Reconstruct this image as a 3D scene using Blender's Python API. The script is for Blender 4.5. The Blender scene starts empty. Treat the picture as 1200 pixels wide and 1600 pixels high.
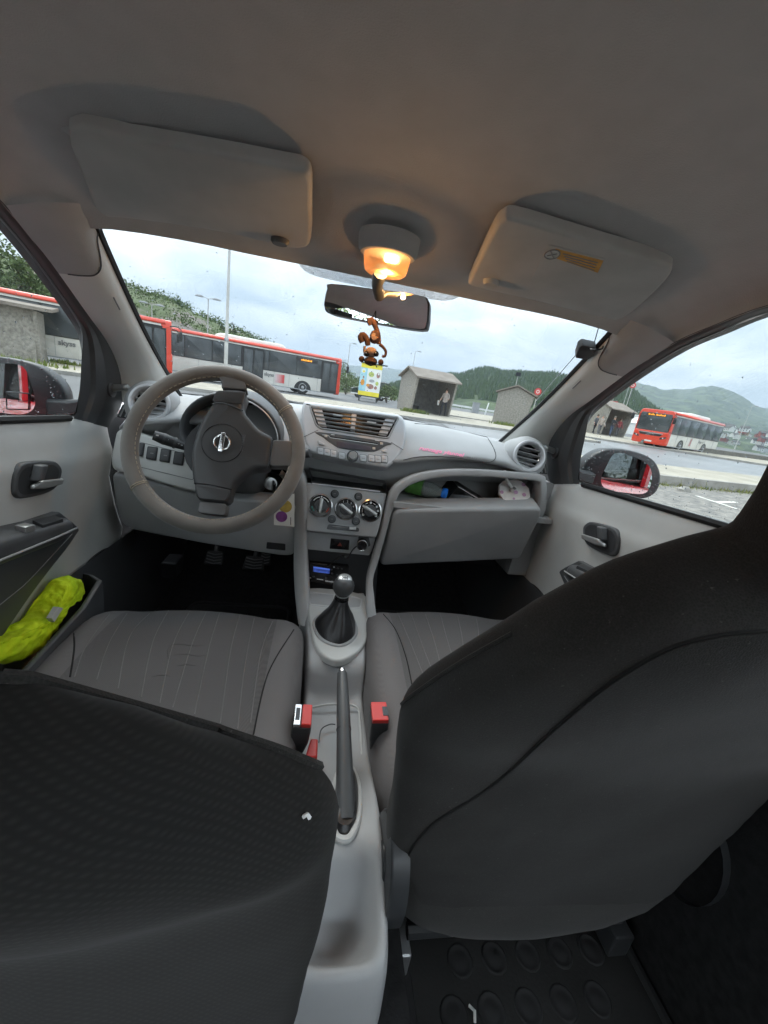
import bpy, bmesh, math, random
import numpy as np
from mathutils import Vector, Matrix
from mathutils.bvhtree import BVHTree
random.seed(7); np.random.seed(7)
S = bpy.context.scene
COL = S.collection
PI = math.pi
V = lambda *a: np.array(a, float)

# ------------------------------------------------------------------ camera
CAM_P = V(-0.082, -1.172, 1.043)
YAW, PITCH, ROLL, FPX = math.radians(10.0), math.radians(-16.74), math.radians(9.0), 618.0
def cam_axes():
    cy, sy, cp, sp = math.cos(YAW), math.sin(YAW), math.cos(PITCH), math.sin(PITCH)
    f = V(sy*cp, cy*cp, sp); r = V(cy, -sy, 0); u = np.cross(r, f)
    c, s = math.cos(ROLL), math.sin(ROLL)
    return c*r+s*u, -s*r+c*u, f
CR, CU, CF = cam_axes()
cd = bpy.data.cameras.new('camera'); cam = bpy.data.objects.new('camera', cd); COL.objects.link(cam)
cam.matrix_world = Matrix(((CR[0], CU[0], -CF[0], CAM_P[0]), (CR[1], CU[1], -CF[1], CAM_P[1]), (CR[2], CU[2], -CF[2], CAM_P[2]), (0, 0, 0, 1)))
cd.sensor_fit = 'VERTICAL'; cd.sensor_height = 36.0; cd.lens = FPX/1600*36.0
cd.clip_start = 0.01; cd.clip_end = 20000
S.camera = cam

# ------------------------------------------------------------------ sky, sun, exposure
SUN_EL, SUN_AZ = math.radians(52), math.radians(-28)      # azimuth from +y towards +x
W = bpy.data.worlds.new('World'); S.world = W; W.use_nodes = True
def build_world():
    nt = W.node_tree; N = nt.nodes; L = nt.links
    for n in list(N): N.remove(n)
    out = N.new('ShaderNodeOutputWorld'); bg = N.new('ShaderNodeBackground')
    sky = N.new('ShaderNodeTexSky'); sky.sky_type = 'NISHITA'; sky.sun_disc = False
    sky.sun_elevation = SUN_EL; sky.sun_rotation = SUN_AZ; sky.air_density = 1.2; sky.dust_density = 3.0
    tc = N.new('ShaderNodeTexCoord')
    sep = N.new('ShaderNodeSeparateXYZ'); L.new(tc.outputs['Generated'], sep.inputs[0])
    # cloud deck: directions flattened on a plane overhead
    zc = N.new('ShaderNodeMath'); zc.operation = 'MAXIMUM'; L.new(sep.outputs['Z'], zc.inputs[0]); zc.inputs[1].default_value = 0.0
    za = N.new('ShaderNodeMath'); za.operation = 'ADD'; L.new(zc.outputs[0], za.inputs[0]); za.inputs[1].default_value = 0.22
    dv = N.new('ShaderNodeVectorMath'); dv.operation = 'DIVIDE'
    cmb = N.new('ShaderNodeCombineXYZ'); L.new(za.outputs[0], cmb.inputs[0]); L.new(za.outputs[0], cmb.inputs[1]); cmb.inputs[2].default_value = 1
    L.new(tc.outputs['Generated'], dv.inputs[0]); L.new(cmb.outputs[0], dv.inputs[1])
    n1 = N.new('ShaderNodeTexNoise'); n1.inputs['Scale'].default_value = 1.7; n1.inputs['Detail'].default_value = 7; n1.inputs['Roughness'].default_value = .52
    n1.inputs['Distortion'].default_value = .35
    L.new(dv.outputs[0], n1.inputs['Vector'])
    cr = N.new('ShaderNodeValToRGB'); L.new(n1.outputs['Fac'], cr.inputs[0])
    e = cr.color_ramp.elements
    e[0].position = .30; e[0].color = (2.75, 3.4, 4.0, 1); e[1].position = .66; e[1].color = (7.2, 7.4, 7.45, 1)
    # overcast brightness: (1+2 sin el)/3 of the zenith
    g = N.new('ShaderNodeMath'); g.operation = 'MULTIPLY_ADD'; L.new(zc.outputs[0], g.inputs[0]); g.inputs[1].default_value = 1.55; g.inputs[2].default_value = .82
    mul = N.new('ShaderNodeVectorMath'); mul.operation = 'SCALE'; L.new(cr.outputs[0], mul.inputs[0]); L.new(g.outputs[0], mul.inputs['Scale'])
    mix = N.new('ShaderNodeMix'); mix.data_type = 'RGBA'; mix.inputs[0].default_value = .93
    L.new(sky.outputs[0], mix.inputs[6]); L.new(mul.outputs[0], mix.inputs[7])
    L.new(mix.outputs[2], bg.inputs[0]); bg.inputs[1].default_value = 0.15
    L.new(bg.outputs[0], out.inputs[0])
build_world()
sl = bpy.data.lights.new('sun', 'SUN'); sl.energy = 1.3; sl.angle = math.radians(25); sl.color = (1, .96, .9)
so = bpy.data.objects.new('sun', sl); COL.objects.link(so)
sd = Vector((math.sin(SUN_AZ)*math.cos(SUN_EL), math.cos(SUN_AZ)*math.cos(SUN_EL), math.sin(SUN_EL)))
so.rotation_euler = sd.to_track_quat('Z', 'Y').to_euler()
S.view_settings.view_transform = 'Standard'; S.view_settings.look = 'None'
S.view_settings.exposure = 2.5; S.view_settings.gamma = 1; S.view_settings.use_curve_mapping = False
HAZE = 0.00028
S.render.engine = 'CYCLES'
cy = S.cycles
cy.use_denoising = True; cy.max_bounces = 12; cy.diffuse_bounces = 9; cy.glossy_bounces = 4; cy.transmission_bounces = 4; cy.transparent_max_bounces = 12
cy.volume_bounces = 0; cy.sample_clamp_indirect = 6; cy.caustics_reflective = False; cy.caustics_refractive = False

# ------------------------------------------------------------------ geometry helpers
def ray(u, v):
    d = CF*FPX+(u-600)*CR-(v-800)*CU
    return d/np.linalg.norm(d)
def nz(a): a = np.asarray(a, float); return a/np.linalg.norm(a)
class Pl:
    """a plane in the car: measured photo directions are read off on it"""
    def __init__(s, p, n):
        s.p = np.asarray(p, float); s.n = nz(n)
        if np.dot(CAM_P-s.p, s.n) < 0: s.n = -s.n
        s.x = nz(np.cross((0, 0, 1), s.n)) if abs(s.n[2]) < .95 else nz(np.cross(s.n, (0, 1, 0)))*1.0
        if s.x[0] < 0 and abs(s.n[0]) < .8: s.x = -s.x
        s.y = np.cross(s.n, s.x)
        if s.y[2] < 0: s.y = -s.y
    def at(s, u, v):
        d = ray(u, v); t = np.dot(s.p-CAM_P, s.n)/np.dot(d, s.n); return CAM_P+t*d
    def pts(s, L): return [s.at(*q) for q in L]
    def off(s, d): return Pl(s.p+s.n*d, s.n)
def PX(x): return Pl((x, 0, 0), (1, 0, 0))
def PY(y): return Pl((0, y, 0), (0, 1, 0))
def PZ(z): return Pl((0, 0, z), (0, 0, 1))

class MB:
    def __init__(s): s.v = []; s.f = []; s.m = []; s.cm = 0
    def add(s, vs, fs):
        o = len(s.v); s.v += [tuple(map(float, p)) for p in vs]; s.f += [tuple(i+o for i in f) for f in fs]; s.m += [s.cm]*len(fs); return s
    def box(s, c, h, R=None):
        c = np.asarray(c, float); R = np.eye(3) if R is None else R
        vs = [c+R@(np.array((i, j, k))*h) for i in (-1, 1) for j in (-1, 1) for k in (-1, 1)]
        return s.add(vs, [(0, 1, 3, 2), (4, 6, 7, 5), (0, 4, 5, 1), (2, 3, 7, 6), (0, 2, 6, 4), (1, 5, 7, 3)])
    def bx(s, a, b):
        a = np.asarray(a, float); b = np.asarray(b, float); return s.box((a+b)/2, np.abs(b-a)/2)
    def loft(s, rings, closed=True, caps=True):
        n = len(rings[0]); vs = [p for r in rings for p in r]; fs = []
        for i in range(len(rings)-1):
            for j in range(n if closed else n-1):
                k = (j+1) % n; fs.append((i*n+j, i*n+k, (i+1)*n+k, (i+1)*n+j))
        if caps and closed:
            fs.append(tuple(range(n-1, -1, -1))); fs.append(tuple((len(rings)-1)*n+j for j in range(n)))
        return s.add(vs, fs)
    def grid(s, rows): return s.loft(rows, closed=False, caps=False)
    def tube(s, path, r, n=8, caps=True, closed=False, flat=1.0):
        P = [np.asarray(p, float) for p in path]; m = len(P)
        if m < 2: return s
        rr = r if hasattr(r, '__len__') else [r]*m
        rings = []; up = None
        for i in range(m):
            t = nz(P[(i+1) % m]-P[i-1]) if closed else nz(P[min(i+1, m-1)]-P[max(i-1, 0)])
            if up is None:
                up = np.cross(t, (0, 0, 1)); up = nz(up) if np.linalg.norm(up) > .1 else nz(np.cross(t, (1, 0, 0)))
            up = nz(up-t*np.dot(up, t)); w = np.cross(t, up)
            rings.append([P[i]+rr[i]*(math.cos(a)*up+flat*math.sin(a)*w) for a in np.arange(n)*2*PI/n])
        if closed: rings.append(rings[0]); caps = False
        return s.loft(rings, True, caps)
    def lathe(s, prof, O, ax, n=28, caps=True, sx=1.0):
        O = np.asarray(O, float); ax = nz(ax); X = np.cross(ax, (0, 0, 1)); X = nz(X) if np.linalg.norm(X) > .1 else V(1, 0, 0); Y = np.cross(ax, X)
        return s.loft([[O+ax*h+max(r, 1e-5)*(math.cos(a)*X*sx+math.sin(a)*Y) for a in np.arange(n)*2*PI/n] for r, h in prof], True, caps)
    def plate(s, pts, n, h0, h1, r, seg=3, back=False):
        """rounded-edge plate from an outline on a plane, from h0 to h1 along n"""
        P = np.array(pts); n = nz(n); c = P.mean(0)
        X = nz(P[1]-P[0]); X = nz(X-n*np.dot(X, n)); Y = np.cross(n, X)
        q = np.stack([(P-c)@X, (P-c)@Y], 1)
        if (q[:, 0]*np.roll(q[:, 1], -1)-np.roll(q[:, 0], -1)*q[:, 1]).sum() < 0: q = q[::-1]; P = P[::-1]
        e = np.roll(q, -1, 0)-q; e /= np.maximum(np.linalg.norm(e, axis=1, keepdims=True), 1e-9); en = np.stack([-e[:, 1], e[:, 0]], 1)
        pn = np.roll(en, 1, 0); mi = en+pn; mi /= np.maximum((mi*en).sum(1, keepdims=True), .35)
        def ring(ins, h):
            w = q+mi*ins; return [c+a*X+b*Y+n*(h+np.dot(P[i]-c, n)) for i, (a, b) in enumerate(w)]
        rings = [ring(0, h0)]
        if r > 0:
            for k in range(seg+1):
                a = PI/2*k/seg; rings.append(ring(r*(1-math.cos(a)), h1-r+r*math.sin(a)))
        else: rings.append(ring(0, h1))
        s.loft(rings, True, False)
        N = len(pts); o = len(s.v)-N; s.f.append(tuple(range(o, o+N))); s.m.append(s.cm)
        if back:
            o = len(s.v)-N*len(rings); s.f.append(tuple(range(o+N-1, o-1, -1))); s.m.append(s.cm)
        return s

def cr(pts, k=6, closed=True):
    P = [np.asarray(p, float) for p in pts]; n = len(P); out = []
    for i in range(n if closed else n-1):
        if closed: a, b, c, d = P[i-1], P[i], P[(i+1) % n], P[(i+2) % n]
        else: a, b, c, d = P[max(i-1, 0)], P[i], P[i+1], P[min(i+2, n-1)]
        for t in np.arange(k)/k:
            out.append(.5*((2*b)+(c-a)*t+(2*a-5*b+4*c-d)*t*t+(3*b-a-3*c+d)*t**3))
    if not closed: out.append(P[-1])
    return out
def rounded(pts, r, k=4):
    """polygon with each corner cut to a small arc of reach r"""
    P = [np.asarray(p, float) for p in pts]; out = []; n = len(P)
    for i in range(n):
        a, b, c = P[i-1], P[i], P[(i+1) % n]; ri = r[i] if hasattr(r, '__len__') else r
        la, lc = np.linalg.norm(a-b), np.linalg.norm(c-b); d = min(ri, la*.48, lc*.48)
        s, e = b+(a-b)/la*d, b+(c-b)/lc*d
        for t in np.linspace(0, 1, k+1): out.append((1-t)**2*s+2*t*(1-t)*b+t*t*e)
    return out
def ell(c, X, Y, a, b, n=32): return [np.asarray(c)+a*math.cos(t)*np.asarray(X)+b*math.sin(t)*np.asarray(Y) for t in np.arange(n)*2*PI/n]
def samp(path, n):
    P = np.array(path, float); d = np.r_[0, np.cumsum(np.linalg.norm(np.diff(P, axis=0), axis=1))]
    t = np.linspace(0, d[-1], n); return [V(*[np.interp(x, d, P[:, k]) for k in range(P.shape[1])]) for x in t]

MATS = {}
def mesh_of(name, mb, mats, smooth=True, recalc=True):
    me = bpy.data.meshes.new(name); me.from_pydata(mb.v, [], mb.f)
    for m in (mats if isinstance(mats, (list, tuple)) else [mats]): me.materials.append(MATS[m] if isinstance(m, str) else m)
    if any(mb.m): me.polygons.foreach_set('material_index', mb.m)
    if recalc:
        bm = bmesh.new(); bm.from_mesh(me); bmesh.ops.recalc_face_normals(bm, faces=bm.faces); bm.to_mesh(me); bm.free()
    if smooth: me.polygons.foreach_set('use_smooth', [True]*len(me.polygons))
    me.update(); return me
def obj(name, mb, mats, parent=None, smooth=True, bevel=0, sub=0, ang=40, recalc=True, solid=0, **props):
    me = mb if isinstance(mb, bpy.types.Mesh) else mesh_of(name, mb, mats, smooth, recalc)
    o = bpy.data.objects.new(name, me); COL.objects.link(o)
    if parent is not None: o.parent = parent
    if solid:
        m = o.modifiers.new('s', 'SOLIDIFY'); m.thickness = solid; m.offset = -1
    if bevel:
        m = o.modifiers.new('b', 'BEVEL'); m.width = bevel; m.segments = 2; m.limit_method = 'ANGLE'; m.angle_limit = math.radians(35)
    if sub:
        m = o.modifiers.new('u', 'SUBSURF'); m.levels = sub; m.render_levels = sub
    elif smooth and ang and not isinstance(mb, bpy.types.Mesh):
        me.set_sharp_from_angle(angle=math.radians(ang))
    for k, v in props.items(): o[k] = v
    return o
def tag(o, label, cat, group=None):
    o['label'] = label; o['category'] = cat
    if group: o['group'] = group
    return o
def empty(name, loc, label, cat, group=None, rz=0, rot=None):
    o = bpy.data.objects.new(name, None); COL.objects.link(o); o.location = tuple(map(float, loc)); o.rotation_euler = rot or (0, 0, rz); o.empty_display_size = .1
    return tag(o, label, cat, group)
def text(name, body, mat, parent, O, X, Y, size, ext=.0004, shear=0, align='CENTER', bold=0):
    c = bpy.data.curves.new(name, 'FONT'); c.body = body; c.size = size; c.extrude = ext; c.align_x = align; c.align_y = 'CENTER'; c.shear = shear; c.offset = bold
    c.resolution_u = 2; f = bpy.data.objects.new(name, c); COL.objects.link(f)
    bpy.context.view_layer.update(); me = bpy.data.meshes.new_from_object(f.evaluated_get(bpy.context.evaluated_depsgraph_get())); bpy.data.objects.remove(f)
    me.name = name; me.materials.clear(); me.materials.append(MATS[mat]); t = bpy.data.objects.new(name, me); COL.objects.link(t)
    X = nz(X); Y = np.asarray(Y, float); Y = nz(Y-X*np.dot(X, Y)); Z = np.cross(X, Y)
    t.matrix_world = Matrix(((X[0], Y[0], Z[0], O[0]), (X[1], Y[1], Z[1], O[1]), (X[2], Y[2], Z[2], O[2]), (0, 0, 0, 1)))
    if parent is not None:
        t.parent = parent; bpy.context.view_layer.update(); t.matrix_parent_inverse = parent.matrix_world.inverted()
    return t
def copy_tree(o, parent=None):
    c = o.copy(); COL.objects.link(c); c.parent = parent
    if parent is not None: c.matrix_parent_inverse = o.matrix_parent_inverse
    for ch in list(o.children): copy_tree(ch, c)
    return c
def bvh_of(o):
    dg = bpy.context.evaluated_depsgraph_get(); ev = o.evaluated_get(dg); me = ev.to_mesh()
    M = o.matrix_world; vs = [M@v.co for v in me.vertices]; b = BVHTree.FromPolygons(vs, [tuple(p.vertices) for p in me.polygons]); ev.to_mesh_clear(); return b
def drape(b, pix, off=0.0015):
    """points where the sight lines of measured photo points meet a built surface"""
    out = []
    for u, v in pix:
        d = Vector(ray(u, v)); h = b.ray_cast(Vector(CAM_P), d)
        if h[0] is not None:
            n = h[1] if h[1].dot(d) < 0 else -h[1]; out.append(np.array(h[0]+n*off))
    return out

# ------------------------------------------------------------------ materials
def mat(name, col, rough=.5, metal=0., bump=0., bscale=200., var=0., vscale=3., spec=.5, col2=None, coat=0., emit=None, estr=0., alpha=1., trans=0., sheen=0., detail=3, vdetail=4, contrast=(.35, .65), btype='noise', obj_space=True, sub=0.):
    m = bpy.data.materials.new(name); m.use_nodes = True; nt = m.node_tree; N = nt.nodes; L = nt.links; b = N['Principled BSDF']
    b.inputs['Base Color'].default_value = (*col, 1); b.inputs['Roughness'].default_value = rough; b.inputs['Metallic'].default_value = metal
    b.inputs['Specular IOR Level'].default_value = spec; b.inputs['Coat Weight'].default_value = coat; b.inputs['Alpha'].default_value = alpha
    b.inputs['Transmission Weight'].default_value = trans; b.inputs['Sheen Weight'].default_value = sheen; b.inputs['Subsurface Weight'].default_value = sub
    if emit: b.inputs['Emission Color'].default_value = (*emit, 1); b.inputs['Emission Strength'].default_value = estr
    tc = N.new('ShaderNodeTexCoord')
    co = tc.outputs['Object']
    if var or col2:
        n = N.new('ShaderNodeTexNoise'); n.inputs['Scale'].default_value = vscale; n.inputs['Detail'].default_value = vdetail; L.new(co, n.inputs['Vector'])
        r = N.new('ShaderNodeValToRGB'); r.color_ramp.elements[0].position, r.color_ramp.elements[1].position = contrast
        c2 = col2 if col2 else tuple(c*(1+var) for c in col); c1 = col if col2 else tuple(c*(1-var) for c in col)
        r.color_ramp.elements[0].color = (*c1, 1); r.color_ramp.elements[1].color = (*c2, 1)
        L.new(n.outputs['Fac'], r.inputs[0]); L.new(r.outputs[0], b.inputs['Base Color'])
        rr = N.new('ShaderNodeMapRange'); rr.inputs['To Min'].default_value = max(rough-.08, .02); rr.inputs['To Max'].default_value = min(rough+.08, 1)
        L.new(n.outputs['Fac'], rr.inputs[0]); L.new(rr.outputs[0], b.inputs['Roughness'])
    if bump:
        if btype == 'noise':
            t = N.new('ShaderNodeTexNoise'); t.inputs['Scale'].default_value = bscale; t.inputs['Detail'].default_value = detail; o = t.outputs['Fac']
        elif btype == 'voronoi':
            t = N.new('ShaderNodeTexVoronoi'); t.inputs['Scale'].default_value = bscale; o = t.outputs['Distance']
        L.new(co, t.inputs['Vector'])
        bp = N.new('ShaderNodeBump'); bp.inputs['Strength'].default_value = bump; bp.inputs['Distance'].default_value = .3/bscale
        L.new(o, bp.inputs['Height']); L.new(bp.outputs[0], b.inputs['Normal'])
    MATS[name] = m; return m
def weave(name, col, col2, scale, ang=45, rough=.95, bump=.4, dist=1.2, attr=None):
    """woven cloth: two crossed wave bands give threads, in object space"""
    m = mat(name, col, rough, spec=.1, sheen=.06); nt = m.node_tree; N = nt.nodes; L = nt.links; b = N['Principled BSDF']
    tc = N.new('ShaderNodeTexCoord'); mp = N.new('ShaderNodeMapping'); mp.inputs['Rotation'].default_value = (0, math.radians(ang), 0)
    if attr: at = N.new('ShaderNodeAttribute'); at.attribute_name = attr; L.new(at.outputs['Vector'], mp.inputs[0])
    else: L.new(tc.outputs['Object'], mp.inputs[0])
    hs = []
    for d in ('X', 'Z'):
        w = N.new('ShaderNodeTexWave'); w.bands_direction = d; w.inputs['Scale'].default_value = scale; w.inputs['Distortion'].default_value = dist; w.inputs['Detail'].default_value = 1; L.new(mp.outputs[0], w.inputs[0]); hs.append(w.outputs['Fac'])
    mu = N.new('ShaderNodeMath'); mu.operation = 'MULTIPLY'; L.new(hs[0], mu.inputs[0]); L.new(hs[1], mu.inputs[1])
    n = N.new('ShaderNodeTexNoise'); n.inputs['Scale'].default_value = 5; n.inputs['Detail'].default_value = 6; L.new(tc.outputs['Object'], n.inputs[0])
    ad = N.new('ShaderNodeMath'); ad.operation = 'MULTIPLY_ADD'; L.new(n.outputs['Fac'], ad.inputs[0]); ad.inputs[1].default_value = .9; L.new(mu.outputs[0], ad.inputs[2])
    sb = N.new('ShaderNodeMath'); sb.operation = 'MULTIPLY_ADD'; L.new(ad.outputs[0], sb.inputs[0]); sb.inputs[1].default_value = .9; sb.inputs[2].default_value = -.25
    mx = N.new('ShaderNodeMix'); mx.data_type = 'RGBA'; mx.inputs[6].default_value = (*col, 1); mx.inputs[7].default_value = (*col2, 1); L.new(sb.outputs[0], mx.inputs[0]); L.new(mx.outputs[2], b.inputs['Base Color'])
    bp = N.new('ShaderNodeBump'); bp.inputs['Strength'].default_value = bump; bp.inputs['Distance'].default_value = .0012; L.new(mu.outputs[0], bp.inputs['Height']); L.new(bp.outputs[0], b.inputs['Normal'])
    return m
def speckle(name, col, col2, scale, bump):
    """knitted cloth seen close: irregular loops, lint and stretched patches"""
    m = mat(name, col, .95, spec=.08, sheen=.1); nt = m.node_tree; N = nt.nodes; L = nt.links; b = N['Principled BSDF']; tc = N.new('ShaderNodeTexCoord')
    v = N.new('ShaderNodeTexVoronoi'); v.inputs['Scale'].default_value = scale; v.inputs['Randomness'].default_value = .75; L.new(tc.outputs['Object'], v.inputs[0])
    n = N.new('ShaderNodeTexNoise'); n.inputs['Scale'].default_value = 7; n.inputs['Detail'].default_value = 12; n.inputs['Roughness'].default_value = .65; L.new(tc.outputs['Object'], n.inputs[0])
    l = N.new('ShaderNodeTexNoise'); l.inputs['Scale'].default_value = 260; l.inputs['Detail'].default_value = 2; L.new(tc.outputs['Object'], l.inputs[0])
    lr = N.new('ShaderNodeMapRange'); lr.inputs[1].default_value = .70; lr.inputs[2].default_value = .80; L.new(l.outputs['Fac'], lr.inputs[0])
    a = N.new('ShaderNodeMath'); a.operation = 'MULTIPLY_ADD'; L.new(v.outputs['Distance'], a.inputs[0]); a.inputs[1].default_value = .75; L.new(n.outputs['Fac'], a.inputs[2])
    r = N.new('ShaderNodeMapRange'); r.inputs[1].default_value = .30; r.inputs[2].default_value = 1.30; L.new(a.outputs[0], r.inputs[0])
    mx = N.new('ShaderNodeMix'); mx.data_type = 'RGBA'; mx.inputs[6].default_value = (*col, 1); mx.inputs[7].default_value = (*col2, 1); L.new(r.outputs[0], mx.inputs[0])
    m2 = N.new('ShaderNodeMix'); m2.data_type = 'RGBA'; m2.inputs[7].default_value = (*(c*2.2 for c in col2), 1); L.new(lr.outputs[0], m2.inputs[0]); L.new(mx.outputs[2], m2.inputs[6]); L.new(m2.outputs[2], b.inputs['Base Color'])
    bp = N.new('ShaderNodeBump'); bp.inputs['Strength'].default_value = bump; bp.inputs['Distance'].default_value = .0012; L.new(a.outputs[0], bp.inputs['Height']); L.new(bp.outputs[0], b.inputs['Normal'])
    return m
def glass(name, tint, refl=.06, rough=.0):
    m = bpy.data.materials.new(name); m.use_nodes = True; nt = m.node_tree; N = nt.nodes; L = nt.links; N.remove(N['Principled BSDF'])
    t = N.new('ShaderNodeBsdfTransparent'); t.inputs[0].default_value = (*tint, 1); g = N.new('ShaderNodeBsdfGlossy'); g.inputs['Roughness'].default_value = rough
    lw = N.new('ShaderNodeLayerWeight'); lw.inputs[0].default_value = .25
    mr = N.new('ShaderNodeMath'); mr.operation = 'MULTIPLY_ADD'; L.new(lw.outputs['Facing'], mr.inputs[0]); mr.inputs[1].default_value = refl*2; mr.inputs[2].default_value = refl*.3
    mx = N.new('ShaderNodeMixShader'); L.new(mr.outputs[0], mx.inputs[0]); L.new(t.outputs[0], mx.inputs[1]); L.new(g.outputs[0], mx.inputs[2]); L.new(mx.outputs[0], N['Material Output'].inputs[0])
    MATS[name] = m; return m

mat('light_plastic', (.54, .545, .53), .5, bump=.3, bscale=700, var=.06, vscale=7, vdetail=12)
mat('mid_plastic', (.36, .365, .37), .52, bump=.35, bscale=700, var=.08, vscale=7, vdetail=12)
mat('dash_plastic', (.385, .39, .395), .55, bump=.4, bscale=650, var=.07, vscale=7, vdetail=12)
mat('silver_plastic', (.60, .61, .63), .38, metal=.25, var=.03, vscale=8)
mat('chrome', (.72, .72, .72), .22, metal=1)
mat('satin', (.58, .58, .57), .35, metal=.8)
mat('dark_plastic', (.035, .037, .04), .42, bump=.1, bscale=900, var=.15, vscale=9)
mat('charcoal_plastic', (.075, .078, .082), .45, bump=.15, bscale=800, var=.1, vscale=7)
mat('gloss_black', (.012, .012, .014), .16, var=.1, vscale=5)
mat('rubber', (.012, .012, .013), .7, bump=.2, bscale=300, var=.2, vscale=6)
mat('pillar_trim', (.72, .72, .685), .6, bump=.1, bscale=700, var=.04, vscale=4)
mat('headliner', (.42, .415, .41), .95, bump=.8, bscale=520, var=.035, vscale=22, vdetail=10, spec=.1, sheen=.2)
mat('visor', (.47, .46, .44), .85, bump=.35, bscale=600, var=.06, vscale=14, vdetail=9, spec=.15)
mat('carpet', (.022, .022, .0225), 1, bump=.8, bscale=350, var=.2, vscale=60, spec=.05)
mat('mat_rubber', (.014, .014, .014), .75, bump=.3, bscale=200, var=.35, vscale=12)
weave('seat_cloth', (.112, .106, .106), (.15, .142, .141), 300, 20, bump=.25)
weave('seat_side_cloth', (.155, .146, .146), (.185, .174, .173), 320, 35, bump=.2)
weave('seat_back_cloth', (.0175, .0171, .0165), (.0265, .0257, .0247), 62, 40, bump=.05, dist=.35, attr='fab')
speckle('seat_cover_cloth', (.016, .0153, .0146), (.042, .040, .038), 640, .22)
speckle('seat_panel_cloth', (.0125, .012, .0115), (.032, .0305, .029), 640, .2)
mat('thread', (.20, .19, .188), .9)
mat('dark_thread', (.012, .012, .012), .9)
mat('tan_thread', (.42, .36, .27), .8)
mat('wheel_cover', (.175, .158, .14), .75, bump=.35, bscale=420, var=.22, vscale=9, sheen=.3)
mat('wheel_plastic', (.05, .051, .053), .42, bump=.18, bscale=900, var=.1, vscale=10)
mat('wheel_grey', (.12, .12, .12), .4, bump=.1, bscale=900, var=.06)
mat('leather', (.02, .02, .022), .38, bump=.3, bscale=160, var=.25, vscale=10)
mat('red_plastic', (.62, .035, .03), .35, var=.08)
mat('red_paint', (.60, .025, .035), .28, coat=.7, var=.04, vscale=2)
mat('white_print', (.75, .75, .75), .6)
mat('grey_print', (.22, .22, .22), .6)
mat('pink_vinyl', (.85, .25, .42), .5)
mat('orange_print', (.62, .33, .08), .7, var=.1, vscale=60)
mat('paper', (.66, .66, .63), .8, var=.05, vscale=15)
mat('vest', (.74, .96, .015), .7, bump=.3, bscale=60, var=.22, vscale=18, emit=(.55, .9, .02), estr=.0)
mat('retro_tape', (.55, .56, .55), .3, var=.1)
mat('purple_print', (.18, .045, .20), .6, var=.2, vscale=60)
mat('mustard_print', (.42, .30, .06), .6, var=.25, vscale=60)
mat('blue_cap', (.02, .24, .92), .35)
mat('clear_plastic', (.70, .78, .74), .12, trans=.75, spec=.5)
mat('green_label', (.10, .28, .05), .5, var=.2, vscale=70)
mat('pot_paper', (.84, .82, .80), .7, var=.08, vscale=30)
mat('pot_dot', (.60, .36, .55), .7)
mat('mirror_glass', (.82, .84, .84), .015, metal=1)
mat('lcd', (.03, .05, .15), .3, emit=(.03, .06, .35), estr=.06)
mat('lcd_band', (.05, .1, .3), .3, emit=(.10, .2, .8), estr=.12)
mat('display', (.10, .085, .10), .25, var=.1, vscale=20)
mat('red_mark', (.5, .06, .03), .5)
mat('teal_mark', (.03, .25, .22), .5)
mat('lamp_lens', (.72, .36, .15), .4, emit=(1, .40, .12), estr=.05, trans=.2, alpha=.72)
mat('bulb', (1, .85, .6), .4, emit=(1, .72, .30), estr=9)
mat('frit', (.25, .25, .25), .6)
mat('toy_brown', (.125, .075, .065), .95, spec=.1, bump=.3, bscale=90, var=.2, vscale=40)
mat('toy_tan', (.38, .28, .235), .95, spec=.1, var=.1, vscale=40)
glass('windscreen', (.232, .246, .25), .035)  # tint far deeper than real glass, dims the outside against the cabin
glass('side_glass', (.232, .246, .246), .035)  # same deepened tint, holds outdoor brightness down beside the interior
glass('rear_glass', (.95, .97, .96), .05)
mat('drop', (.8, .85, .88), .05, trans=.8)
# outdoors
mat('asphalt', (.095, .097, .10), .75, bump=.5, bscale=25, col2=(.17, .172, .175), vscale=.35, vdetail=9, contrast=(.3, .72))
mat('wet_asphalt', (.16, .163, .167), .4, bump=.25, bscale=30, col2=(.27, .272, .275), vscale=.18, vdetail=8, contrast=(.3, .7))
mat('gravel_asphalt', (.14, .135, .13), .9, bump=1., bscale=28, col2=(.30, .28, .25), vscale=7, vdetail=9)
mat('paving', (.31, .28, .225), .85, bump=.4, bscale=20, col2=(.43, .395, .325), vscale=1.3, vdetail=8)
mat('kerb', (.30, .285, .26), .85, bump=.5, bscale=18, col2=(.40, .38, .35), vscale=3, vdetail=8)
mat('road_paint', (.68, .66, .60), .7, var=.2, vscale=4)
mat('concrete', (.22, .205, .18), .9, bump=.9, bscale=14, col2=(.40, .375, .33), vscale=9, vdetail=10, contrast=(.3, .7))
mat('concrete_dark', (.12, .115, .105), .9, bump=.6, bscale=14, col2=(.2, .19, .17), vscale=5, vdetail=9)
mat('roof_felt', (.20, .17, .145), .9, bump=.4, bscale=20, col2=(.28, .245, .21), vscale=2, vdetail=8)
mat('rock', (.16, .14, .12), .95, bump=1., bscale=.25, col2=(.30, .27, .24), vscale=.22, vdetail=12)
mat('hill_green', (.075, .105, .04), .95, bump=1, bscale=.12, col2=(.12, .14, .065), vscale=.09, vdetail=12)
mat('far_green', (.022, .045, .018), 1, bump=1, bscale=.05, col2=(.085, .115, .05), vscale=.025, vdetail=14, contrast=(.42, .6))
mat('grass', (.10, .16, .025), .9, col2=(.22, .24, .06), vscale=4)
mat('dry_grass', (.30, .27, .09), .9, col2=(.14, .19, .04), vscale=3)
mat('leaf', (.075, .115, .035), .75, col2=(.13, .17, .065), vscale=.35, vdetail=6, spec=.25)
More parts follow.
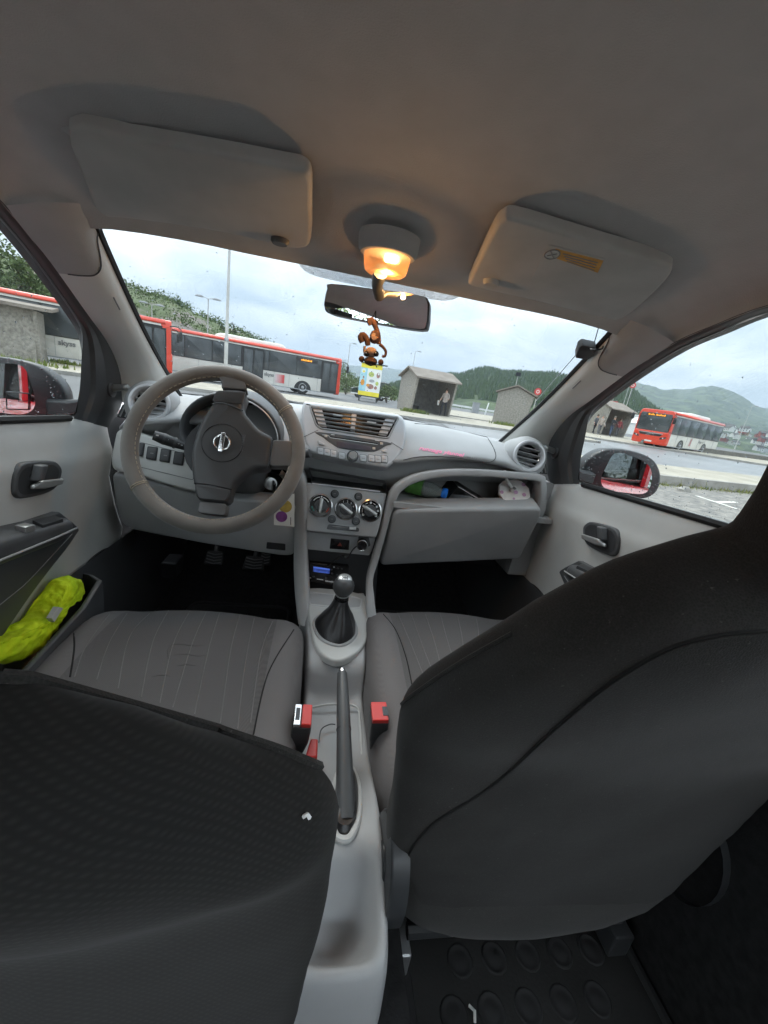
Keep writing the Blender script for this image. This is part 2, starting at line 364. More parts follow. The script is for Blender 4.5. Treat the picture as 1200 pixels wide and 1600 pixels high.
mat('leaf_dark', (.03, .06, .018), .8, col2=(.065, .10, .035), vscale=.3, vdetail=6, spec=.2)
mat('bark', (.10, .075, .055), .95, bump=.8, bscale=12, var=.3, vscale=5)
mat('water', (.10, .14, .16), .12, bump=.25, bscale=.8, spec=.5)
mat('bus_white', (.72, .70, .64), .38, coat=.25, var=.09, vscale=.8, vdetail=10)
mat('bus_red', (.72, .06, .025), .32, coat=.4, var=.04, vscale=.8)
mat('bus_glass', (.075, .085, .09), .06, spec=.6, var=.3, vscale=.8)
mat('bus_black', (.02, .021, .022), .4, var=.2, vscale=1)
mat('bus_grey', (.35, .36, .37), .5, var=.1)
mat('tyre', (.02, .02, .02), .85, bump=.3, bscale=40)
mat('steel', (.45, .46, .47), .4, metal=.8, var=.1, vscale=2)
mat('galv', (.50, .49, .46), .55, metal=.35, var=.1, vscale=1.5)
mat('led', (.3, .1, .0), .5, emit=(1, .36, .02), estr=1.6)
mat('lamp_clear', (.8, .8, .8), .1, spec=.8)
mat('van_green', (.018, .032, .022), .35, coat=.4, var=.15)
mat('ad_yellow', (.80, .68, .03), .5, var=.06, vscale=2)
mat('ad_white', (.78, .80, .76), .5, var=.04, vscale=2)
mat('ad_blue', (.20, .55, .70), .5, col2=(.45, .70, .75), vscale=1.5)
mat('ad_orange', (.72, .30, .03), .5, var=.2, vscale=6)
mat('ad_green', (.45, .52, .12), .5, var=.3, vscale=6)
mat('ad_brown', (.32, .15, .12), .5, var=.4, vscale=7)
mat('skin', (.50, .30, .22), .6)
mat('cloth_dark', (.022, .024, .03), .9, var=.2, vscale=6)
mat('cloth_grey', (.12, .125, .14), .9, var=.2, vscale=6)
mat('cloth_beige', (.42, .36, .32), .9, var=.2, vscale=6)
mat('cloth_red', (.30, .045, .05), .9, var=.2, vscale=6)
mat('denim', (.06, .09, .16), .9, var=.2, vscale=6)
mat('hair_brown', (.05, .03, .02), .8, var=.3, vscale=20)
mat('hair_grey', (.20, .18, .16), .8, var=.3, vscale=20)
mat('house_white', (.72, .72, .69), .7, var=.05, vscale=.3)
mat('house_ochre', (.45, .30, .14), .7, var=.05, vscale=.3)
mat('house_red', (.30, .06, .04), .7, var=.05, vscale=.3)
mat('roof_dark', (.09, .085, .08), .8, var=.15, vscale=.4)
mat('brick_wall', (.33, .13, .09), .85, bump=.4, bscale=20, var=.2, vscale=3)
mat('sign_red', (.65, .04, .04), .4)
mat('boat_white', (.78, .78, .76), .3)
def seam_curve(b, pix, k=6, off=.0015): return drape(b, cr(pix, k, False), off)

def haze_box():
    m = bpy.data.materials.new('haze'); m.use_nodes = True; N = m.node_tree.nodes; N.remove(N['Principled BSDF']); v = N.new('ShaderNodeVolumePrincipled'); v.inputs['Color'].default_value = (.72, .85, 1, 1); v.inputs['Density'].default_value = HAZE; v.inputs['Anisotropy'].default_value = .2
    m.node_tree.links.new(v.outputs[0], N['Material Output'].inputs['Volume']); MATS['haze'] = m
    k = MB(); k.bx((-3600, -1200, -6.0), (6500, 6500, 420)); o = obj('haze', k, 'haze', smooth=False); o['kind'] = 'stuff'; o['label'] = 'thin damp haze over the harbour'
# ================================================================== OUTDOORS
G0, GT = -0.15, 0.0065
def gz(x): return G0+GT*max(-70, min(90, x))
GPL = Pl((0, 0, G0), (-GT, 0, 1))
def Gd(u, v, dz=0): return Pl((0, 0, G0+dz), (-GT, 0, 1)).at(u, v)
def azp(az, d, z=0.): a = math.radians(az); return V(CAM_P[0]+d*math.sin(a), CAM_P[1]+d*math.cos(a), z)
def sheet(name, pts, m, dz, label=None, **kw):
    me = bpy.data.meshes.new(name); me.from_pydata([(p[0], p[1], gz(p[0])+dz) for p in pts], [], [tuple(range(len(pts)))]); me.materials.append(MATS[m])
    bm = bmesh.new(); bm.from_mesh(me); bmesh.ops.recalc_face_normals(bm, faces=bm.faces)
    for f in bm.faces:
        if f.normal.z < 0: f.normal_flip()
    bm.to_mesh(me); bm.free()
    o = bpy.data.objects.new(name, me); COL.objects.link(o); o['kind'] = 'structure'; return o
def slab(name, pts, m, h, kind='structure', parent=None, skirt=.2):
    mb = MB(); P = [V(p[0], p[1], gz(p[0])) for p in pts]; mb.loft([[p+V(0, 0, -skirt) for p in P], [p+V(0, 0, h-.015) for p in P], [p+V(0, 0, h) for p in P]], True, True)
    o = obj(name, mb, m, parent, smooth=False); 
    if kind: o['kind'] = kind
    return o

def build_ground():
    mb = MB(); xs = [-700, -300, -120, -70, -30, 0, 30, 60, 90]; ys = [-700, -300, -80, -20, 0, 20, 50, 92]
    mb.grid([[V(x, y, gz(x)-.012) for x in xs] for y in ys])
    mb.grid([[V(x, y, gz(x)-.012) for x in (90, 104)] for y in ys])
    mb.grid([[V(x, 92, gz(x)-.012), V(x, 97, -3.4)] for x in xs+[104]])
    mb.grid([[V(104, y, gz(104)-.012), V(112, y, -3.4)] for y in ys])
    o = obj('ground', mb, 'asphalt', smooth=False); o['kind'] = 'structure'
    mb = MB(); mb.grid([[V(x, y, -2.6) for x in (-3000, -300, 300, 3000, 9000)] for y in (-3000, 60, 600, 9000)])
    o = obj('water', mb, 'water', smooth=False); o['kind'] = 'structure'
    # light wet roadway of the terminal, right of the car
    a, b = Gd(1035, 740), Gd(1180, 745)
    sheet('road', [V(4, 6), V(60, 20), V(100, 40), V(100, 80), V(40, 74), V(19, 33), V(6, 20)], 'wet_asphalt', .002)
    # long paved island with the shelters, kerbs both sides
    f = [Gd(560, 644), Gd(637, 654), Gd(717, 663), Gd(800, 675)]
    d = nz(f[-1]-f[1]); nrm = V(-d[1], d[0], 0)
    A = f[1]-d*40; B = f[1]+d*13.5
    isl = [A, B, B+nrm*2.0+d*1.4, B+nrm*7.0, A+nrm*7.0]
    slab('pavement', isl, 'paving', .13)
    for (p, q) in ((A, B), (B+nrm*7.0, A+nrm*7.0)):
        n = nz(q-p); w = V(-n[1], n[0], 0)*.15
        slab('kerb', [p-w, q-w, q, p] if True else None, 'kerb', .135)
    # far pavement on the right, with waiting people
    P = [Gd(895, 681), Gd(985, 696), Gd(1010, 699)]
    d2 = nz(P[2]-P[0]); n2 = V(-d2[1], d2[0], 0)
    slab('pavement', [P[0]-d2*12, P[0]+d2*26, P[0]+d2*26+n2*22, P[0]-d2*12+n2*22], 'paving', .13)
    slab('kerb', [P[0]-d2*12-n2*.2, P[0]+d2*26-n2*.2, P[0]+d2*26, P[0]-d2*12], 'kerb', .14)
    # quay edge far right
    q = [Gd(1003, 697), Gd(1185, 720)]; dq = nz(q[1]-q[0]); nq = V(-dq[1], dq[0], 0)
    # near kerbed island beside the parking bay
    k1, k2 = Gd(1030, 755), Gd(1172, 769); dk = nz(k2-k1); nk = V(-dk[1], dk[0], 0)
    if np.dot(nk, k1) < 0: nk = -nk
    slab('pavement', [k1-dk*9, k2+dk*25, k2+dk*25+nk*2.4, k1-dk*9+nk*2.4], 'paving', .22)
    slab('kerb', [k1-dk*9-nk*.16, k2+dk*25-nk*.16, k2+dk*25, k1-dk*9], 'kerb', .225)
    sheet('parking_bay', [k1-dk*9-nk*.17, k2+dk*25-nk*.17, k2+dk*25-nk*14, k1-dk*9-nk*14], 'gravel_asphalt', .004)
    def line(p, q, w):
        n = nz(q-p); s = V(-n[1], n[0], 0)*w/2; o = sheet('painted_line', [p-s, q-s, q+s, p+s], 'road_paint', .008); return o
    c = Gd(1118, 783)
    line(Gd(1088, 775), Gd(1152, 796), .11); line(Gd(1118, 785), Gd(1150, 785), .11)
    # grass along the kerb foot
    mb = MB()
    for i in range(2600):
        t = random.uniform(-9, 30); w = abs(random.gauss(0, .16)); p = k1+dk*t-nk*(.17+w); h = random.uniform(.04, .16)*math.exp(-w*2)*(1 if random.random() < .93 else 2.0); a = random.uniform(0, PI); l = V(math.cos(a), math.sin(a), 0)*.012
        t2 = V(random.gauss(0, .05), random.gauss(0, .05), h); z = V(0, 0, gz(p[0])); p = V(p[0], p[1], 0)+z; mb.add([p-l, p+l, p+t2], [(0, 1, 2)])
    obj('grass', mb, 'dry_grass', smooth=False, recalc=False, kind='stuff', label='yellow green grass growing along the kerb beside the parking bay')
    st = Gd(1069, 768); mb = MB(); s3 = [st+V(math.cos(a)*.16*random.uniform(.8, 1.2), math.sin(a)*.1*random.uniform(.8, 1.2), 0) for a in np.arange(8)*PI/4]
    mb.loft([[p+V(0, 0, -.03) for p in s3], [st+(p-st)*1.05+V(0, 0, .05) for p in s3], [st+(p-st)*.55+V(0, 0, .11) for p in s3]])
    tag(obj('stone', mb, 'kerb'), 'pale stone lying on the grass strip below the kerb', 'stone')
    # gravel on the bay
    mb = MB()
    for i in range(1800):
        p = k1+dk*random.uniform(-8, 12)-nk*(.3+random.random()**1.5*9); s = random.uniform(.008, .03); z = gz(p[0])+.004
        mb.add([(p[0]-s, p[1]-s*.6, z), (p[0]+s, p[1]-s*.4, z), (p[0], p[1]+s, z), (p[0], p[1], z+s*.9)], [(0, 1, 3), (1, 2, 3), (2, 0, 3)])
    obj('gravel', mb, 'kerb', smooth=False, kind='stuff', label='loose pale gravel scattered over the parking bay')
    return d, nrm, f, d2, n2, P, q, dq, nq
ISL_D, ISL_N, ISL_F, FP_D, FP_N, FP_P, QY, QD, QN = build_ground()

def ridge(name, tab, d, w0, w1, m, amp, step, kind='structure', seed=0, mats=None, base=-4):
    rs = np.random.RandomState(seed); az = np.arange(tab[0][0], tab[-1][0]+.001, step); el = np.interp(az, [t[0] for t in tab], [t[1] for t in tab])
    def fbm(x):
        s = np.zeros_like(x)
        for o in range(5):
            f = 2**o*.35; ph = rs.rand()*9; s += np.interp((x*f+ph) % 97, np.arange(98), np.r_[rs.randn(97), 0])/2**o
        return s
    J = fbm(az)*amp
    rows = []; fr = [0, .12, .25, .4, .55, .7, .82, .92, 1.0, 1.08, 1.25, 1.6]
    for k, f in enumerate(fr):
        hh = math.sin(min(f, 1)*PI/2)**1.15 if f <= 1 else max(0, 1-(f-1)*1.6)
        N = fbm(az)*amp*(.9 if 0 < f < 1 else 0)
        row = []
        for i, a in enumerate(az):
            r = d-w0+w0*f if f <= 1 else d+w1*(f-1)/.6
            z = base+(CAM_P[2]+max(el[i]+J[i]*(1 if el[i] > .015 else 0), .0)*d-base)*hh+N[i]*d*.6*min(1, el[i]/.03)
            row.append(azp(a, r, z))
        rows.append(row)
    mb = MB(); mb.grid(rows)
    if mats:
        mb.m = [int(rs.rand() < .0) for _ in mb.f]
    o = obj(name, mb, mats or m, ang=0); o['kind'] = kind; return o, rows
build_hills_tab = [(-110, .10), (-80, .15), (-60, .15), (-45, .14), (-36, .118), (-30, .105), (-26, .108), (-23.4, .113), (-21.5, .108), (-19.4, .105), (-17.6, .097), (-15, .082), (-12, .070), (-9, .057), (-7, .048), (-4, .036), (0, .022), (3, .014), (6, .005), (9, 0)]
HILL, HROWS = ridge('hillside', build_hills_tab, 110, 52, 70, 'hill_green', .0035, .5, seed=3, base=-.4)
def hill_mat():
    m = MATS['hill_green']; nt = m.node_tree; N = nt.nodes; L = nt.links; b = N['Principled BSDF']
    n = N.new('ShaderNodeTexNoise'); n.inputs['Scale'].default_value = .13; n.inputs['Detail'].default_value = 10; tc = N.new('ShaderNodeTexCoord'); L.new(tc.outputs['Object'], n.inputs[0])
    r = N.new('ShaderNodeValToRGB'); r.color_ramp.elements[0].position = .53; r.color_ramp.elements[1].position = .60; L.new(n.outputs['Fac'], r.inputs[0])
    src = b.inputs['Base Color'].links[0].from_socket; mx = N.new('ShaderNodeMix'); mx.data_type = 'RGBA'; mx.inputs[7].default_value = (.20, .175, .155, 1)
    L.new(r.outputs[0], mx.inputs[0]); L.new(src, mx.inputs[6]); L.new(mx.outputs[2], b.inputs['Base Color'])
hill_mat()
WOOD, WROWS = ridge('wooded_hill', [(5, 0), (8, .008), (9.5, .018), (12, .034), (15, .048), (17.4, .056), (20, .068), (23, .075), (26, .078), (30, .080), (34, .078), (38, .066), (42, .035), (46, .01), (50, 0)], 650, 420, 300, 'far_green', .0022, .25, seed=5)
ridge('mountain', [(22, .02), (26, .05), (30, .075), (34, .084), (36, .091), (38.6, .0955), (41, .088), (43, .091), (45.2, .101), (47, .092), (48.5, .084), (50.5, .0723), (55, .06), (62, .048), (72, .06), (85, .05), (110, .06), (140, .05)], 2600, 1500, 900, 'far_green', .0032, .22, seed=8)
ridge('mountain', [(-25, .02), (-10, .03), (0, .042), (3, .047), (10, .054), (14, .055), (18, .05), (26, .055), (34, .05), (40, .03)], 4200, 1500, 900, 'far_green', .0012, .3, seed=11)

def leafball(mb, c, r, n, s, rs, flat=.8):
    for _ in range(n):
        d = nz(rs.randn(3)); p = c+d*r*V(1, 1, flat)*rs.rand()**.4; a = nz(rs.randn(3)); b = nz(np.cross(a, rs.randn(3))); l = s*rs.uniform(.6, 1.3)
        mb.add([p-a*l, p+b*l*.6, p+a*l, p-b*l*.6], [(0, 1, 2, 3)])
def scrub():
    rs = np.random.RandomState(2); mb = MB(); R = np.array(HROWS); ni, nj = R.shape[:2]
    for _ in range(4200):
        i = rs.randint(1, 8); j = rs.randint(0, nj-1); a, b = rs.rand(2); p = (R[i, j]*(1-a)+R[i+1, j]*a)*(1-b)+(R[i, j+1]*(1-a)+R[i+1, j+1]*a)*b
        if rs.rand() < .25: continue
        r = rs.uniform(.5, 1.6); leafball(mb, p+V(0, 0, r*.4), r, 16, .2, rs)
    obj('scrub', mb, 'leaf', smooth=False, recalc=False, kind='stuff', label='green birch scrub and bushes covering the rocky hillside')
    mb = MB(); R = np.array(WROWS); ni, nj = R.shape[:2]
    for _ in range(5200):
        i = rs.randint(1, 8); j = rs.randint(12, nj-14); a, b = rs.rand(2); p = (R[i, j]*(1-a)+R[i+1, j]*a)*(1-b)+(R[i, j+1]*(1-a)+R[i+1, j+1]*a)*b
        h = rs.uniform(4, 9); w = h*rs.uniform(.2, .34); k = 5; ph = rs.rand()*6
        mb.add([p+V(w*math.cos(ph+t*2*PI/k), w*math.sin(ph+t*2*PI/k), 0) for t in range(k)]+[p+V(0, 0, h)], [(t, (t+1) % k, k) for t in range(k)])
    obj('woodland', mb, 'leaf_dark', smooth=False, recalc=False, kind='stuff', label='dense conifer woodland on the hill beyond the water')
scrub()

def tree(name, base, h, w, kind, label, group, seed, m='leaf'):
    rs = np.random.RandomState(seed); root = empty(name, base, label, 'tree', group); t = MB(); c = MB(); lean = V(rs.randn()*.03, rs.randn()*.03, 1)
    tips = []
    path = [lean*h*f+V(rs.randn()*.02*h*f, rs.randn()*.02*h*f, 0) for f in np.linspace(0, .97, 8)]
    t.tube(path, list(np.linspace(h*.022, h*.004, 8)), 7)
    if kind == 'broad':
        for _ in range(16):
            f = rs.uniform(.25, .9); p = samp(path, 30)[int(f*29)]; a = rs.rand()*2*PI; L = w*rs.uniform(.5, 1)*math.sin(min(1, (1.05-f)*1.6)*PI/2)
            e = p+V(math.cos(a)*L, math.sin(a)*L, L*rs.uniform(.25, .8)); t.tube([p, (p+e)/2+V(0, 0, L*.06), e], [h*.008, h*.005, h*.002], 5); tips += [e, (p+e)/2+V(0, 0, .1*L)]
        for e in tips+[path[-1]]: leafball(c, e, w*rs.uniform(.22, .42), 75, h*.022, rs)
    else:
        for _ in range(46):
            f = rs.uniform(.15, .97); p = samp(path, 30)[int(f*29)]; a = rs.rand()*2*PI; L = w*(1.02-f)*rs.uniform(.6, 1.15)
            e = p+V(math.cos(a)*L, math.sin(a)*L, -L*rs.uniform(.0, .35)); t.tube([p, e], [h*.005, h*.0015], 4)
            for q in (.45, .75, 1): leafball(c, p+(e-p)*q, L*.24+.05, 14, h*.016, rs, .5)
    obj('trunk', t, 'bark', root); obj('crown', c, m, root, smooth=False, recalc=False); return root
def gtree(u_az, d, el, w, kind, label, group, seed, m='leaf', z=None):
    z = gz(0) if z is None else z; b = azp(u_az, d, z); tree('broadleaf_tree' if kind == 'broad' else 'conifer_tree', b, CAM_P[2]+el*d-z, w, kind, label, group, seed, m)
lb = 'bushy green broadleaf tree rising behind the bus left of the windscreen'
for i, (a, d, e, w) in enumerate([(-38, 46, .155, 3.4), (-34.6, 50, .142, 3.2), (-32.2, 47, .118, 2.9), (-30.2, 52, .102, 2.6), (-42, 44, .15, 3.6), (-27.8, 54, .098, 2.4)]):
    gtree(a, d, e, w, 'broad', lb, 'broadleaf trees behind the nearer bus', 40+i)
gtree(-18.9, 96, .112, 2.6, 'broad', 'rounded tree standing alone on the crest of the rocky hill', None, 60, 'leaf_dark', 8.2)
gtree(-13.9, 92, .090, 2.2, 'conifer', 'ragged conifer on the hill just left of the tall pole', None, 61, 'leaf_dark', 3.5)
gtree(-12.7, 92, .096, 2.0, 'conifer', 'slender conifer on the hill just right of the tall pole', None, 62, 'leaf_dark', 3.0)
for i, (a, e) in enumerate([(-16.6, .098), (-11.2, .078), (-10.2, .07), (-9.1, .068), (-8.0, .06), (-7.2, .058), (-6.2, .052), (-5.3, .048), (-4.2, .044)]):
    gtree(a, 98, e, 1.5, 'conifer', 'small spruce in the row along the falling hill crest', 'small spruces along the hill crest', 70+i, 'leaf_dark', 1.5)
gtree(0.3, 70, .044, 3.4, 'broad', 'low shrubby tree behind the roof of the farther bus', None, 90, 'leaf')

# ---------------------------------------------------------------- buses
def bus(name, org, heading, L, label, group, right=True, letters='skyss', pod=True, sc=1.12, lx=None, mid=(-6.9, -5.55)):
    """origin at the front right lower corner; body runs back along -x, width to +y (left)"""
    hx = math.atan2(heading[1], heading[0]); root = empty(name, org, label, 'bus', group, rz=hx); root.scale = (sc,)*3; Wd, H, z0, zr = 2.5, 2.9, .32, 2.72
    def sec(x, ins=0): # cross-section ring at x
        q = rounded([V(x, ins, z0), V(x, Wd-ins, z0), V(x, Wd-ins-.04, H-ins*.6), V(x, ins+.04, H-ins*.6)], [.06, .06, .28, .28], 3); return q
    mb = MB(); mb.loft([sec(-L, .12), sec(-L+.12, .02), sec(-L+.4), sec(-.5), sec(-.14, .03), sec(-.02, .16)]); obj('body', mb, 'bus_white', root, ang=50)
    b = MB()
    for y in (-.006, Wd+.006): 
        s = 1 if y > 0 else -1
        b.loft([[V(x, y-.03*s*0+.03*(0), zr-.13), V(x, y, zr-.13), V(x, y-s*.045, zr+.02), V(x, y-s*.14, H-.01)] for x in (-L+.1, -.3)], False, False)
    b2 = MB(); b2.loft([[V(x, -.008, zr-.03), V(x, .0, zr+.05), V(x, .1, H-.02), V(x, .3, H+.008), V(x, Wd-.3, H+.008), V(x, Wd-.1, H-.02), V(x, Wd, zr+.05), V(x, Wd+.008, zr-.03)] for x in (-L+.05, -.25)], False, False)
    obj('roof_band', b2, 'bus_red', root, solid=.01)
    # red front mask with windscreen
    f = MB(); f.plate(rounded([V(0, -.01, .30), V(0, Wd+.01, .30), V(0, Wd+.01, 1.32), V(0, -.01, 1.32)], .15), (1, 0, 0), -.42, .05, .08); obj('front_panel', f, 'bus_red', root)
    f = MB(); f.plate(rounded([V(0, .0, 2.42), V(0, Wd, 2.42), V(0, Wd-.06, H+.012), V(0, .06, H+.012)], [.02, .02, .26, .26]), (1, 0, 0), -.45, .02, .05); obj('front_hood', f, 'bus_red', root)
    for y in (-.012, Wd-.06): 
        f = MB(); f.loft([[V(-.4, y, z), V(.0, y, z), V(.0, y+.075, z), V(-.4, y+.075, z)] for z in (1.2, 2.6)]); obj('front_pillar', f, 'bus_red', root, bevel=.02)
    w = MB(); w.plate(rounded([V(0, .09, 1.30), V(0, Wd-.09, 1.30), V(0, Wd-.12, 2.66), V(0, .12, 2.66)], .14), (1, 0, 0), -.1, .035, .03); obj('windscreen', w, 'bus_glass', root)
    d = MB(); d.plate([V(.036, .55, 2.42), V(.036, Wd-.55, 2.42), V(.036, Wd-.55, 2.62), V(.036, .55, 2.62)], (1, 0, 0), 0, .008, 0); dd = obj('destination_display', d, 'bus_black', root, smooth=False)
    ld = MB(); rs = random.Random(3)
    for k in range(13):
        y = .68+k*.095
        if k in (5,): continue
        for (a, c) in [(0, 0), (0, .05), (.045, .025), (.045, .0)][:3 if k % 2 else 4]: ld.bx((.045, y+a, 2.46+c), (.05, y+a+.03, 2.50+c+.05*(k % 3 == 0)))
    obj('led_lettering', ld, 'led', dd, smooth=False, kind='stuff')
    g = MB(); g.plate(rounded([V(.05, .5, .95), V(.05, Wd-.5, .95), V(.05, Wd-.4, 1.12), V(.05, .4, 1.12)], .04), (1, 0, 0), 0, .012, .005); gr = obj('grille', g, 'bus_black', root)
    g = MB(); g.plate(rounded([V(.05, .38, 1.12), V(.05, Wd-.38, 1.12), V(.05, Wd-.34, 1.18), V(.05, .34, 1.18)], .02), (1, 0, 0), 0, .016, .005); g.tube([V(.066, .95, .96), V(.07, Wd-.95, 1.12)], .012, 6); obj('grille_bar', g, 'steel', gr)
    for y0, y1 in ((.06, .48), (Wd-.48, Wd-.06)):
        h = MB(); o = y0 < 1; q = [V(.05, y0, .72 if not o else .86), V(.05, y1, .86 if not o else .72), V(.05, y1, .98 if not o else .86), V(.05, y0, .88 if not o else .98)]; h.plate(rounded(q, .04), (1, 0, 0), 0, .014, .006); hl = obj('headlight', h, 'bus_black', root)
        h = MB(); h.lathe([(.05, 0), (.05, .01), (.03, .016)], V(.062, (y0+y1)/2, .86), (1, 0, 0), 12); obj('lens', h, 'lamp_clear', hl)
    pl = MB(); pl.plate(rounded([V(.05, 1.0, .46), V(.05, 1.52, .46), V(.05, 1.52, .58), V(.05, 1.0, .58)], .01), (1, 0, 0), 0, .01, 0); obj('number_plate', pl, 'ad_white', root, smooth=False)
    for y, s in ((0, -1), (Wd, 1)):
        m = MB(); m.tube(cr([V(-.05, y, 2.62), V(.22, y+s*.12, 2.66), V(.42, y+s*.24, 2.56), V(.44, y+s*.26, 2.42)], 5, False), .025, 7); mo = obj('wing_mirror', m, 'bus_black', root)
        m = MB(); m.plate(rounded([V(.43, y+s*.26-.1, 1.98), V(.43, y+s*.26+.1, 1.98), V(.43, y+s*.26+.1, 2.44), V(.43, y+s*.26-.1, 2.44)], .05), (1, 0, 0), -.07, .07, .03, back=True); obj('mirror_housing', m, 'bus_black', mo)
    # wheels and arches, doors, windows per side
    wx = [-2.75, -L+3.3] if L > 9 else [-2.5, -L+2.4]
    for y, s in ((0, -1), (Wd, 1)):
        door = (s < 0) if right else False
        dz = [(-1.42, -.22), mid] if door else []
        for x in wx:
            a = MB(); a.plate([V(x+.62*math.cos(t), y, .32+max(0, .62*math.sin(t))+.12*(t in ())) for t in np.linspace(0, PI, 15)]+[V(x-.62, y, .30), V(x+.62, y, .30)], (0, s, 0), -.02, .007, 0); obj('wheel_arch', a, 'bus_black', root, smooth=False)
            t = MB(); t.lathe([(.30, -.02), (.46, 0), (.48, .06), (.48, .24), (.46, .29), (.30, .30)], V(x, y-s*.30, .48), (0, s, 0), 26); wh = obj('wheel', t, 'tyre', root)
            t = MB(); t.lathe([(.29, .0), (.27, .02), (.20, -.01), (.12, .0), (.10, .05), (.0, .06)], V(x, y-s*.0, .48), (0, s, 0), 20, False); obj('rim', t, 'steel', wh)
        xs = [-.3, -1.5, -3.3, -5.2, -7.0, -8.8, -10.4, -11.6]; xs = [x for x in xs if x > -L+.6]+[-L+.35]
        zb = 1.28
        bnd = MB(); bnd.bx((-L+.25, y-s*.05, zb-.03), (-.02, y+s*.004, 2.58)); obj('window_band', bnd, 'bus_black', root, smooth=False)
        for k in range(len(xs)-1):
            x1, x0 = xs[k], xs[k+1]
            if any(x0 < d1 and x1 > d0 for d0, d1 in dz):
                cuts = [x0, x1]; segs = [(x0, x1)]
                for d0, d1 in dz: segs = [q for (p0, p1) in segs for q in ([(p0, min(p1, d0)), (max(p0, d1), p1)] if p0 < d1 and p1 > d0 else [(p0, p1)])]
                segs = [q for q in segs if q[1]-q[0] > .25]
            else: segs = [(x0, x1)]
            for (p0, p1) in segs:
                p = MB(); p.plate(rounded([V(p0+.035, y, zb), V(p1-.035, y, zb), V(p1-.035, y, 2.53), V(p0+.035, y, 2.53)], .06), (0, s, 0), -.01, .012, .004); pn = obj('side_window', p, 'bus_glass', root)
        for d0, d1 in dz:
            d = MB(); d.bx((d0, y-s*.02, .36), (d1, y+s*.016, 2.5)); dr = obj('door', d, 'bus_black', root, smooth=False, bevel=.01)
            mid = (d0+d1)/2
            for q0, q1 in ((d0+.07, mid-.05), (mid+.05, d1-.07)):
                p = MB(); p.plate(rounded([V(q0, y, .55), V(q1, y, .55), V(q1, y, 2.42), V(q0, y, 2.42)], .08), (0, s, 0), 0, .022, .004); obj('pane', p, 'bus_glass', dr)
        if door:
            p = MB(); p.bx((-5.3, y+s*.013, 2.25), (-3.6+1.0, y+s*.02, 2.48)) if False else p.bx((-3.4, y+s*.013, 2.22), (-1.8, y+s*.018, 2.46)); sd_ = obj('side_display', p, 'bus_black', root, smooth=False)
            p = MB()
            for k in range(8): p.bx((-3.0+k*.1, y+s*.019, 2.29), (-3.0+k*.1+.06, y+s*.022, 2.38+.03*(k % 2)))
            obj('led_lettering', p, 'led', sd_, smooth=False, kind='stuff')
        # lower panels: shut lines, lettering and the red graphic
        sk = MB(); sk.bx((-L+.3, y-s*.02, .30), (-.4, y+s*.008, .36)); obj('skirt_strip', sk, 'bus_grey', root, smooth=False)
        for x in (-1.7, -3.75, -4.8, -6.2, -7.6, -9.6):
            if x > -L+.5: j = MB(); j.bx((x-.008, y-s*.01, .38), (x+.008, y+s*.005, 1.24)); obj('shut_line', j, 'bus_grey', root, smooth=False)
        if s < 0 or not right:
            X = V(1, 0, 0)*(-s); gx = -4.15 if right else -4.6
            for k in range(0 if lx else 5):
                p = MB(); r = 1-k*.19; x = gx+(-k*.13 if s < 0 else k*.13)
                if right: p.bx((x-.065, y+s*.002, .55), (x+.065, y+s*.007, 1.12)); MATS.setdefault('fade%d' % k, None)
                else: p.plate([V(x-.05-.1*k, y, .55+.02*k), V(x+.14-.1*k, y, .55+.02*k), V(x+.02-.1*k, y, 1.15), V(x-.1-.1*k, y, 1.15)], (0, s, 0), 0, .007, 0)
                if MATS.get('fade%d' % k) is None: mat('fade%d' % k, tuple(.72*(1-r)+c*r for c in (.65, .06, .06)), .4)
                obj('graphic_stripe', p, 'fade%d' % (k if right else (0, 3, 4, 2, 4)[k]), root, smooth=False)
            t = text('lettering', letters, 'grey_print', None, V(0, 0, 0), (1, 0, 0), (0, 0, 1), .32, .001, bold=.012); t.parent = root
            x = (lx or -5.15) if right else -6.6
            Xv, Yv = V(-s, 0, 0), V(0, 0, 1); Zv = np.cross(Xv, Yv)
            if right and s < 0: Xv = V(1, 0, 0); Zv = np.cross(Xv, Yv)
            t.matrix_basis = Matrix(((Xv[0], Yv[0], Zv[0], x), (Xv[1], Yv[1], Zv[1], y+s*.008), (Xv[2], Yv[2], Zv[2], 1.0), (0, 0, 0, 1)))
            d = MB(); d.lathe([(.085, 0), (.085, .006)], V(x+.62*(1 if s < 0 else -1), y, 1.0), (0, s, 0), 14); obj('emblem', d, 'grey_print', root, smooth=False)
    if pod:
        p = MB(); p.loft([rounded([V(x, .35+i, H-.02), V(x, Wd-.35-i, H-.02), V(x, Wd-.45-i, H+.24-i*.6), V(x, .45+i, H+.24-i*.6)], .1, 3) for x, i in ((-8.6, .2), (-8.3, .02), (-8.0, 0), (-4.6, 0), (-4.3, .02), (-4.05, .2))]); obj('roof_unit', p, 'bus_white', root)
    r = MB(); r.plate(rounded([V(-L, .2, 1.3), V(-L, Wd-.2, 1.3), V(-L, Wd-.25, 2.5), V(-L, .25, 2.5)], .1), (-1, 0, 0), -.1, .012, .01); obj('rear_window', r, 'bus_glass', root)
    return root
H1 = nz(V(.93, .37, 0)); Lt = V(-H1[1], H1[0], 0)
def at_top(u, v, z): return PZ(z).at(u, v)
c2 = azp(1.2, 35.2); bus('bus', V(c2[0], c2[1], gz(c2[0])-.02), nz(V(10, 3.0, 0)), 12.2, 'red and white bus seen side-on behind the steering wheel, doors facing', None)
c1 = azp(-19.55, 28.0); bus('bus', V(c1[0], c1[1], gz(c1[0])+.02), nz(V(.93, .36, 0)), 12.2, 'red and white bus partly hidden by the left windscreen pillar', None, pod=False, lx=-4.35, mid=(-10.2, -8.9))
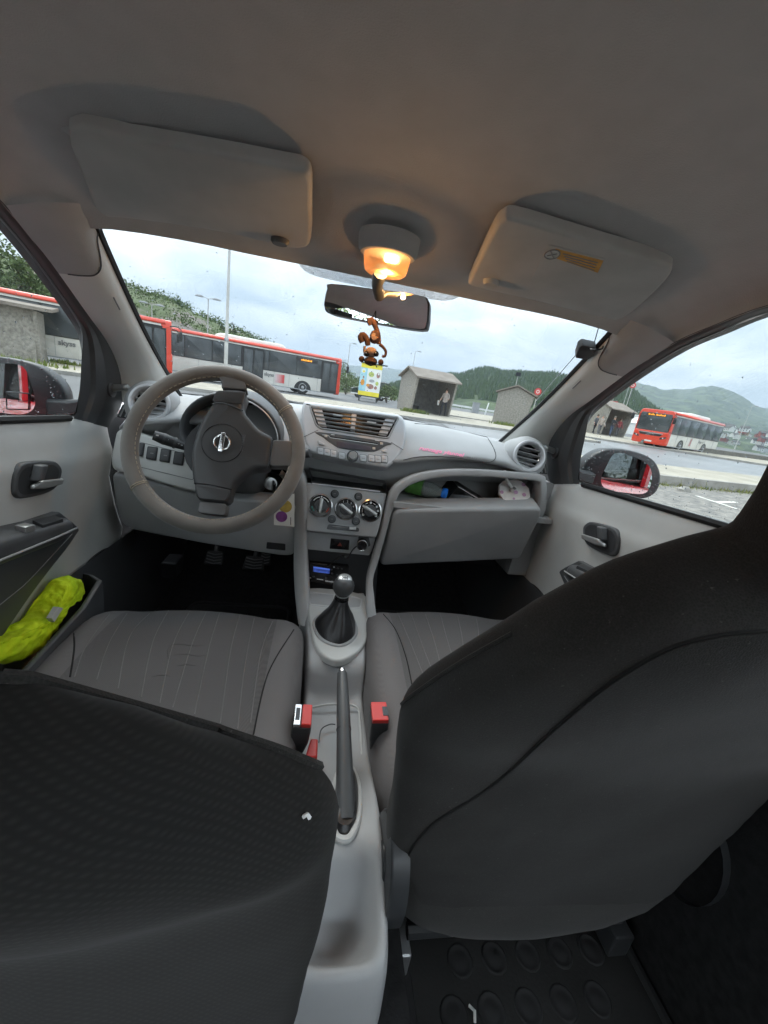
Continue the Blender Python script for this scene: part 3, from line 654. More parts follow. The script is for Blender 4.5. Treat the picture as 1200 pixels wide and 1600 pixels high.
c3 = azp(39.55, 38.5); hd3 = -V(math.sin(math.radians(64)), math.cos(math.radians(64)), 0)
bus('bus', V(c3[0], c3[1], gz(c3[0])-.02), hd3, 11, 'red fronted bus driving towards us beyond the right door window', None, right=False, sc=1.0)

# ---------------------------------------------------------------- shelters
def shelter(org, ang, Lx, D, label, h=2.25, ridge_h=2.85, group=None, seat=True):
    root = empty('bus_shelter', org, label, 'shelter', group, rz=ang)
    w = MB(); w.loft([[V(0, 0, 0), V(0, D, 0), V(.14, D, 0), V(.14, 0, 0)], [V(0, -.35, h), V(0, D, h), V(.14, D, h), V(.14, -.35, h)], [V(0, D*.42, ridge_h-.05), V(0, D*.43, ridge_h-.05), V(.14, D*.43, ridge_h-.05), V(.14, D*.42, ridge_h-.05)]]); obj('end_wall', w, 'concrete', root, smooth=False)
    w = MB(); w.loft([[V(Lx-.14, 0, 0), V(Lx-.14, D, 0), V(Lx, D, 0), V(Lx, 0, 0)], [V(Lx-.14, -.35, h), V(Lx-.14, D, h), V(Lx, D, h), V(Lx, -.35, h)], [V(Lx-.14, D*.42, ridge_h-.05), V(Lx-.14, D*.43, ridge_h-.05), V(Lx, D*.43, ridge_h-.05), V(Lx, D*.42, ridge_h-.05)]]); obj('end_wall', w, 'concrete', root, smooth=False)
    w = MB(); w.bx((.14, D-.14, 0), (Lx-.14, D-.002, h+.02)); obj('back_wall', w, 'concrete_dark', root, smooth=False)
    r = MB(); ov = .18
    r.loft([[V(x, -.6, h-.02), V(x, D*.43, ridge_h), V(x, D+.2, h-.02), V(x, D+.2, h+.08), V(x, D*.43, ridge_h+.11), V(x, -.6, h+.08)] for x in (-ov, Lx+ov)]); obj('roof', r, 'roof_felt', root, smooth=False)
    if seat:
        b = MB(); b.bx((.3, D-.55, .40), (Lx*.55, D-.16, .46)); b.bx((.4, D-.45, 0), (.48, D-.2, .4)); b.bx((Lx*.5, D-.45, 0), (Lx*.5+.08, D-.2, .4)); obj('bench', b, 'concrete_dark', root, smooth=False)
    return root
s0 = Gd(640, 643, .13); shelter(s0, math.radians(14), 3.15, 2.3, 'gabled concrete bus shelter straight ahead with a person standing in it')
s1 = Gd(816, 667, .13); shelter(s1, math.radians(62), 3.6, 2.3, 'pale concrete shelter with sloping roof beside the right windscreen pillar')
s2 = Gd(937, 679, .13); shelter(s2, math.radians(25), 5.0, 3.0, 'far concrete shelter with people waiting, left of the oncoming bus', h=2.7, ridge_h=3.5)
a0 = azp(-32.0, 26); a0 = V(a0[0], a0[1], gz(a0[0])+.08)
def left_shed():
    root = empty('bus_shelter', a0, 'rough pebbledash concrete shelter beyond the left door window', 'shelter', rz=math.radians(205))
    w = MB(); w.bx((0, 0, 0), (4.4, .16, 2.4)); obj('side_wall', w, 'concrete', root, smooth=False)
    w = MB(); w.loft([[V(-.15, .0, 0), V(-.002, .0, 0), V(-.002, -2.0, 0), V(-.15, -2.0, 0)], [V(-.15, .3, 2.3), V(-.002, .3, 2.3), V(-.002, -2.0, 2.3), V(-.15, -2.0, 2.3)]]); obj('end_wall', w, 'concrete', root, smooth=False)
    r = MB(); r.loft([[V(x, .65, 2.32), V(x, .65, 2.46), V(x, -2.3, 2.72), V(x, -2.3, 2.58)] for x in (-.75, 4.8)]); obj('roof', r, 'roof_felt', root, smooth=False)
left_shed()
mb = MB(); rs_ = random.Random(4)
for i in range(1500):
    b = random.choice([(Gd(95, 568, .13), 1.1), (Gd(30, 566, .13), 2.0), (Gd(636, 643, .13), .35), (Gd(655, 646, .13), .5), (Gd(785, 664, .13), .8)]); p = b[0]+V(random.gauss(0, .5)*b[1], random.gauss(0, .15)*b[1], 0); h = random.uniform(.08, .3); l = V(random.gauss(0, .03), .01, 0); mb.add([p-l, p+l, p+V(random.gauss(0, .06), random.gauss(0, .06), h)], [(0, 1, 2)])
obj('grass', mb, 'grass', smooth=False, recalc=False, kind='stuff', label='tufts of grass at the feet of the concrete shelters')

# ---------------------------------------------------------------- street lamps, poles, signs
def lamp(az, d, top_el, kind, label, group=None, zb=None, r=.07):
    b = azp(az, d); z = gz(b[0]) if zb is None else zb; h = CAM_P[2]+top_el*d-z; root = empty('street_lamp', V(b[0], b[1], z), label, 'street lamp', group, rz=-math.radians(az))
    p = MB(); p.lathe([(r*1.5, 0), (r*1.5, .5), (r, .6), (r*.6, h)], V(0, 0, 0), (0, 0, 1), 10); obj('post', p, 'galv', root)
    for s in ((-1, 1) if kind == 'double' else (1,)):
        a = MB(); a.tube([V(0, 0, h-.02), V(s*.25, 0, h+.08), V(s*.45, 0, h+.1)], r*.45, 6); obj('arm', a, 'galv', root)
        a = MB(); a.loft([rounded([V(s*x, -w, h+.04), V(s*x, w, h+.04), V(s*x, w*.7, h+.04+t), V(s*x, -w*.7, h+.04+t)], .03, 2) for x, w, t in ((.4, .08, .1), (.6, .16, .17), (1.0, .14, .14), (1.15, .06, .06))]); obj('lantern', a, 'bus_grey', root)
    return root
lamp(-15.62, 46, .128, 'double', 'double armed street lamp behind the farther bus roof')
lamp(-21.5, 52, .094, 'double', 'pale double street lamp above the bus beside the left pillar')
lamp(2.0, 74, .094, 'single', 'faint street lamp just left of the hanging monkey toy')
lamp(10.8, 78, .100, 'single', 'faint street lamp above the gabled shelter roof')
lamp(37.6, 92, .098, 'single', 'thin street lamp behind the oncoming bus roof')
lamp(49.2, 110, .075, 'single', 'faint street lamp in front of the mountain slope at far right')
b_ = azp(-13.45, 24.5); root = empty('flag_pole', V(b_[0], b_[1], gz(b_[0])), 'tall bare pole standing in front of the farther bus', 'pole')
p = MB(); p.lathe([(.16, 0), (.16, .06), (.10, .07), (.10, 2.6), (.085, 2.62), (.04, 11)], V(0, 0, 0), (0, 0, 1), 12); obj('shaft', p, 'galv', root)
p = MB(); p.lathe([(.115, 2.5), (.12, 2.53), (.12, 2.66), (.11, 2.69)], V(0, 0, 0), (0, 0, 1), 12); obj('collar', p, 'steel', root)
b_ = azp(32.55, 52); root = empty('mast', V(b_[0], b_[1], gz(b_[0])), 'slim dark mast rising beside the right end of the windscreen', 'mast')
p = MB(); p.lathe([(.07, 0), (.05, 13.5)], V(0, 0, 0), (0, 0, 1), 8); obj('shaft', p, 'cloth_dark', root)
p = MB(); p.tube([V(0, 0, 12.2), V(.7, 0, 12.3)], .04, 6); obj('bracket', p, 'cloth_dark', root)
def stop_sign(az, d, el, kind, label):
    b = azp(az, d); z = gz(b[0]); h = CAM_P[2]+el*d-z; root = empty('stop_sign' if kind == 'disc' else 'lantern_post', V(b[0], b[1], z), label, 'sign' if kind == 'disc' else 'lamp post', rz=-math.radians(az))
    p = MB(); p.lathe([(.05, 0), (.05, h)], V(0, 0, 0), (0, 0, 1), 8); obj('post', p, 'galv', root)
    if kind == 'disc':
        p = MB(); p.lathe([(.38, 0), (.38, .04)], V(0, -.06, h-.3), (0, -1, 0), 20); dd = obj('disc', p, 'sign_red', root)
        p = MB(); p.lathe([(.2, .0), (.2, .045)], V(0, -.06, h-.3), (0, -1, 0), 16); obj('disc_centre', p, 'ad_white', dd)
        p = MB(); p.lathe([(.1, .0), (.1, .05)], V(0, -.06, h-.3), (0, -1, 0), 16); obj('disc_pupil', p, 'sign_red', dd)
    else:
        p = MB(); p.bx((-.4, -.25, h-.55), (.4, .25, h)); obj('lantern', p, 'cloth_dark', root, smooth=False, bevel=.05)
stop_sign(27.6, 50, .058, 'disc', 'red round stop sign above the pale shelter by the pillar')
stop_sign(37.95, 66, .094, 'disc', 'red round stop sign on a post behind the waiting people')
stop_sign(36.35, 80, .092, 'box', 'dark square lantern on a post above the far shelter')
stop_sign(24.7, 70, .087, 'box', 'dark square lantern post above the pale shelter roof')

# ---------------------------------------------------------------- van and advertising board
def van():
    d = nz(V(1, .05, 0)); o = Gd(541, 621); o = azp(2.9, 50); root = empty('van', V(o[0], o[1], gz(o[0])), 'dark green delivery van parked beyond the advertising board', 'van', rz=math.radians(2)); n = MB()
    prof = [(0, .45), (0, 1.0), (.25, 1.15), (.9, 1.25), (1.45, 2.0), (1.7, 2.15), (4.6, 2.2), (4.75, 2.0), (4.75, .45)]
    n.loft([[V(x, y+(.12 if (y == 0 and z > 1.3) else (-.12 if z > 1.3 else 0)), z) for x, z in prof] for y in (0, 1.9)]); obj('body', n, 'van_green', root, smooth=False, bevel=.06)
    n = MB(); n.plate(rounded([V(1.05, .05, 1.3), V(1.9, .05, 1.3), V(1.9, .05, 1.9), V(1.5, .05, 1.9)], .06), (0, -1, 0), 0, .02, 0); obj('side_window', n, 'bus_glass', root, smooth=False)
    n = MB(); n.loft([[V(.93, y, 1.27), V(1.43, y, 1.97), V(1.45, y, 1.95)] for y in (.2, 1.7)]); obj('windscreen', n, 'bus_glass', root, smooth=False)
    n = MB(); n.bx((-.06, -.02, .42), (4.8, .0, .56)); obj('sill_strip', n, 'ad_white', root, smooth=False)
    for x in (.95, 3.75):
        for y in (-.0, 1.7): n = MB(); n.lathe([(.2, 0), (.34, .02), (.34, .2), (.2, .22)], V(x, y+.2, .34), (0, -1, 0), 18); w = obj('wheel', n, 'tyre', root); n = MB(); n.lathe([(.2, .0), (.05, .03)], V(x, y-.0, .34), (0, -1, 0), 14); obj('rim', n, 'steel', w)
van()
def ad_board():
    # tall A-shaped kiosk board, leaning face towards us
    pl = Pl(azp(5, 40), azp(5, 1)*0+V(-.1, -.94, .18)*1); D_ = 40
    o = azp(5.3, D_); root = empty('advertising_board', V(o[0], o[1], gz(o[0])), 'tall yellow and white food advertising board in front of the van', 'sign', rz=math.radians(-6)); s = D_/31.
    w, h, z0, ln = 2.0, 2.9, .55, .85
    def q(a, b, c, d, t): # rectangle in board fractions
        return [V(-w/2+w*x, -ln*(1-y)*.9, z0+h*y) for x, y in ((a, b), (c, b), (c, d), (a, d))]
    n = nz(V(0, -h, ln*.9))
    def pn(nm, m, a, b, c, d, t, par): k = MB(); k.plate(q(a, b, c, d, t), n, t-.03, t, 0); return obj(nm, k, m, par, smooth=False)
    fr = pn('panel', 'ad_white', 0, 0, 1, 1, 0, root)
    pn('yellow_band', 'ad_yellow', 0, .86, 1, 1, .012, fr); pn('yellow_band', 'ad_yellow', 0, 0, 1, .13, .012, fr); pn('blue_field', 'ad_blue', 0, .13, .32, .86, .01, fr)
    def blob(nm, m, x, y, rx, ry, t):
        c = V(-w/2+w*x, -ln*(1-y)*.9, z0+h*y); Y = nz(V(0, ln*.9, h)); k = MB(); k.plate(ell(c, (1, 0, 0), Y, rx, ry, 14), n, t-.02, t, 0); obj(nm, k, m, fr, smooth=False)
    blob('picture', 'ad_white', .14, .76, .2, .22, .02); blob('picture', 'ad_yellow', .15, .74, .11, .1, .024); blob('picture', 'ad_orange', .15, .40, .19, .3, .02); blob('picture', 'ad_brown', .17, .56, .07, .13, .024)
    blob('picture', 'ad_green', .52, .68, .27, .24, .02); blob('picture', 'ad_brown', .55, .30, .3, .24, .02); blob('picture', 'ad_orange', .42, .33, .16, .13, .024); blob('picture', 'bus_grey', .58, .48, .26, .14, .026)
    blob('picture', 'ad_brown', .85, .68, .17, .26, .02); blob('picture', 'ad_green', .84, .42, .15, .2, .02); blob('picture', 'ad_brown', .80, .28, .14, .16, .024); blob('picture', 'ad_white', .86, .72, .08, .1, .028)
    k = MB()
    k.loft([[V(-w/2+.02, -ln*.9+.05, z0-.1), V(w/2-.02, -ln*.9+.05, z0-.1), V(w/2-.02, 1.1, z0-.1), V(-w/2+.02, 1.1, z0-.1)], [V(-w/2+.02, .0+.05, z0+h), V(w/2-.02, .05, z0+h), V(w/2-.02, .55, z0+h), V(-w/2+.02, .55, z0+h)]]); obj('housing', k, 'van_green', root, smooth=False)
    k = MB(); k.bx((-w/2-.1, -.1, z0+h+.02), (w/2+.45, .7, z0+h+.1)); obj('top_cap', k, 'van_green', root, smooth=False)
    for x in (-w/2+.15, w/2-.15):
        k = MB(); k.bx((x-.05, -.4, 0), (x+.05, .9, z0-.1)); obj('leg', k, 'van_green', root, smooth=False)
ad_board()
def shrubs():
    rs = np.random.RandomState(9)
    for i, (u, v, r, lab) in enumerate([(609, 628, 1.1, 'leafy green bush between the board and the gabled shelter'), (583, 624, .8, 'low green bush at the foot of the advertising board'), (537, 592, 1.5, 'pale green bush between the bus front and the van'), (613, 600, 1.2, 'thin young tree behind the gabled shelter')]):
        c = azp(*( (7.9, 46), (6.6, 44), (2.2, 56), (8.6, 60))[i]); root = empty('bush', V(c[0], c[1], gz(c[0])), lab, 'bush'); m = MB(); t = MB()
        for k in range(12):
            e = V(rs.randn()*r*.45, rs.randn()*r*.45, r*rs.uniform(.5, 1.5)); t.tube([V(0, 0, 0), e], [.03, .01], 4); leafball(m, e, r*.42, 40, .12, rs)
        obj('stem', t, 'bark', root); obj('crown', m, 'leaf', root, smooth=False, recalc=False)
shrubs()

# ---------------------------------------------------------------- people
def person(org, face, h, top, legs, hair, label, arms=((.12, .1, -.62), (.12, -.08, -.62)), stride=.12, bag=None):
    """one continuous skinned figure; face = heading angle"""
    root = empty('person', org, label, 'person', 'people waiting at the bus shelters', rz=face); k = h/1.75
    J = [(0, 0, .95), (0, 0, 1.15), (0, .01, 1.38), (0, .02, 1.50), (0, .04, 1.60), (0, .05, 1.70)]; R = [(.15, .11), (.145, .105), (.17, .11), (.06, .06), (.085, .10), (.07, .085)]
    E = [(i, i+1) for i in range(5)]
    for s, off, (ax, ay, az) in ((-1, -1, arms[0]), (1, 1, arms[1])):
        b = len(J); J += [(s*.17, 0, 1.40), (s*(.21+ax*.3), ay*.3, 1.40+az*.45), (s*(.19+ax), ay+.08, 1.40+az*.85), (s*(.18+ax), ay+.12, 1.40+az)]; R += [(.06, .06), (.048, .048), (.038, .038), (.03, .045)]; E += [(2, b), (b, b+1), (b+1, b+2), (b+2, b+3)]
        b = len(J); J += [(s*.095, 0, .88), (s*.11, off*stride*.5, .50), (s*.115, off*stride-.03, .09), (s*.125, off*stride+.14, .035)]; R += [(.095, .1), (.065, .07), (.045, .05), (.04, .035)]; E += [(0, b), (b, b+1), (b+1, b+2), (b+2, b+3)]
    me = bpy.data.meshes.new('body'); me.from_pydata([tuple(c*k for c in p) for p in J], E, []); o = bpy.data.objects.new('body', me); COL.objects.link(o)
    m = o.modifiers.new('s', 'SKIN'); 
    for i, sv in enumerate(me.skin_vertices[0].data): sv.radius = (R[i][0]*k, R[i][1]*k); sv.use_root = (i == 0)
    u = o.modifiers.new('u', 'SUBSURF'); u.levels = 1; u.render_levels = 1
    bpy.context.view_layer.update(); dg = bpy.context.evaluated_depsgraph_get(); nm = bpy.data.meshes.new_from_object(o.evaluated_get(dg)); bpy.data.objects.remove(o)
    nm.name = 'body'; nm.materials.clear()
    for q in (legs, top, 'skin', 'gloss_black'): nm.materials.append(MATS[q])
    for p in nm.polygons:
        c = p.center/k; hand = min(abs(c.z-J[9][2]), abs(c.z-J[17][2])) < .07 and abs(c.x) > .22
        p.material_index = 3 if c.z < .085 else 0 if c.z < .93 and not abs(c.x) > .2 else 2 if c.z > 1.47 or hand else 1; p.use_smooth = True
    b = bpy.data.objects.new('body', nm); COL.objects.link(b); b.parent = root
    hr = MB(); hr.lathe([(.02, .11), (.075, .09), (.098, .03), (.098, -.04), (.085, -.09)], V(0, .025, 1.68)*k, (0, -.15, 1), 12); obj('hair', hr, hair, root)
    n = MB(); n.loft([ell(V(0, .145, 1.625)*k, (1, 0, 0), (0, 0, 1), .012, .02, 6), ell(V(0, .17, 1.615)*k, (1, 0, 0), (0, 0, 1), .01, .012, 6)]); obj('nose', n, 'skin', root)
    if bag: g = MB(); g.box(V(*bag)*k, V(.05, .12, .16)*k); obj('bag', g, 'paper', root, bevel=.02)
    return root
pz = lambda u, v: Gd(u, v, .13)
person(pz(691, 650), math.radians(150), 1.85, 'cloth_beige', 'cloth_dark', 'hair_brown', 'person in beige top and dark trousers standing in the gabled shelter', ((.1, .25, -.35), (.16, .05, -.62)), .14, (.42, .05, .8))
person(pz(926, 677.5), math.radians(200), 1.95, 'cloth_grey', 'cloth_dark', 'hair_brown', 'person in dark grey jacket, first from the left by the far shelter', ((.05, .2, -.4), (.1, 0, -.62)))
person(pz(934, 679), math.radians(170), 1.95, 'cloth_beige', 'cloth_grey', 'hair_grey', 'person in pale jacket second from the left by the far shelter')
person(pz(952, 681.5), math.radians(190), 2.0, 'cloth_dark', 'denim', 'hair_grey', 'person in black jacket and jeans in front of the far shelter opening', ((.08, .25, -.35), (.08, .25, -.35)))
person(pz(962, 682), math.radians(160), 1.95, 'cloth_red', 'cloth_grey', 'hair_brown', 'person in dark red jacket nearest the oncoming bus')

# ---------------------------------------------------------------- far shore: houses, boats, sheds
def far():
    rs = np.random.RandomState(21)
    def hm(wall):
        b = MB(); b.bx((-4, -3, 0), (4, 3, 4.2)); b.add([(-4, -3, 4.2), (-4, 3, 4.2), (-4, 0, 6.2), (4, -3, 4.2), (4, 3, 4.2), (4, 0, 6.2)], [(0, 1, 2), (3, 5, 4)]); n = len(b.f); b.m = [0]*n
        b.cm = 1; b.loft([[V(x, -3.4, 3.98), V(x, 0, 6.3), V(x, 3.4, 3.98), V(x, 3.4, 4.2), V(x, 0, 6.6), V(x, -3.4, 4.2)] for x in (-4.4, 4.4)])
        b.cm = 2
        for x in (-2.4, 0, 2.4):
            for z in (.9, 2.7):
                for y in (-3.02, 2.98): b.bx((x-.5, y, z), (x+.5, y+.04, z+1.1))
        return mesh_of('house', b, [wall, 'roof_dark', 'bus_glass'], smooth=False)
    ms = [hm('house_white'), hm('house_white'), hm('house_white'), hm('house_ochre'), hm('house_red')]; nmz = ['white house with dark roof on the far shore slope', 'white house with dark roof on the far shore slope', 'white house with dark roof on the far shore slope', 'ochre house with dark roof among white ones on the far shore', 'red house with dark roof among white ones on the far shore']
    for i in range(110):
        az = rs.uniform(44, 54); d = rs.uniform(560, 900); el = rs.uniform(-.004, .034)
        k = rs.randint(0, 7); k = k if k < 5 else 0; o = bpy.data.objects.new('house', ms[k]); COL.objects.link(o); p = azp(az, d, CAM_P[2]+el*d-2); o.location = p; o.rotation_euler = (0, 0, rs.uniform(0, PI)); tag(o, nmz[k], 'house', 'houses on the far shore')
    for i in range(16):
        az = rs.uniform(5.5, 9.6); d = rs.uniform(600, 800); o = bpy.data.objects.new('house', ms[i % 3]); COL.objects.link(o); o.location = azp(az, d, rs.uniform(0, 12)); o.rotation_euler = (0, 0, rs.uniform(0, PI)); tag(o, 'white waterside house seen between the board and the gabled shelter', 'house', 'houses across the water straight ahead')
    # the slope the houses stand on
    ridge('town_slope', [(40, 0), (43, .012), (46, .022), (50, .028), (55, .03), (62, .028), (70, .02), (80, 0)], 1060, 430, 200, 'far_green', .0008, .4, seed=31)
    def boat():
        b = MB(); b.loft([[V(x, -w, .9+.25*(x > 2)), V(x, -w*.55, 0), V(x, w*.55, 0), V(x, w, .9+.25*(x > 2))] for x, w in ((-3.6, 1.1), (-2, 1.25), (1, 1.2), (3, .7), (4.2, .06))]); return mesh_of('hull', b, 'boat_white', smooth=False)
    hb_ = boat(); c = MB(); c.loft([[V(-1.8, -.9, .9), V(-1.8, .9, .9), V(1.6, .8, .9), V(1.6, -.8, .9)], [V(-1.5, -.75, 2.2), V(-1.5, .75, 2.2), V(.8, .65, 2.2), V(.8, -.65, 2.2)]]); cm = mesh_of('cabin', c, 'boat_white', smooth=False)
    w = MB(); w.loft([[V(-1.66, -.93, 1.4), V(-1.66, .93, 1.4), V(1.4, .85, 1.4), V(1.4, -.85, 1.4)], [V(-1.56, -.84, 1.95), V(-1.56, .84, 1.95), V(1.1, .76, 1.95), V(1.1, -.76, 1.95)]], True, False); wm = mesh_of('cabin_window', w, 'bus_glass', smooth=False)
    for i, az in enumerate([43.2, 44.6, 46.2, 47.5, 48.3, 49.6, 50.6, 52]):
        d = 150+20*(i % 3); p = azp(az, d, -2.6); root = empty('motor_boat', p, 'white motor boat moored along the right hand shore', 'boat', 'moored white boats', rz=rs.uniform(-.5, .5)+.8)
        for n_, m_ in (('hull', hb_), ('cabin', cm), ('cabin_window', wm)):
            o = bpy.data.objects.new(n_, m_); COL.objects.link(o); o.parent = root
    # quay wall and a white ferry house behind the far shelter
    n = MB(); p = azp(36, 118, gz(70)); root = empty('harbour_building', p, 'white harbour building with red top behind the far shelter', 'building', rz=-.5); n.bx((-7, -4, 0), (7, 4, 4.6)); obj('wall', n, 'house_white', root, smooth=False); n = MB(); n.bx((-3.5, -2, 4.6), (1.5, 2, 6.4)); obj('upper_storey', n, 'house_white', root, smooth=False); n = MB(); n.bx((-3.7, -2.2, 6.4), (1.7, 2.2, 7.0)); obj('roof', n, 'sign_red', root, smooth=False)
    for k in range(5): n = MB(); n.bx((-6+k*2.6, -4.03, 1.6), (-4.6+k*2.6, -3.98, 3.2)); obj('window', n, 'bus_glass', root, smooth=False)
    n = MB(); p = azp(39.9, 105, gz(65)); root = empty('tent', p, 'white pointed marquee tent left of the oncoming bus', 'tent'); n.loft([[V(-3, -3, 0), V(3, -3, 0), V(3, 3, 0), V(-3, 3, 0)], [V(-3, -3, 2.4), V(3, -3, 2.4), V(3, 3, 2.4), V(-3, 3, 2.4)]]); obj('wall', n, 'boat_white', root, smooth=False); n = MB(); n.loft([[V(-3.2, -3.2, 2.42), V(3.2, -3.2, 2.42), V(3.2, 3.2, 2.42), V(-3.2, 3.2, 2.42)], [V(-.1, -.1, 4), V(.1, -.1, 4), V(.1, .1, 4), V(-.1, .1, 4)]]); obj('roof', n, 'boat_white', root, smooth=False)
    n = MB(); a, b = QY[0]+QD*0, QY[0]+QD*60; n.bx((0, 0, 0), (.0, 0, 0)) if False else None
    m = MB(); m.loft([[a+V(0, 0, -.3), a+V(0, 0, .5), a+QN*.4+V(0, 0, .5), a+QN*.4+V(0, 0, -.3)], [b+V(0, 0, -.3), b+V(0, 0, .5), b+QN*.4+V(0, 0, .5), b+QN*.4+V(0, 0, -.3)]]); tag(obj('quay_wall', m, 'concrete_dark', smooth=False), 'low dark wall along the quay behind the oncoming bus', 'wall')
    # white guard rail and post beyond the gabled shelter
    root = empty('guard_rail', azp(20, 72, gz(25)), 'low white guard rail along the far roadside right of the shelter', 'guard rail', rz=math.radians(-22)); n = MB(); n.bx((-9, -.04, .5), (9, .04, .8)); obj('rail', n, 'boat_white', root, smooth=False)
    for k in range(9): n = MB(); n.bx((-8.5+k*2.1, .04, 0), (-8.4+k*2.1, .12, .6)); obj('post', n, 'galv', root, smooth=False)
    root = empty('marker_post', azp(21.6, 60, gz(22)), 'white leaning marker post left of the pale shelter', 'post', rot=(0, .12, 0)); n = MB(); n.lathe([(.09, 0), (.09, 1.7), (.05, 1.78)], V(0, 0, 0), (0, 0, 1), 10); obj('shaft', n, 'boat_white', root)
    root = empty('utility_cabinet', azp(20.2, 64, gz(22)), 'grey utility cabinet beside the white marker post', 'cabinet'); n = MB(); n.bx((-.5, -.3, 0), (.5, .3, 1.5)); obj('housing', n, 'bus_grey', root, smooth=False, bevel=.03); n = MB(); n.bx((-.56, -.36, 1.5), (.56, .36, 1.58)); obj('lid', n, 'bus_grey', root, smooth=False); n = MB(); n.bx((-.4, -.315, .2), (.4, -.302, 1.4)); obj('door', n, 'bus_grey', root, smooth=False)
far()
# what the mirrors see behind the car
def behind():
    rs = np.random.RandomState(5)
    m = MB(); t = MB(); root = empty('hedge', (0, -11, gz(0)), 'green hedge growing behind the car, seen in the mirrors', 'hedge')
    for k in range(420): leafball(m, V(rs.uniform(-16, 9), rs.uniform(-.8, .8), rs.uniform(.3, 3.4)), .5, 60, .055, rs)
    for k in range(20): x = -15+k*1.2; t.tube([V(x, 0, 0), V(x+.1, .1, 2.5)], [.05, .02], 5)
    obj('crown', m, 'leaf', root, smooth=False, recalc=False); obj('stem', t, 'bark', root)
    root = empty('brick_house', (-13, -9.5, gz(0)), 'reddish brick house behind the car, seen in the rear mirror', 'house', rz=.2); n = MB()
    for i in range(22):
        n = MB(); z = i*.2; n.bx((-3, -3, z), (3, 3+.01*(i % 2), z+.185)); obj('wall_course', n, 'brick_wall', root, smooth=False)
    n = MB(); n.loft([[V(x, -3.4, 4.3), V(x, 0, 6), V(x, 3.4, 4.3), V(x, 3.4, 4.5), V(x, 0, 6.2), V(x, -3.4, 4.5)] for x in (-3.4, 3.4)]); obj('roof', n, 'roof_dark', root, smooth=False)
behind()

haze_box()
# ================================================================== THE CAR
CAR = empty('car', (0, -.6, gz(0)), 'small red hatchback with grey interior, seen from its own rear bench', 'car')
CARI = Matrix.Translation((0, .6, -gz(0)))
def part(name, mb, m, parent=None, **kw):
    o = obj(name, mb, m, None, **kw); o.parent = parent or CAR
    if parent is None: o.matrix_parent_inverse = CARI
    return o
def mir(pts): return [p*V(-1, 1, 1) for p in pts]
def band(A, B, back, bulge=0., k=3):
    """moulded strip between two edge curves: rows edge-back, edge, bulged middle, edge, edge-back"""
    A = [np.asarray(p) for p in A]; B = [np.asarray(p) for p in B]; bk = np.asarray(back, float); mb = MB(); rows = [[p+bk for p in A], A]
    for i in range(1, k+1):
        f = i/(k+1); rows.append([a*(1-f)+b*f-nz(bk)*bulge*math.sin(f*PI) for a, b in zip(A, B)])
    rows += [B, [p+bk for p in B]]; mb.grid(rows); return mb
def pcurve(px, pl, n=16, closed=False): 
    P = [pl.at(*q) if not isinstance(pl, list) else pl[i].at(*q) for i, q in enumerate(px)]; return samp(cr(P, 6, closed), n)

# ---- windscreen plane and edge curves (right side measured, left mirrored)
WSP = Pl((0, -.30, 1.268), (0, -.34, -.53))
def wsp(x, y): return V(x, y+.10*(1-(x/.56)**2)*0, 1.268-(y+.30)*.64)
def ws_pt(x, y):  # slightly bowed glass
    return V(x, y+.06*(1-min(1, (x/.56)**2)), 1.268-(y+.30)*.63)
Wc = [V(.558, .30, .890), V(.559, .20, .953), V(.558, .05, 1.047), V(.553, -.06, 1.117), V(.542, -.18, 1.193), V(.530, -.275, 1.252), V(.517, -.303, 1.270)]
DP = Pl((.668, 0, .86), (-.41, 0, -.045*1.0))   # plane of door frame inner edge
def DPx(z): return .672-.07*max(0, (z-.86)/.4)
def on_frame(px, dx=0.):
    out = []
    for u, v in px:
        x = .66
        for _ in range(6): p = PX(x+dx).at(u, v); x = DPx(p[2])
        out.append(p)
    return out
D_px = [(862, 757), (848, 720), (852, 684), (875, 652), (917, 622), (985, 573), (1054, 528), (1117, 502), (1200, 474)]
N_px = [(905, 756), (907, 720), (914, 684), (921, 651), (937, 630), (992, 588), (1054, 549), (1117, 521), (1200, 488)]
Dc = on_frame(D_px); Nc = on_frame(N_px, .025); Dc = [a*(1-t)+b*t for a, b, t in zip(Dc, Nc, (0, .05, .2, .32, .38, .38, .35, .3, .2))]
Dback = [V(.612, -.70, 1.285), V(.612, -1.0, 1.295), V(.605, -1.35, 1.285), V(.595, -1.75, 1.25), V(.57, -2.15, 1.16)]
Nback = [V(.64, -.70, 1.275), V(.64, -.93, 1.28)]
zD_t = sorted([(p[1], p[2], p[0]) for p in Dc[5:]+Dback])
def zD(y): a = np.array(zD_t); return np.interp(y, a[:, 0], a[:, 1])
def xD(y): a = np.array(zD_t); return np.interp(y, a[:, 0], a[:, 2])
def headliner():
    mb = MB(); st = [(-.285, 1.258), (-.30, 1.268), (-.325, 1.276), (-.37, 1.292), (-.43, 1.318), (-.52, 1.338), (-.65, 1.352), (-.9, 1.368), (-1.3, 1.372), (-1.7, 1.345), (-2.05, 1.29), (-2.2, 1.24)]
    rows = []; BOW = {-.285: .045, -.30: .045, -.325: .035, -.37: .02, -.43: .008}
    for y, zc in st:
        xd, zd = xD(y), zD(y); R = []
        for a in np.linspace(0, PI/2, 10):
            R.append(V(.27+(xd-.27)*math.sin(a)**1.0, y, zd+(zc-zd)*math.cos(a)**.9))
        R = [V(0, y, zc+.004), V(.14, y, zc+.003)]+R; R = [p+V(0, BOW.get(y, 0)*max(0, 1-(p[0]/.5)**2), 0) for p in R]
        rows.append([p*V(-1, 1, 1) for p in R[:0:-1]]+R)
    mb.grid(rows); part('headliner', mb, 'headliner', ang=0)
    # outer roof skin, red
    mb = MB(); mb.grid([[p+V(0, 0, .045) for p in r] for r in rows]); part('roof_panel', mb, 'red_paint', ang=0)
headliner()
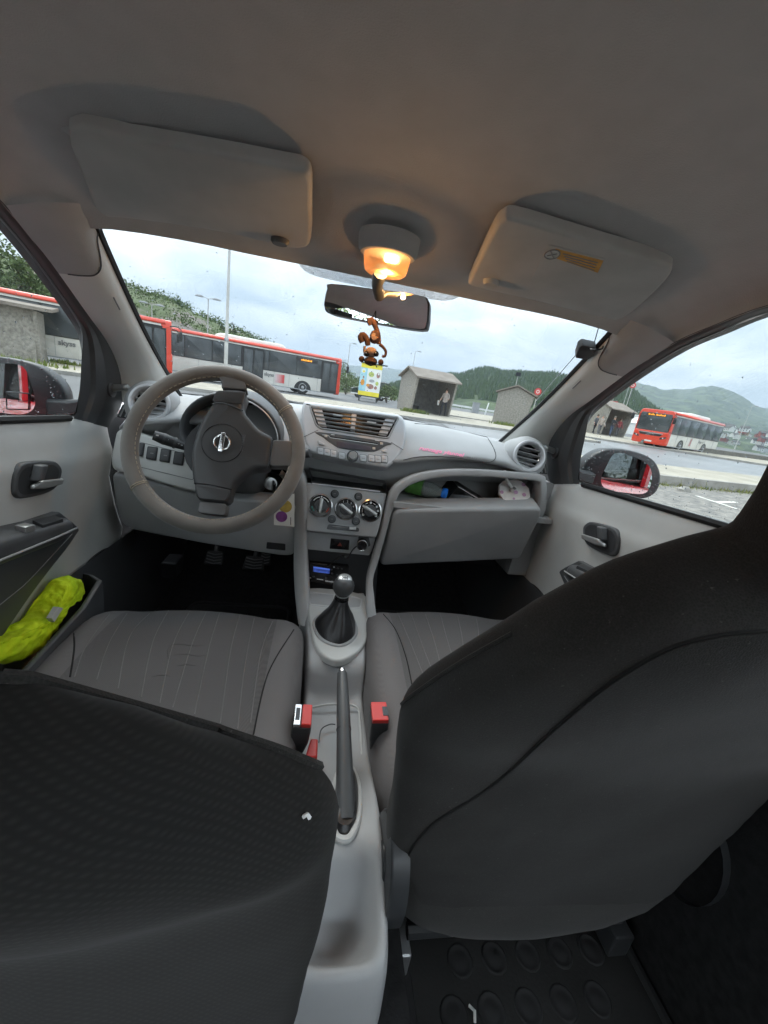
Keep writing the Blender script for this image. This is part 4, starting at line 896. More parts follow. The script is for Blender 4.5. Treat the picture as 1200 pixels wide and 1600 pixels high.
def pillars():
    for s in (1, -1):
        f = (lambda P: P) if s > 0 else mir; n = 26
        A = samp(cr(Wc, 6, False), n); k = Dc[1:7]; B = samp(cr(k, 6, False), n)
        UJ = .76; us = np.linspace(0, 1, n); J_ = 20; us = np.r_[np.linspace(0, UJ, J_+1), np.linspace(UJ, 1, 7)[1:]]; At = np.array(samp(cr(Wc, 6, False), 120)); Bt = np.array(samp(cr(k, 6, False), 120)); tt_ = np.linspace(0, 1, 120)
        def warp(t): dl = np.interp(t, [0, .12, .3, .5, .7, 1], [.17, .13, .04, -.005, -.02, -.025]); return np.interp(us, [0, UJ, 1], [0, UJ+dl, 1])
        fA = lambda u: np.stack([np.interp(u, tt_, At[:, c]) for c in range(3)], 1); fB = lambda u: np.stack([np.interp(u, tt_, Bt[:, c]) for c in range(3)], 1)
        rows = []; TB = ((-1, 0), (0, 0), (.06, .006), (.12, .012), (.3, .026), (.5, .032), (.7, .026), (.88, .012), (1, 0), (2, 0))
        for q, bl in TB:
            t = min(max(q, 0), 1); u = warp(t); R = fA(u)*(1-t)+fB(u)*t; R = R+(V(.02, .02, .01) if q < 0 else V(.03, .01, 0) if q > 1 else V(-bl*.75-.004*(1-t), -bl*.8-.004*(1-t), 0)); rows.append(list(R))
        mb = MB(); mb.grid([f(r) for r in rows]); nc = len(us)-1; mb.m = [1 if jj >= J_ else 0 for i_ in range(len(rows)-1) for jj in range(nc)]; pt = part('windscreen_pillar', mb, ['pillar_trim', 'headliner'], ang=0)
        jl = [f([r[J_]+V(-.0006, -.0008, 0)])[0] for r in rows[1:8]]
        # black rubber edge along the glass, joint line of the trim, moulded mark
        mb = MB(); mb.tube(f([p+V(-.004, -.002, .001) for p in A]), .007, 6); obj('rubber_edge', mb, 'rubber', pt)
        mb = MB(); mb.tube(cr(jl, 5, False), .0013, 5); obj('joint', mb, 'charcoal_plastic', pt)
        i = n-10; c = f([A[i]*.62+B[i]*.38+V(-.0245, -.0265, 0)])[0]; d = nz(f([A[i+1]])[0]-f([A[i-1]])[0]); mb = MB(); mb.tube([c-d*.018, c+d*.018], .0016, 5); mb.tube([c-d*.015+V(s*.006, 0, 0), c+d*.012+V(s*.006, 0, 0)], .0012, 5); obj('airbag_mark', mb, 'grey_print', pt)
        # black door frame round the window (with the mirror sail panel in its corner)
        Dall = Dc+Dback[:2]; Nall = Nc+Nback
        A2 = samp(cr(Dall, 5, False), 60); B2 = []
        dd = np.r_[0, np.cumsum([np.linalg.norm(b-a) for a, b in zip(Dall, Dall[1:])])]; dn = np.r_[0, np.cumsum([np.linalg.norm(b-a) for a, b in zip(cr(Dall, 5, False), cr(Dall, 5, False)[1:])])]
        Ncr = cr(Nall, 5, False); Dcr = cr(Dall, 5, False)
        mb = MB(); rows = [[p+V(-.002, 0, 0) for p in Dcr]]
        for q, bl in ((.2, .002), (.4, -.003), (.45, .004), (.7, .004), (.75, -.004), (.97, -.002)): rows.append([a*(1-q)+b*q+V(-bl, 0, 0) for a, b in zip(Dcr, Ncr)])
        rows += [Ncr, [a*.35+b*.65+V(.03, 0, 0) for a, b in zip(Dcr, Ncr)]]
        mb.grid([f(r) for r in rows]); part('door_frame', mb, 'charcoal_plastic', ang=30)
        # glass
        g = MB(); poly = [V(.700, -.05, .85), *[a*.4+b*.6+V(.012, 0, 0) for a, b in zip(Dc, Nc)], V(.650, -.7, 1.285), V(.650, -.97, 1.29), V(.705, -.97, .88)]
        g.add(f(poly), [tuple(range(len(poly)))]); o = part('door_glass', g, 'side_glass', smooth=False, recalc=False)
        # quarter glass/rear windows for the light that comes from behind
        g = MB(); g.add(f([V(.70, -1.08, .90), V(.645, -1.08, 1.275), V(.63, -1.7, 1.24), V(.66, -1.95, .95)]), [(0, 1, 2, 3)]); part('rear_side_glass', g, 'rear_glass', smooth=False, recalc=False)
        m = MB(); m.loft([f([V(.64 if z > .86 else .60, y, z), V(.70, y, z), V(.70, y2, z), V(.64 if z > .86 else .60, y2, z)]) for y, y2, z in ((-.66, -1.10, .1), (-.70, -1.10, .60), (-.84, -1.10, .84), (-.93, -1.08, .9), (-.94, -1.06, 1.28))]); part('centre_pillar', m, 'carpet')
        m = MB(); m.loft([f([V(.57, y, z), V(.67, y, z), V(.67, y2, z), V(.57, y2, z)]) for y, y2, z in ((-1.95, -2.4, .4), (-1.95, -2.4, .93), (-1.7, -2.2, 1.23))]); part('rear_pillar', m, 'charcoal_plastic')
        # red outer skin of the flank: seen in the door mirrors
        m = MB(); ys = [.35, .0, -.5, -1.0, -1.6, -2.1, -2.45]; m.grid([f([V(x-.05*max(0, (-y-1.6))**1.2-(.02 if y > 0 else 0), y, z+.05*min(1, (.35-y)/2.2)) for y in ys]) for x, z in ((.705, .868), (.735, .855), (.775, .80), (.80, .70), (.79, .55), (.80, .40), (.77, .12))]); part('outer_panel', m, 'red_paint', ang=60)
        m = MB(); m.grid([f([V(.70, y, z) for y in (.3, -1., -2.4)]) for z in (.1, .86)]); part('inner_panel', m, 'dark_plastic')
        m = MB(); m.loft([f([V(.665, y, z), V(.72, y, z), V(.72, y-.06, z), V(.665, y-.06, z)]) for y, z in ((-.985, .9), (-.99, 1.28))]); part('outer_pillar', m, 'red_paint')
    # windscreen glass with frit
    rows = [[ws_pt(x*w, y) for x in np.linspace(-1, 1, 15)] for y, w in ((-.31, .535), (-.1, .568), (.1, .572), (.3, .575), (.44, .58))]
    m = MB(); m.grid(rows); part('windscreen', m, 'windscreen', ang=0)
    # dotted grey sun band printed on the glass round the mirror
    def fr(u, v):
        y = -.2
        for _ in range(12): p = PY(y).at(u, v); q = ws_pt(p[0], -.3); y = -.30+(1.268-p[2])/.63+.06*(1-min(1, (p[0]/.56)**2))
        return p+V(0, -.003, -.003)
    top = [(452, 380), (500, 388), (560, 400), (620, 412), (680, 424), (742, 440)]; bot = [(458, 394), (480, 424), (540, 440), (620, 455), (697, 468), (735, 450)]
    T = [fr(*q) for q in cr(top, 6, False)]; B = [fr(*q) for q in cr(bot, 6, False)]
    m = MB(); m.grid([[a*(1-f)+b*f for a, b in zip(T, B)] for f in (0, .5, 1)]); part('sun_band', m, 'frit', ang=0)
pillars()
def frit_mat():
    m = MATS['frit']; nt = m.node_tree; N = nt.nodes; L = nt.links; b = N['Principled BSDF']; v = N.new('ShaderNodeTexVoronoi'); v.inputs['Scale'].default_value = 900; tc = N.new('ShaderNodeTexCoord'); L.new(tc.outputs['Object'], v.inputs[0])
    r = N.new('ShaderNodeValToRGB'); r.color_ramp.elements[0].position = .40; r.color_ramp.elements[0].color = (1, 1, 1, 1); r.color_ramp.elements[1].position = .5; r.color_ramp.elements[1].color = (.35, .35, .35, 1); L.new(v.outputs['Distance'], r.inputs[0]); L.new(r.outputs[0], b.inputs['Alpha'])
frit_mat()

def visors():
    pl = Pl((0, -.33, 1.272), (0, .26, .966))
    L_ = [(108, 192), (200, 207), (330, 229), (440, 250), (474, 258), (486, 275), (487, 310), (486, 370), (474, 382), (440, 380), (380, 364), (300, 349), (200, 336), (152, 330), (138, 290)]
    R_ = [(740, 443), (735, 432), (750, 398), (772, 352), (785, 338), (805, 334), (880, 356), (960, 380), (1040, 404), (1050, 414), (1042, 432), (1000, 474), (975, 492), (962, 496), (900, 481), (820, 461)]
    for px, nm in ((L_, 'plain grey sun visor above the steering wheel'), (R_, 'grey sun visor with an orange warning sticker')):
        P = cr(pl.pts(px), 3); m = MB(); m.plate(P, pl.n, -.012, .008, .007, 4, back=True); v = part('sun_visor', m, 'visor', label=nm)
        if px is R_:
            p2 = pl.off(.0086); q = p2.pts([(868, 388), (943, 407), (934, 426), (870, 404)]); k = MB(); k.plate(q, pl.n, -.0005, .0004, 0); st = obj('warning_sticker', k, 'orange_print', v, smooth=False)
            for i in range(4):
                k = MB(); a, b = p2.at(880+2*i, 396+4*i), p2.at(934-2*i, 410+4*i); n = nz(b-a); t = np.cross(pl.n, n)*.0009; k.plate([a-t, b-t, b+t, a+t], pl.n, 0, .0007, 0) if False else k.plate([a-t+pl.n*0, b-t, b+t, a+t], pl.n, .0004, .0009, 0); obj('sticker_print', k, 'grey_print', st, smooth=False)
            e = ell(p2.at(863, 397), pl.x, pl.y, .0125, .0125, 28); k = MB(); k.plate(e, pl.n, -.0005, .0005, 0); di = obj('warning_disc', k, 'paper', v, smooth=False)
            k = MB(); c = p2.at(863, 397)+pl.n*.0007; k.tube(ell(c, pl.x, pl.y, .0118, .0118, 28), .0011, 5, closed=True); k.tube([c-pl.x*.008+pl.y*.008, c+pl.x*.008-pl.y*.008], .0011, 5); k.tube([c-pl.x*.006-pl.y*.006, c+pl.x*.006+pl.y*.004], .0009, 5); obj('warning_symbol', k, 'grey_print', di)
            q = p2.pts([(846, 404), (858, 383), (944, 404), (915, 460), (830, 436)]); k = MB(); k.plate(q, pl.n, -.0005, .0002, 0); obj('sticker_backing', k, 'visor', v, smooth=False)
        # clip the visor hooks into
        c = (438, 371) if px is L_ else (768, 436); k = MB(); p = pl.off(.005).at(*c); k.loft([[p+q for q in ell((0, 0, 0), pl.x, pl.y, .016*f, .0085*f, 20)] for f in (1.,)]+[[p+pl.n*h+q for q in ell((0, 0, 0), pl.x, pl.y, .016*f, .0085*f, 20)] for f, h in ((1, .008), (.8, .012))]); obj('clip', k, 'charcoal_plastic' if px is L_ else 'visor', v)
        # hinge arm at the outer end
        h0 = pl.at(118, 215) if px is L_ else pl.at(1035, 425); h1 = h0+V(-.05 if px is L_ else .05, .005, .012); k = MB(); k.tube([h0+V(0, 0, .006), (h0+h1)/2+V(0, 0, .010), h1+V(0, 0, .006)], [.007, .008, .010], 8); obj('hinge', k, 'headliner', v)
visors()

def dome_lamp():
    c = V(-.006, -.362, 1.243); k = MB(); k.lathe([(.048, .062), (.047, .046), (.046, .037), (.042, .031), (.038, .030)], c, (0, 0, 1), 30, sx=1.15); b = part('dome_lamp', k, 'headliner')
    k = MB(); k.lathe([(.0385, .030), (.0360, .012), (.034, .005), (.029, .001), (.0, .0)], c, (0, 0, 1), 30, caps=False, sx=1.1); obj('lens', k, 'lamp_lens', b)
    k = MB(); k.loft([ell(c+V(.006+x, -.012, .024), (0, 1, 0), (0, 0, 1), r, r, 12) for x, r in ((-.012, .002), (-.009, .006), (.009, .006), (.012, .002))]); obj('bulb', k, 'bulb', b)
    l = bpy.data.lights.new('lamp_light', 'POINT'); l.energy = .21; l.color = (1, .52, .18); l.shadow_soft_size = .004; o = bpy.data.objects.new('lamp_light', l); COL.objects.link(o); o.location = c+V(.002, -.020, -.004); o.parent = b; o.matrix_parent_inverse = Matrix()
    k = MB(); k.tube([c+V(-.008, .0, .005), c+V(-.008, .045, -.008), V(.004, -.262, 1.215)], [.014, .011, .012], 10); obj('mirror_stem', k, 'charcoal_plastic', b)
dome_lamp()
def rear_mirror():
    n = nz(V(-.33, -.94, -.03)); pl = Pl((0, -.285, 1.187), n); px = [(517, 443), (590, 452), (655, 461), (670, 470), (671, 490), (669, 508), (659, 516), (600, 507), (519, 491), (507, 481), (507, 468), (511, 451)]
    P = cr(pl.pts(px), 3); k = MB(); k.plate(P, n, -.028, .004, .006, 3, back=True); m = part('rear_mirror', k, 'dark_plastic')
    c = np.mean(P, 0); k = MB(); k.plate([c+(p-c)*.965+n*.0046 for p in P], n, -.002, 0, 0); obj('mirror_glass', k, 'mirror_glass', m, smooth=False)
rear_mirror()

# ---------------------------------------------------------------- doors
def doors():
    yf = [(.868, .05), (.83, .05), (.75, .03), (.70, .02), (.60, .05), (.52, .088), (.495, .08), (.478, .04), (.470, -.02), (.462, -.08), (.44, -.145), (.40, -.19), (.3, -.235), (.2, -.25)]
    xs = [(.872, .712), (.866, .700), (.855, .690), (.835, .680), (.80, .672), (.775, .662), (.75, .662), (.70, .666), (.60, .668), (.45, .670), (.3, .665), (.2, .66)]
    for s in (1, -1):
        S_ = V(s, 1, 1); lab = 'driver door card with hi-vis vest in its pocket' if s < 0 else 'passenger door card'
        m = MB(); zs = [.872, .867, .862, .85, .835, .81, .79, .775, .76, .74, .70, .65, .6, .55, .52, .50, .49, .478, .47, .462, .45, .43, .40, .35, .3, .25, .2]
        rows = []
        for z in zs:
            x = np.interp(z, [a for a, _ in xs][::-1], [b for _, b in xs][::-1]); y0 = np.interp(z, [a for a, _ in yf][::-1], [b for _, b in yf][::-1])
            dz_ = lambda y: .035*max(0, (-y-.1))/.5 if z > .76 else .035*max(0, (-y-.1))/.5*max(0, (z-.6)/.16)
            rows.append([V(s*(x+o), y0-t, z+dz_(y0-t)) for t, o in ((-.0, .045), (.0, .012), (.006, .003), (.016, 0))]+[V(s*x, y, z+dz_(y)) for y in np.linspace(y0-.05, -.95, 14)])
        m.grid(rows); d = part('door', m, 'light_plastic', ang=0, label=lab)
        # belt seal under the glass
        k = MB(); k.tube([V(s*.694, -.10, .868), V(s*.694, -.5, .893), V(s*.694, -.95, .92)], .008, 6); obj('window_seal', k, 'rubber', d)
        # release handle in its dark bowl (shape measured on the right door)
        pl = PX(s*.662)
        R_ = [(913, 826), (920, 817), (930, 816), (958, 824), (967, 832), (970, 845), (967, 862), (960, 869), (950, 867), (928, 857), (916, 846)]
        P = [PX(.662).at(*q)*S_ for q in R_]; P = cr(P, 4); n = V(-s, 0, 0); c = np.mean(P, 0)
        k = MB(); k.plate(P, n, -.01, .006, .004, 3); h = obj('handle_bowl', k, 'charcoal_plastic', d)
        k = MB(); k.plate([c+(p-c)*V(1, .84, .78)+n*.0065 for p in P], n, -.004, 0, 0); obj('bowl_recess', k, 'dark_plastic', h, smooth=False)
        g = lambda u, v, o=.012: PX(.662).at(u, v)*S_+n*o
        k = MB(); k.loft([[g(918, 835), g(944, 843), g(955, 851), g(955, 856), g(938, 852), g(917, 842)], [g(918, 835, .02), g(944, 843, .02), g(955, 851, .02), g(955, 856, .02), g(938, 852, .02), g(917, 842, .02)]]); obj('lever', k, 'satin', h, smooth=False, bevel=.003)
        k = MB(); k.loft([[g(943, 822, .006), g(953, 825, .006), g(954, 846, .006), g(945, 844, .006)], [g(944, 823, .024), g(952, 826, .024), g(953, 845, .024), g(946, 843, .024)]]); obj('lock_knob', k, 'charcoal_plastic', h, smooth=False, bevel=.003)
        # armrest and dark insert below it
        k = MB(); rings = []
        for y, z, w, hh in ((-.215, .645, .016, .012), (-.225, .650, .034, .026), (-.245, .658, .045, .034), (-.30, .668, .052, .038), (-.45, .695, .058, .042), (-.7, .725, .062, .046), (-.93, .74, .062, .046)):
            rings.append([p*S_ for p in rounded([V(.672, y, z+.012), V(.668-w, y, z+.004), V(.668-w, y, z-hh), V(.672, y, z-hh*1.2)], [.002, .014, .016, .002], 3)])
        k.loft(rings); a = obj('armrest', k, 'charcoal_plastic', d)
        k = MB(); q = [V(.668-.02, -.26, .676), V(.668-.042, -.27, .673), V(.668-.046, -.34, .684), V(.668-.022, -.33, .688)]; k.plate([p*S_ for p in q], (0, 0, 1), -.01, .0015, .001); sw = obj('window_switch', k, 'dark_plastic', a)
        k = MB(); q = [V(.668-.03, -.362, .691), V(.668-.05, -.366, .690), V(.668-.05, -.392, .694), V(.668-.03, -.388, .695)]; k.plate([p*S_ for p in q], (0, 0, 1), -.006, .006, .002); obj('rocker', k, 'satin', sw)
        k = MB(); k.tube([V(.668-.051, -.24, .642)*S_, V(.668-.058, -.32, .652)*S_, V(.668-.066, -.6, .686)*S_, V(.668-.068, -.92, .70)*S_], .0022, 5); obj('trim_line', k, 'mid_plastic', a)
        LB = [(90, 800), (119, 824), (115, 836), (100, 858), (79, 884), (55, 915), (34, 944), (0, 994)]
        q = [PX(-.655).at(*p) for p in LB]; q = [p*V(-1, 1, 1) for p in q]; q = cr(q, 3, False)+[V(.655, -.62, .43), V(.655, -.93, .40), V(.655, -.93, .72), V(.655, -.5, .70)]
        k = MB(); k.plate([p*S_ for p in q], n, -.016, .006, .004, 3); o = obj('door_insert', k, 'charcoal_plastic', d)
        k = MB(); ln = [PX(-.648).at(*p)*V(-1, 1, 1)*S_ for p in ((113, 834), (78, 872), (40, 912), (0, 945))]+[V(.648, -.93, .50)*S_]; k.tube(cr(ln, 4, False), .0008, 4); obj('insert_line', k, 'mid_plastic', o)
        # map pocket and its lip along the bottom
        k = MB(); k.loft([[p*S_ for p in rounded([V(x, y, .19), V(x-.014, y, .19), V(x-.014, y, z), V(x, y, z)], .006, 2)] for x, y, z in ((.668, -.15, .478), (.64, -.17, .487), (.605, -.20, .49), (.59, -.30, .475), (.585, -.55, .455), (.60, -.66, .45), (.655, -.74, .44))]); obj('door_pocket', k, 'charcoal_plastic', d)
        # mirror adjuster joystick on the sail panel
        c = PX(.672).at(868, 706)*S_; k = MB(); k.lathe([(.024, 0), (.023, .005), (.017, .008)], c, n, 20); j = part('mirror_adjuster', k, 'charcoal_plastic')
        k = MB(); t = PX(.63).at(854, 700)*S_; k.tube([c, c*.4+t*.6, t], [.010, .009, .008], 10); k.lathe([(.004, -.009), (.009, -.004), (.010, .002), (.006, .009)], t, nz(t-c), 12); obj('joystick', k, 'satin', j)
    # dark footwell kick panels under the door cut-outs
        k = MB(); k.grid([[V(s*.66, y, z) for y in (.85, .2, .0, -.3)] for z in (.1, .3, .5)]); k.grid([[V(s*.66, y, z) for y in (.85, .45, .16)] for z in (.5, .9)]); part('kick_panel', k, 'charcoal_plastic')
        k = MB(); e = [PX(-.668).at(*p)*V(-1, 1, 1)*S_ for p in ((178, 856), (160, 862), (140, 878), (127, 897), (121, 915))]; k.tube(cr(e, 5, False), .006, 6); part('door_seal', k, 'rubber')
doors()
def door_mirrors():
    # right: measured; housing outline and glass
    hp = [(904, 757), (907, 735), (918, 716), (940, 703), (962, 701), (990, 705), (1016, 716), (1028, 735), (1028, 755), (1020, 770), (1002, 778), (965, 777), (930, 770)]
    gp = [(938, 750), (947, 727), (960, 708), (983, 712), (1009, 724), (1017, 742), (1013, 762), (1002, 771), (975, 769), (947, 764)]
    for s in (1, -1):
        S_ = V(s, 1, 1)
        if s > 0: d = nz(V(.875, .02, .88)-CAM_P); r = nz(V(-.30, -.94, .03)); n = nz(r-d)
        else: d = nz(V(-.875, .02, .88)-CAM_P); r = nz(V(.14, -.985, .02)); n = nz(r-d)
        pl = Pl((s*.875, .02, .88), n)
        if s > 0: H = pl.pts(hp); Gp = pl.pts(gp)
        else: # same mirror, mirrored about the car's middle
            nr = nz(nz(V(-.105, -.99, .035))-nz(V(.875, .02, .88)-CAM_P)); pr = Pl((.875, .02, .88), nr); H = [p*S_ for p in pr.pts(hp)]; Gp = [p*S_ for p in pr.pts(gp)]
            H = [pl.p+(p-pl.p)-n*np.dot(p-pl.p, n) for p in H]; Gp = [pl.p+(p-pl.p)-n*np.dot(p-pl.p, n) for p in Gp]
        H = cr(H, 4); k = MB(); c = np.mean(H, 0); fw = V(s*.15, 1, .0)
        k.loft([[c+(p-c)*f+nz(fw)*h for p in H] for f, h in ((.94, -.012), (.985, -.010), (1, -.002), (1.0, .02), (.94, .055), (.8, .085), (.5, .11), (.2, .118))]); m = part('door_mirror', k, 'dark_plastic', ang=0)
        k = MB(); G = cr(Gp, 4); k.plate([p+n*.0125 for p in G], n, -.006, .0, 0); obj('mirror_glass', k, 'mirror_glass', m, smooth=False)
        k = MB(); k.loft([[V(s*x, y, z), V(s*x, y+.07, z), V(s*x, y+.07, z+h), V(s*x, y, z+h)] for x, y, z, h in ((.69, -.0, .865, .05), (.76, .01, .845, .05), (.82, .02, .84, .05))]); obj('mirror_foot', k, 'dark_plastic', m, bevel=.008)
        if s < 0:
            q = pl.off(.016).pts([(9, 611), (47, 614), (47, 641), (10, 640)]); k = MB(); k.plate(rounded(q, .004), n, -.003, .004, .002); b = obj('blind_spot_frame', k, 'gloss_black', m)
            cc = np.mean(q, 0); k = MB(); k.plate([cc+(p-cc)*.86+n*.0045 for p in q], n, -.001, .0, 0); obj('blind_spot_mirror', k, 'mirror_glass', b, smooth=False)
        # rain drops on the mirror and window
        rs = np.random.RandomState(3+s); k = MB()
        def drop(p, nn, r):
            X = nz(np.cross(nn, (.3, .1, 1))); Y = np.cross(nn, X); k.loft([[p+r*f*(math.cos(a)*X+math.sin(a)*Y)+nn*h*r for a in np.arange(6)*PI/3] for f, h in ((1, 0), (.7, .35), (.15, .5))])
        for _ in range(150):
            i = rs.randint(len(H)); f = rs.rand(); drop(c+(H[i]-c)*(.75+.25*f)+n*.011, n, rs.uniform(.0012, .003))
        gn = nz(V(-s, 0, -.15)); 
        for _ in range(330):
            y = rs.uniform(-.75, -.1); z = .87+.35*rs.rand()**2.6; x = .694-.03*(z-.87)/.4
            drop(V(s*(x+.004), y, z), -gn, rs.uniform(.0008, .0022))
        obj('raindrops', k, 'drop', m, kind='stuff', recalc=False)
    rs = np.random.RandomState(8); k = MB()
    for _ in range(170):
        x = rs.uniform(-.53, .53); y = rs.uniform(-.3, .2); p = ws_pt(x, y)+V(0, .003, .003); r = rs.uniform(.0008, .0022); nn = nz(V(0, .53, .85)); X = V(1, 0, 0); Y = np.cross(nn, X)
        k.loft([[p+r*f*(math.cos(a)*X+math.sin(a)*Y)+nn*h*r for a in np.arange(6)*PI/3] for f, h in ((1, 0), (.7, .35), (.15, .5))])
    part('raindrops', k, 'drop', kind='stuff', recalc=False)
door_mirrors()
# ---------------------------------------------------------------- dashboard
def dashboard():
    X = [0, .10, .15, .22, .30, .40, .47, .53, .58, .62, .655]
    ZC = [.976, .972, .962, .960, .957, .951, .944, .935, .925, .915, .90]
    ZB = [.845, .85, .857, .876, .890, .893, .889, .875, .865, .858, .852]
    ZR = [.80, .80, .805, .825, .842, .855, .859, .860, .858, .852, .84]
    rows = []
    for x in np.r_[-np.array(X[:0:-1]), X]:
        a = abs(x); zc, zb, zr = np.interp(a, X, ZC), np.interp(a, X, ZB), np.interp(a, X, ZR); e = .05*(a/.65)**2
        pr = [(.47-e*4, .935), (.34-e*3, zc-.012), (.2-e, zc+.001), (.11, zc+.001), (.07, zc-.003), (.045, zc-.014), (.02, zc*.65+zb*.35), (-.012, zc*.3+zb*.7), (-.030, zb+.008), (-.034, zb), (-.028, zb-.008), (.0, zb-.013), (.022, (zb+zr)/2), (.022, zr), (.03, zr-.02), (.06, zr-.05)]
        xo = .085*min(1, max(0, (a-.585)/.06))**1.5; rows.append([V(x, y+xo*max(0, min(1, (.16-y)/.12)), z-xo*.25*max(0, min(1, (.12-y)/.1))) for y, z in pr])
    m = MB(); m.grid(rows); d = part('dashboard', m, 'dash_plastic', ang=0)
    b = bvh_of(d)
    # joint line of the airbag cover and its lettering
    k = MB(); k.tube(seam_curve(b, [(648, 662), (700, 667), (752, 677), (764, 688), (773, 705), (774, 716), (765, 722), (745, 720), (700, 714), (655, 714), (630, 719)], 5, .0006), .0013, 5); obj('joint', k, 'dark_plastic', d)
    O = drape(b, [(740, 716)], .0012)[0]; A = drape(b, [(730, 714), (752, 718)], 0); U_ = drape(b, [(740, 700), (740, 716)], 0)
    t = text('lettering', 'SRS AIRBAG', 'grey_print', CAR, O, A[1]-A[0], U_[0]-U_[1], .0085)
    A = drape(b, [(664, 702), (714, 710)], .0015); U_ = drape(b, [(690, 695), (690, 706)], 0); O = (A[0]+A[1])/2
    t = text('sticker_lettering', 'runnaga ylannel', 'pink_vinyl', CAR, O, A[1]-A[0], U_[0]-U_[1], .0215, .0003, .35, bold=.0004)
    # low rubber strip along the windscreen and the outside cowl with wipers
    k = MB(); k.grid([[V(x, y-.35*(x/.6)**2*.5, z) for x in np.linspace(-.6, .6, 9)] for y, z in ((.46, .93), (.5, .925), (.62, .90), (.63, .84))]); part('cowl', k, 'rubber')
    k = MB(); k.grid([[V(x, y-.25*(x/.7)**2, z-.10*(x/.7)**2) for x in np.linspace(-.7, .7, 9)] for y, z in ((.60, .905), (.75, .90), (1.0, .86), (1.25, .78), (1.4, .66))]); part('bonnet', k, 'red_paint', ang=0)
    for (a, c2, lab) in (((.33, .50), (.02, .36), 0), ((-.12, .52), (-.50, .34), 1)):
        p0, p1 = V(a[0], a[1], .93), V(c2[0], c2[1], .925); k = MB(); k.tube([p0, p0*.6+p1*.4+V(0, 0, .022), p1+V(0, 0, .012)], [.014, .010, .006], 8); w = part('wiper', k, 'gloss_black')
        k = MB(); dd = nz(p1-p0); k.tube([p1-dd*.18+V(0, 0, .01), p1+dd*.12+V(0, 0, .006)], .006, 6); obj('blade', k, 'rubber', w)
    # ---- round outer vents
    for s in (1, -1):
        c = V(s*.548, -.012, .920); n = nz(V(-s*.16, -.94, .28)); sc = 1.0
        k = MB(); k.lathe([(.074, -.10), (.068, -.03), (.060, -.008), (.051, .002)], c, n, 36, caps=False); v = part('round_vent', k, 'dash_plastic')
        k = MB(); k.lathe([(.050, -.01), (.0505, .004), (.048, .010), (.043, .011), (.039, .006), (.037, -.012)], c, n, 40, caps=False); obj('ring', k, 'silver_plastic', v)
        k = MB(); k.lathe([(.042, -.03), (.0, -.031)], c, n, 30); obj('duct', k, 'gloss_black', v)
        u = nz(V(0, 0, 1)-n*n[2]); w = np.cross(u, n); u2 = u*math.cos(.1)+w*math.sin(.1); w2 = np.cross(u2, n)
        for i in range(4):
            o = -.024+i*.016; hw = math.sqrt(.039**2-o*o); k = MB(); k.loft([[c+u2*o+w2*e*hw+n*q+u2*t for q, t in ((-.02, -.004), (-.001, -.0012), (.0, .0012), (-.02, -.001))] for e in (-1, 1)]); obj('slat', k, 'dash_plastic', v, smooth=False)
        # small demister vent beside it
        dp = Pl((.625, .022, .875), (-.42, -.9, .12)); q = [p*V(s, 1, 1) for p in dp.pts([(829, 718), (853, 722), (856, 741), (832, 738)])]; nn = nz(V(-s*.42, -.9, .12)); k = MB(); k.plate(rounded(q, .006), nn, -.05, .006, .003); dv = part('demister_vent', k, 'dark_plastic')
        for i in range(4):
            f = .14+i*.24; a0 = q[0]*(1-f)+q[1]*f; a1 = q[3]*(1-f)+q[2]*f; k = MB(); k.tube([a0*.92+a1*.08+nn*.007, a0*.08+a1*.92+nn*.007], .0022, 5); obj('slat', k, 'mid_plastic', dv)
dashboard()

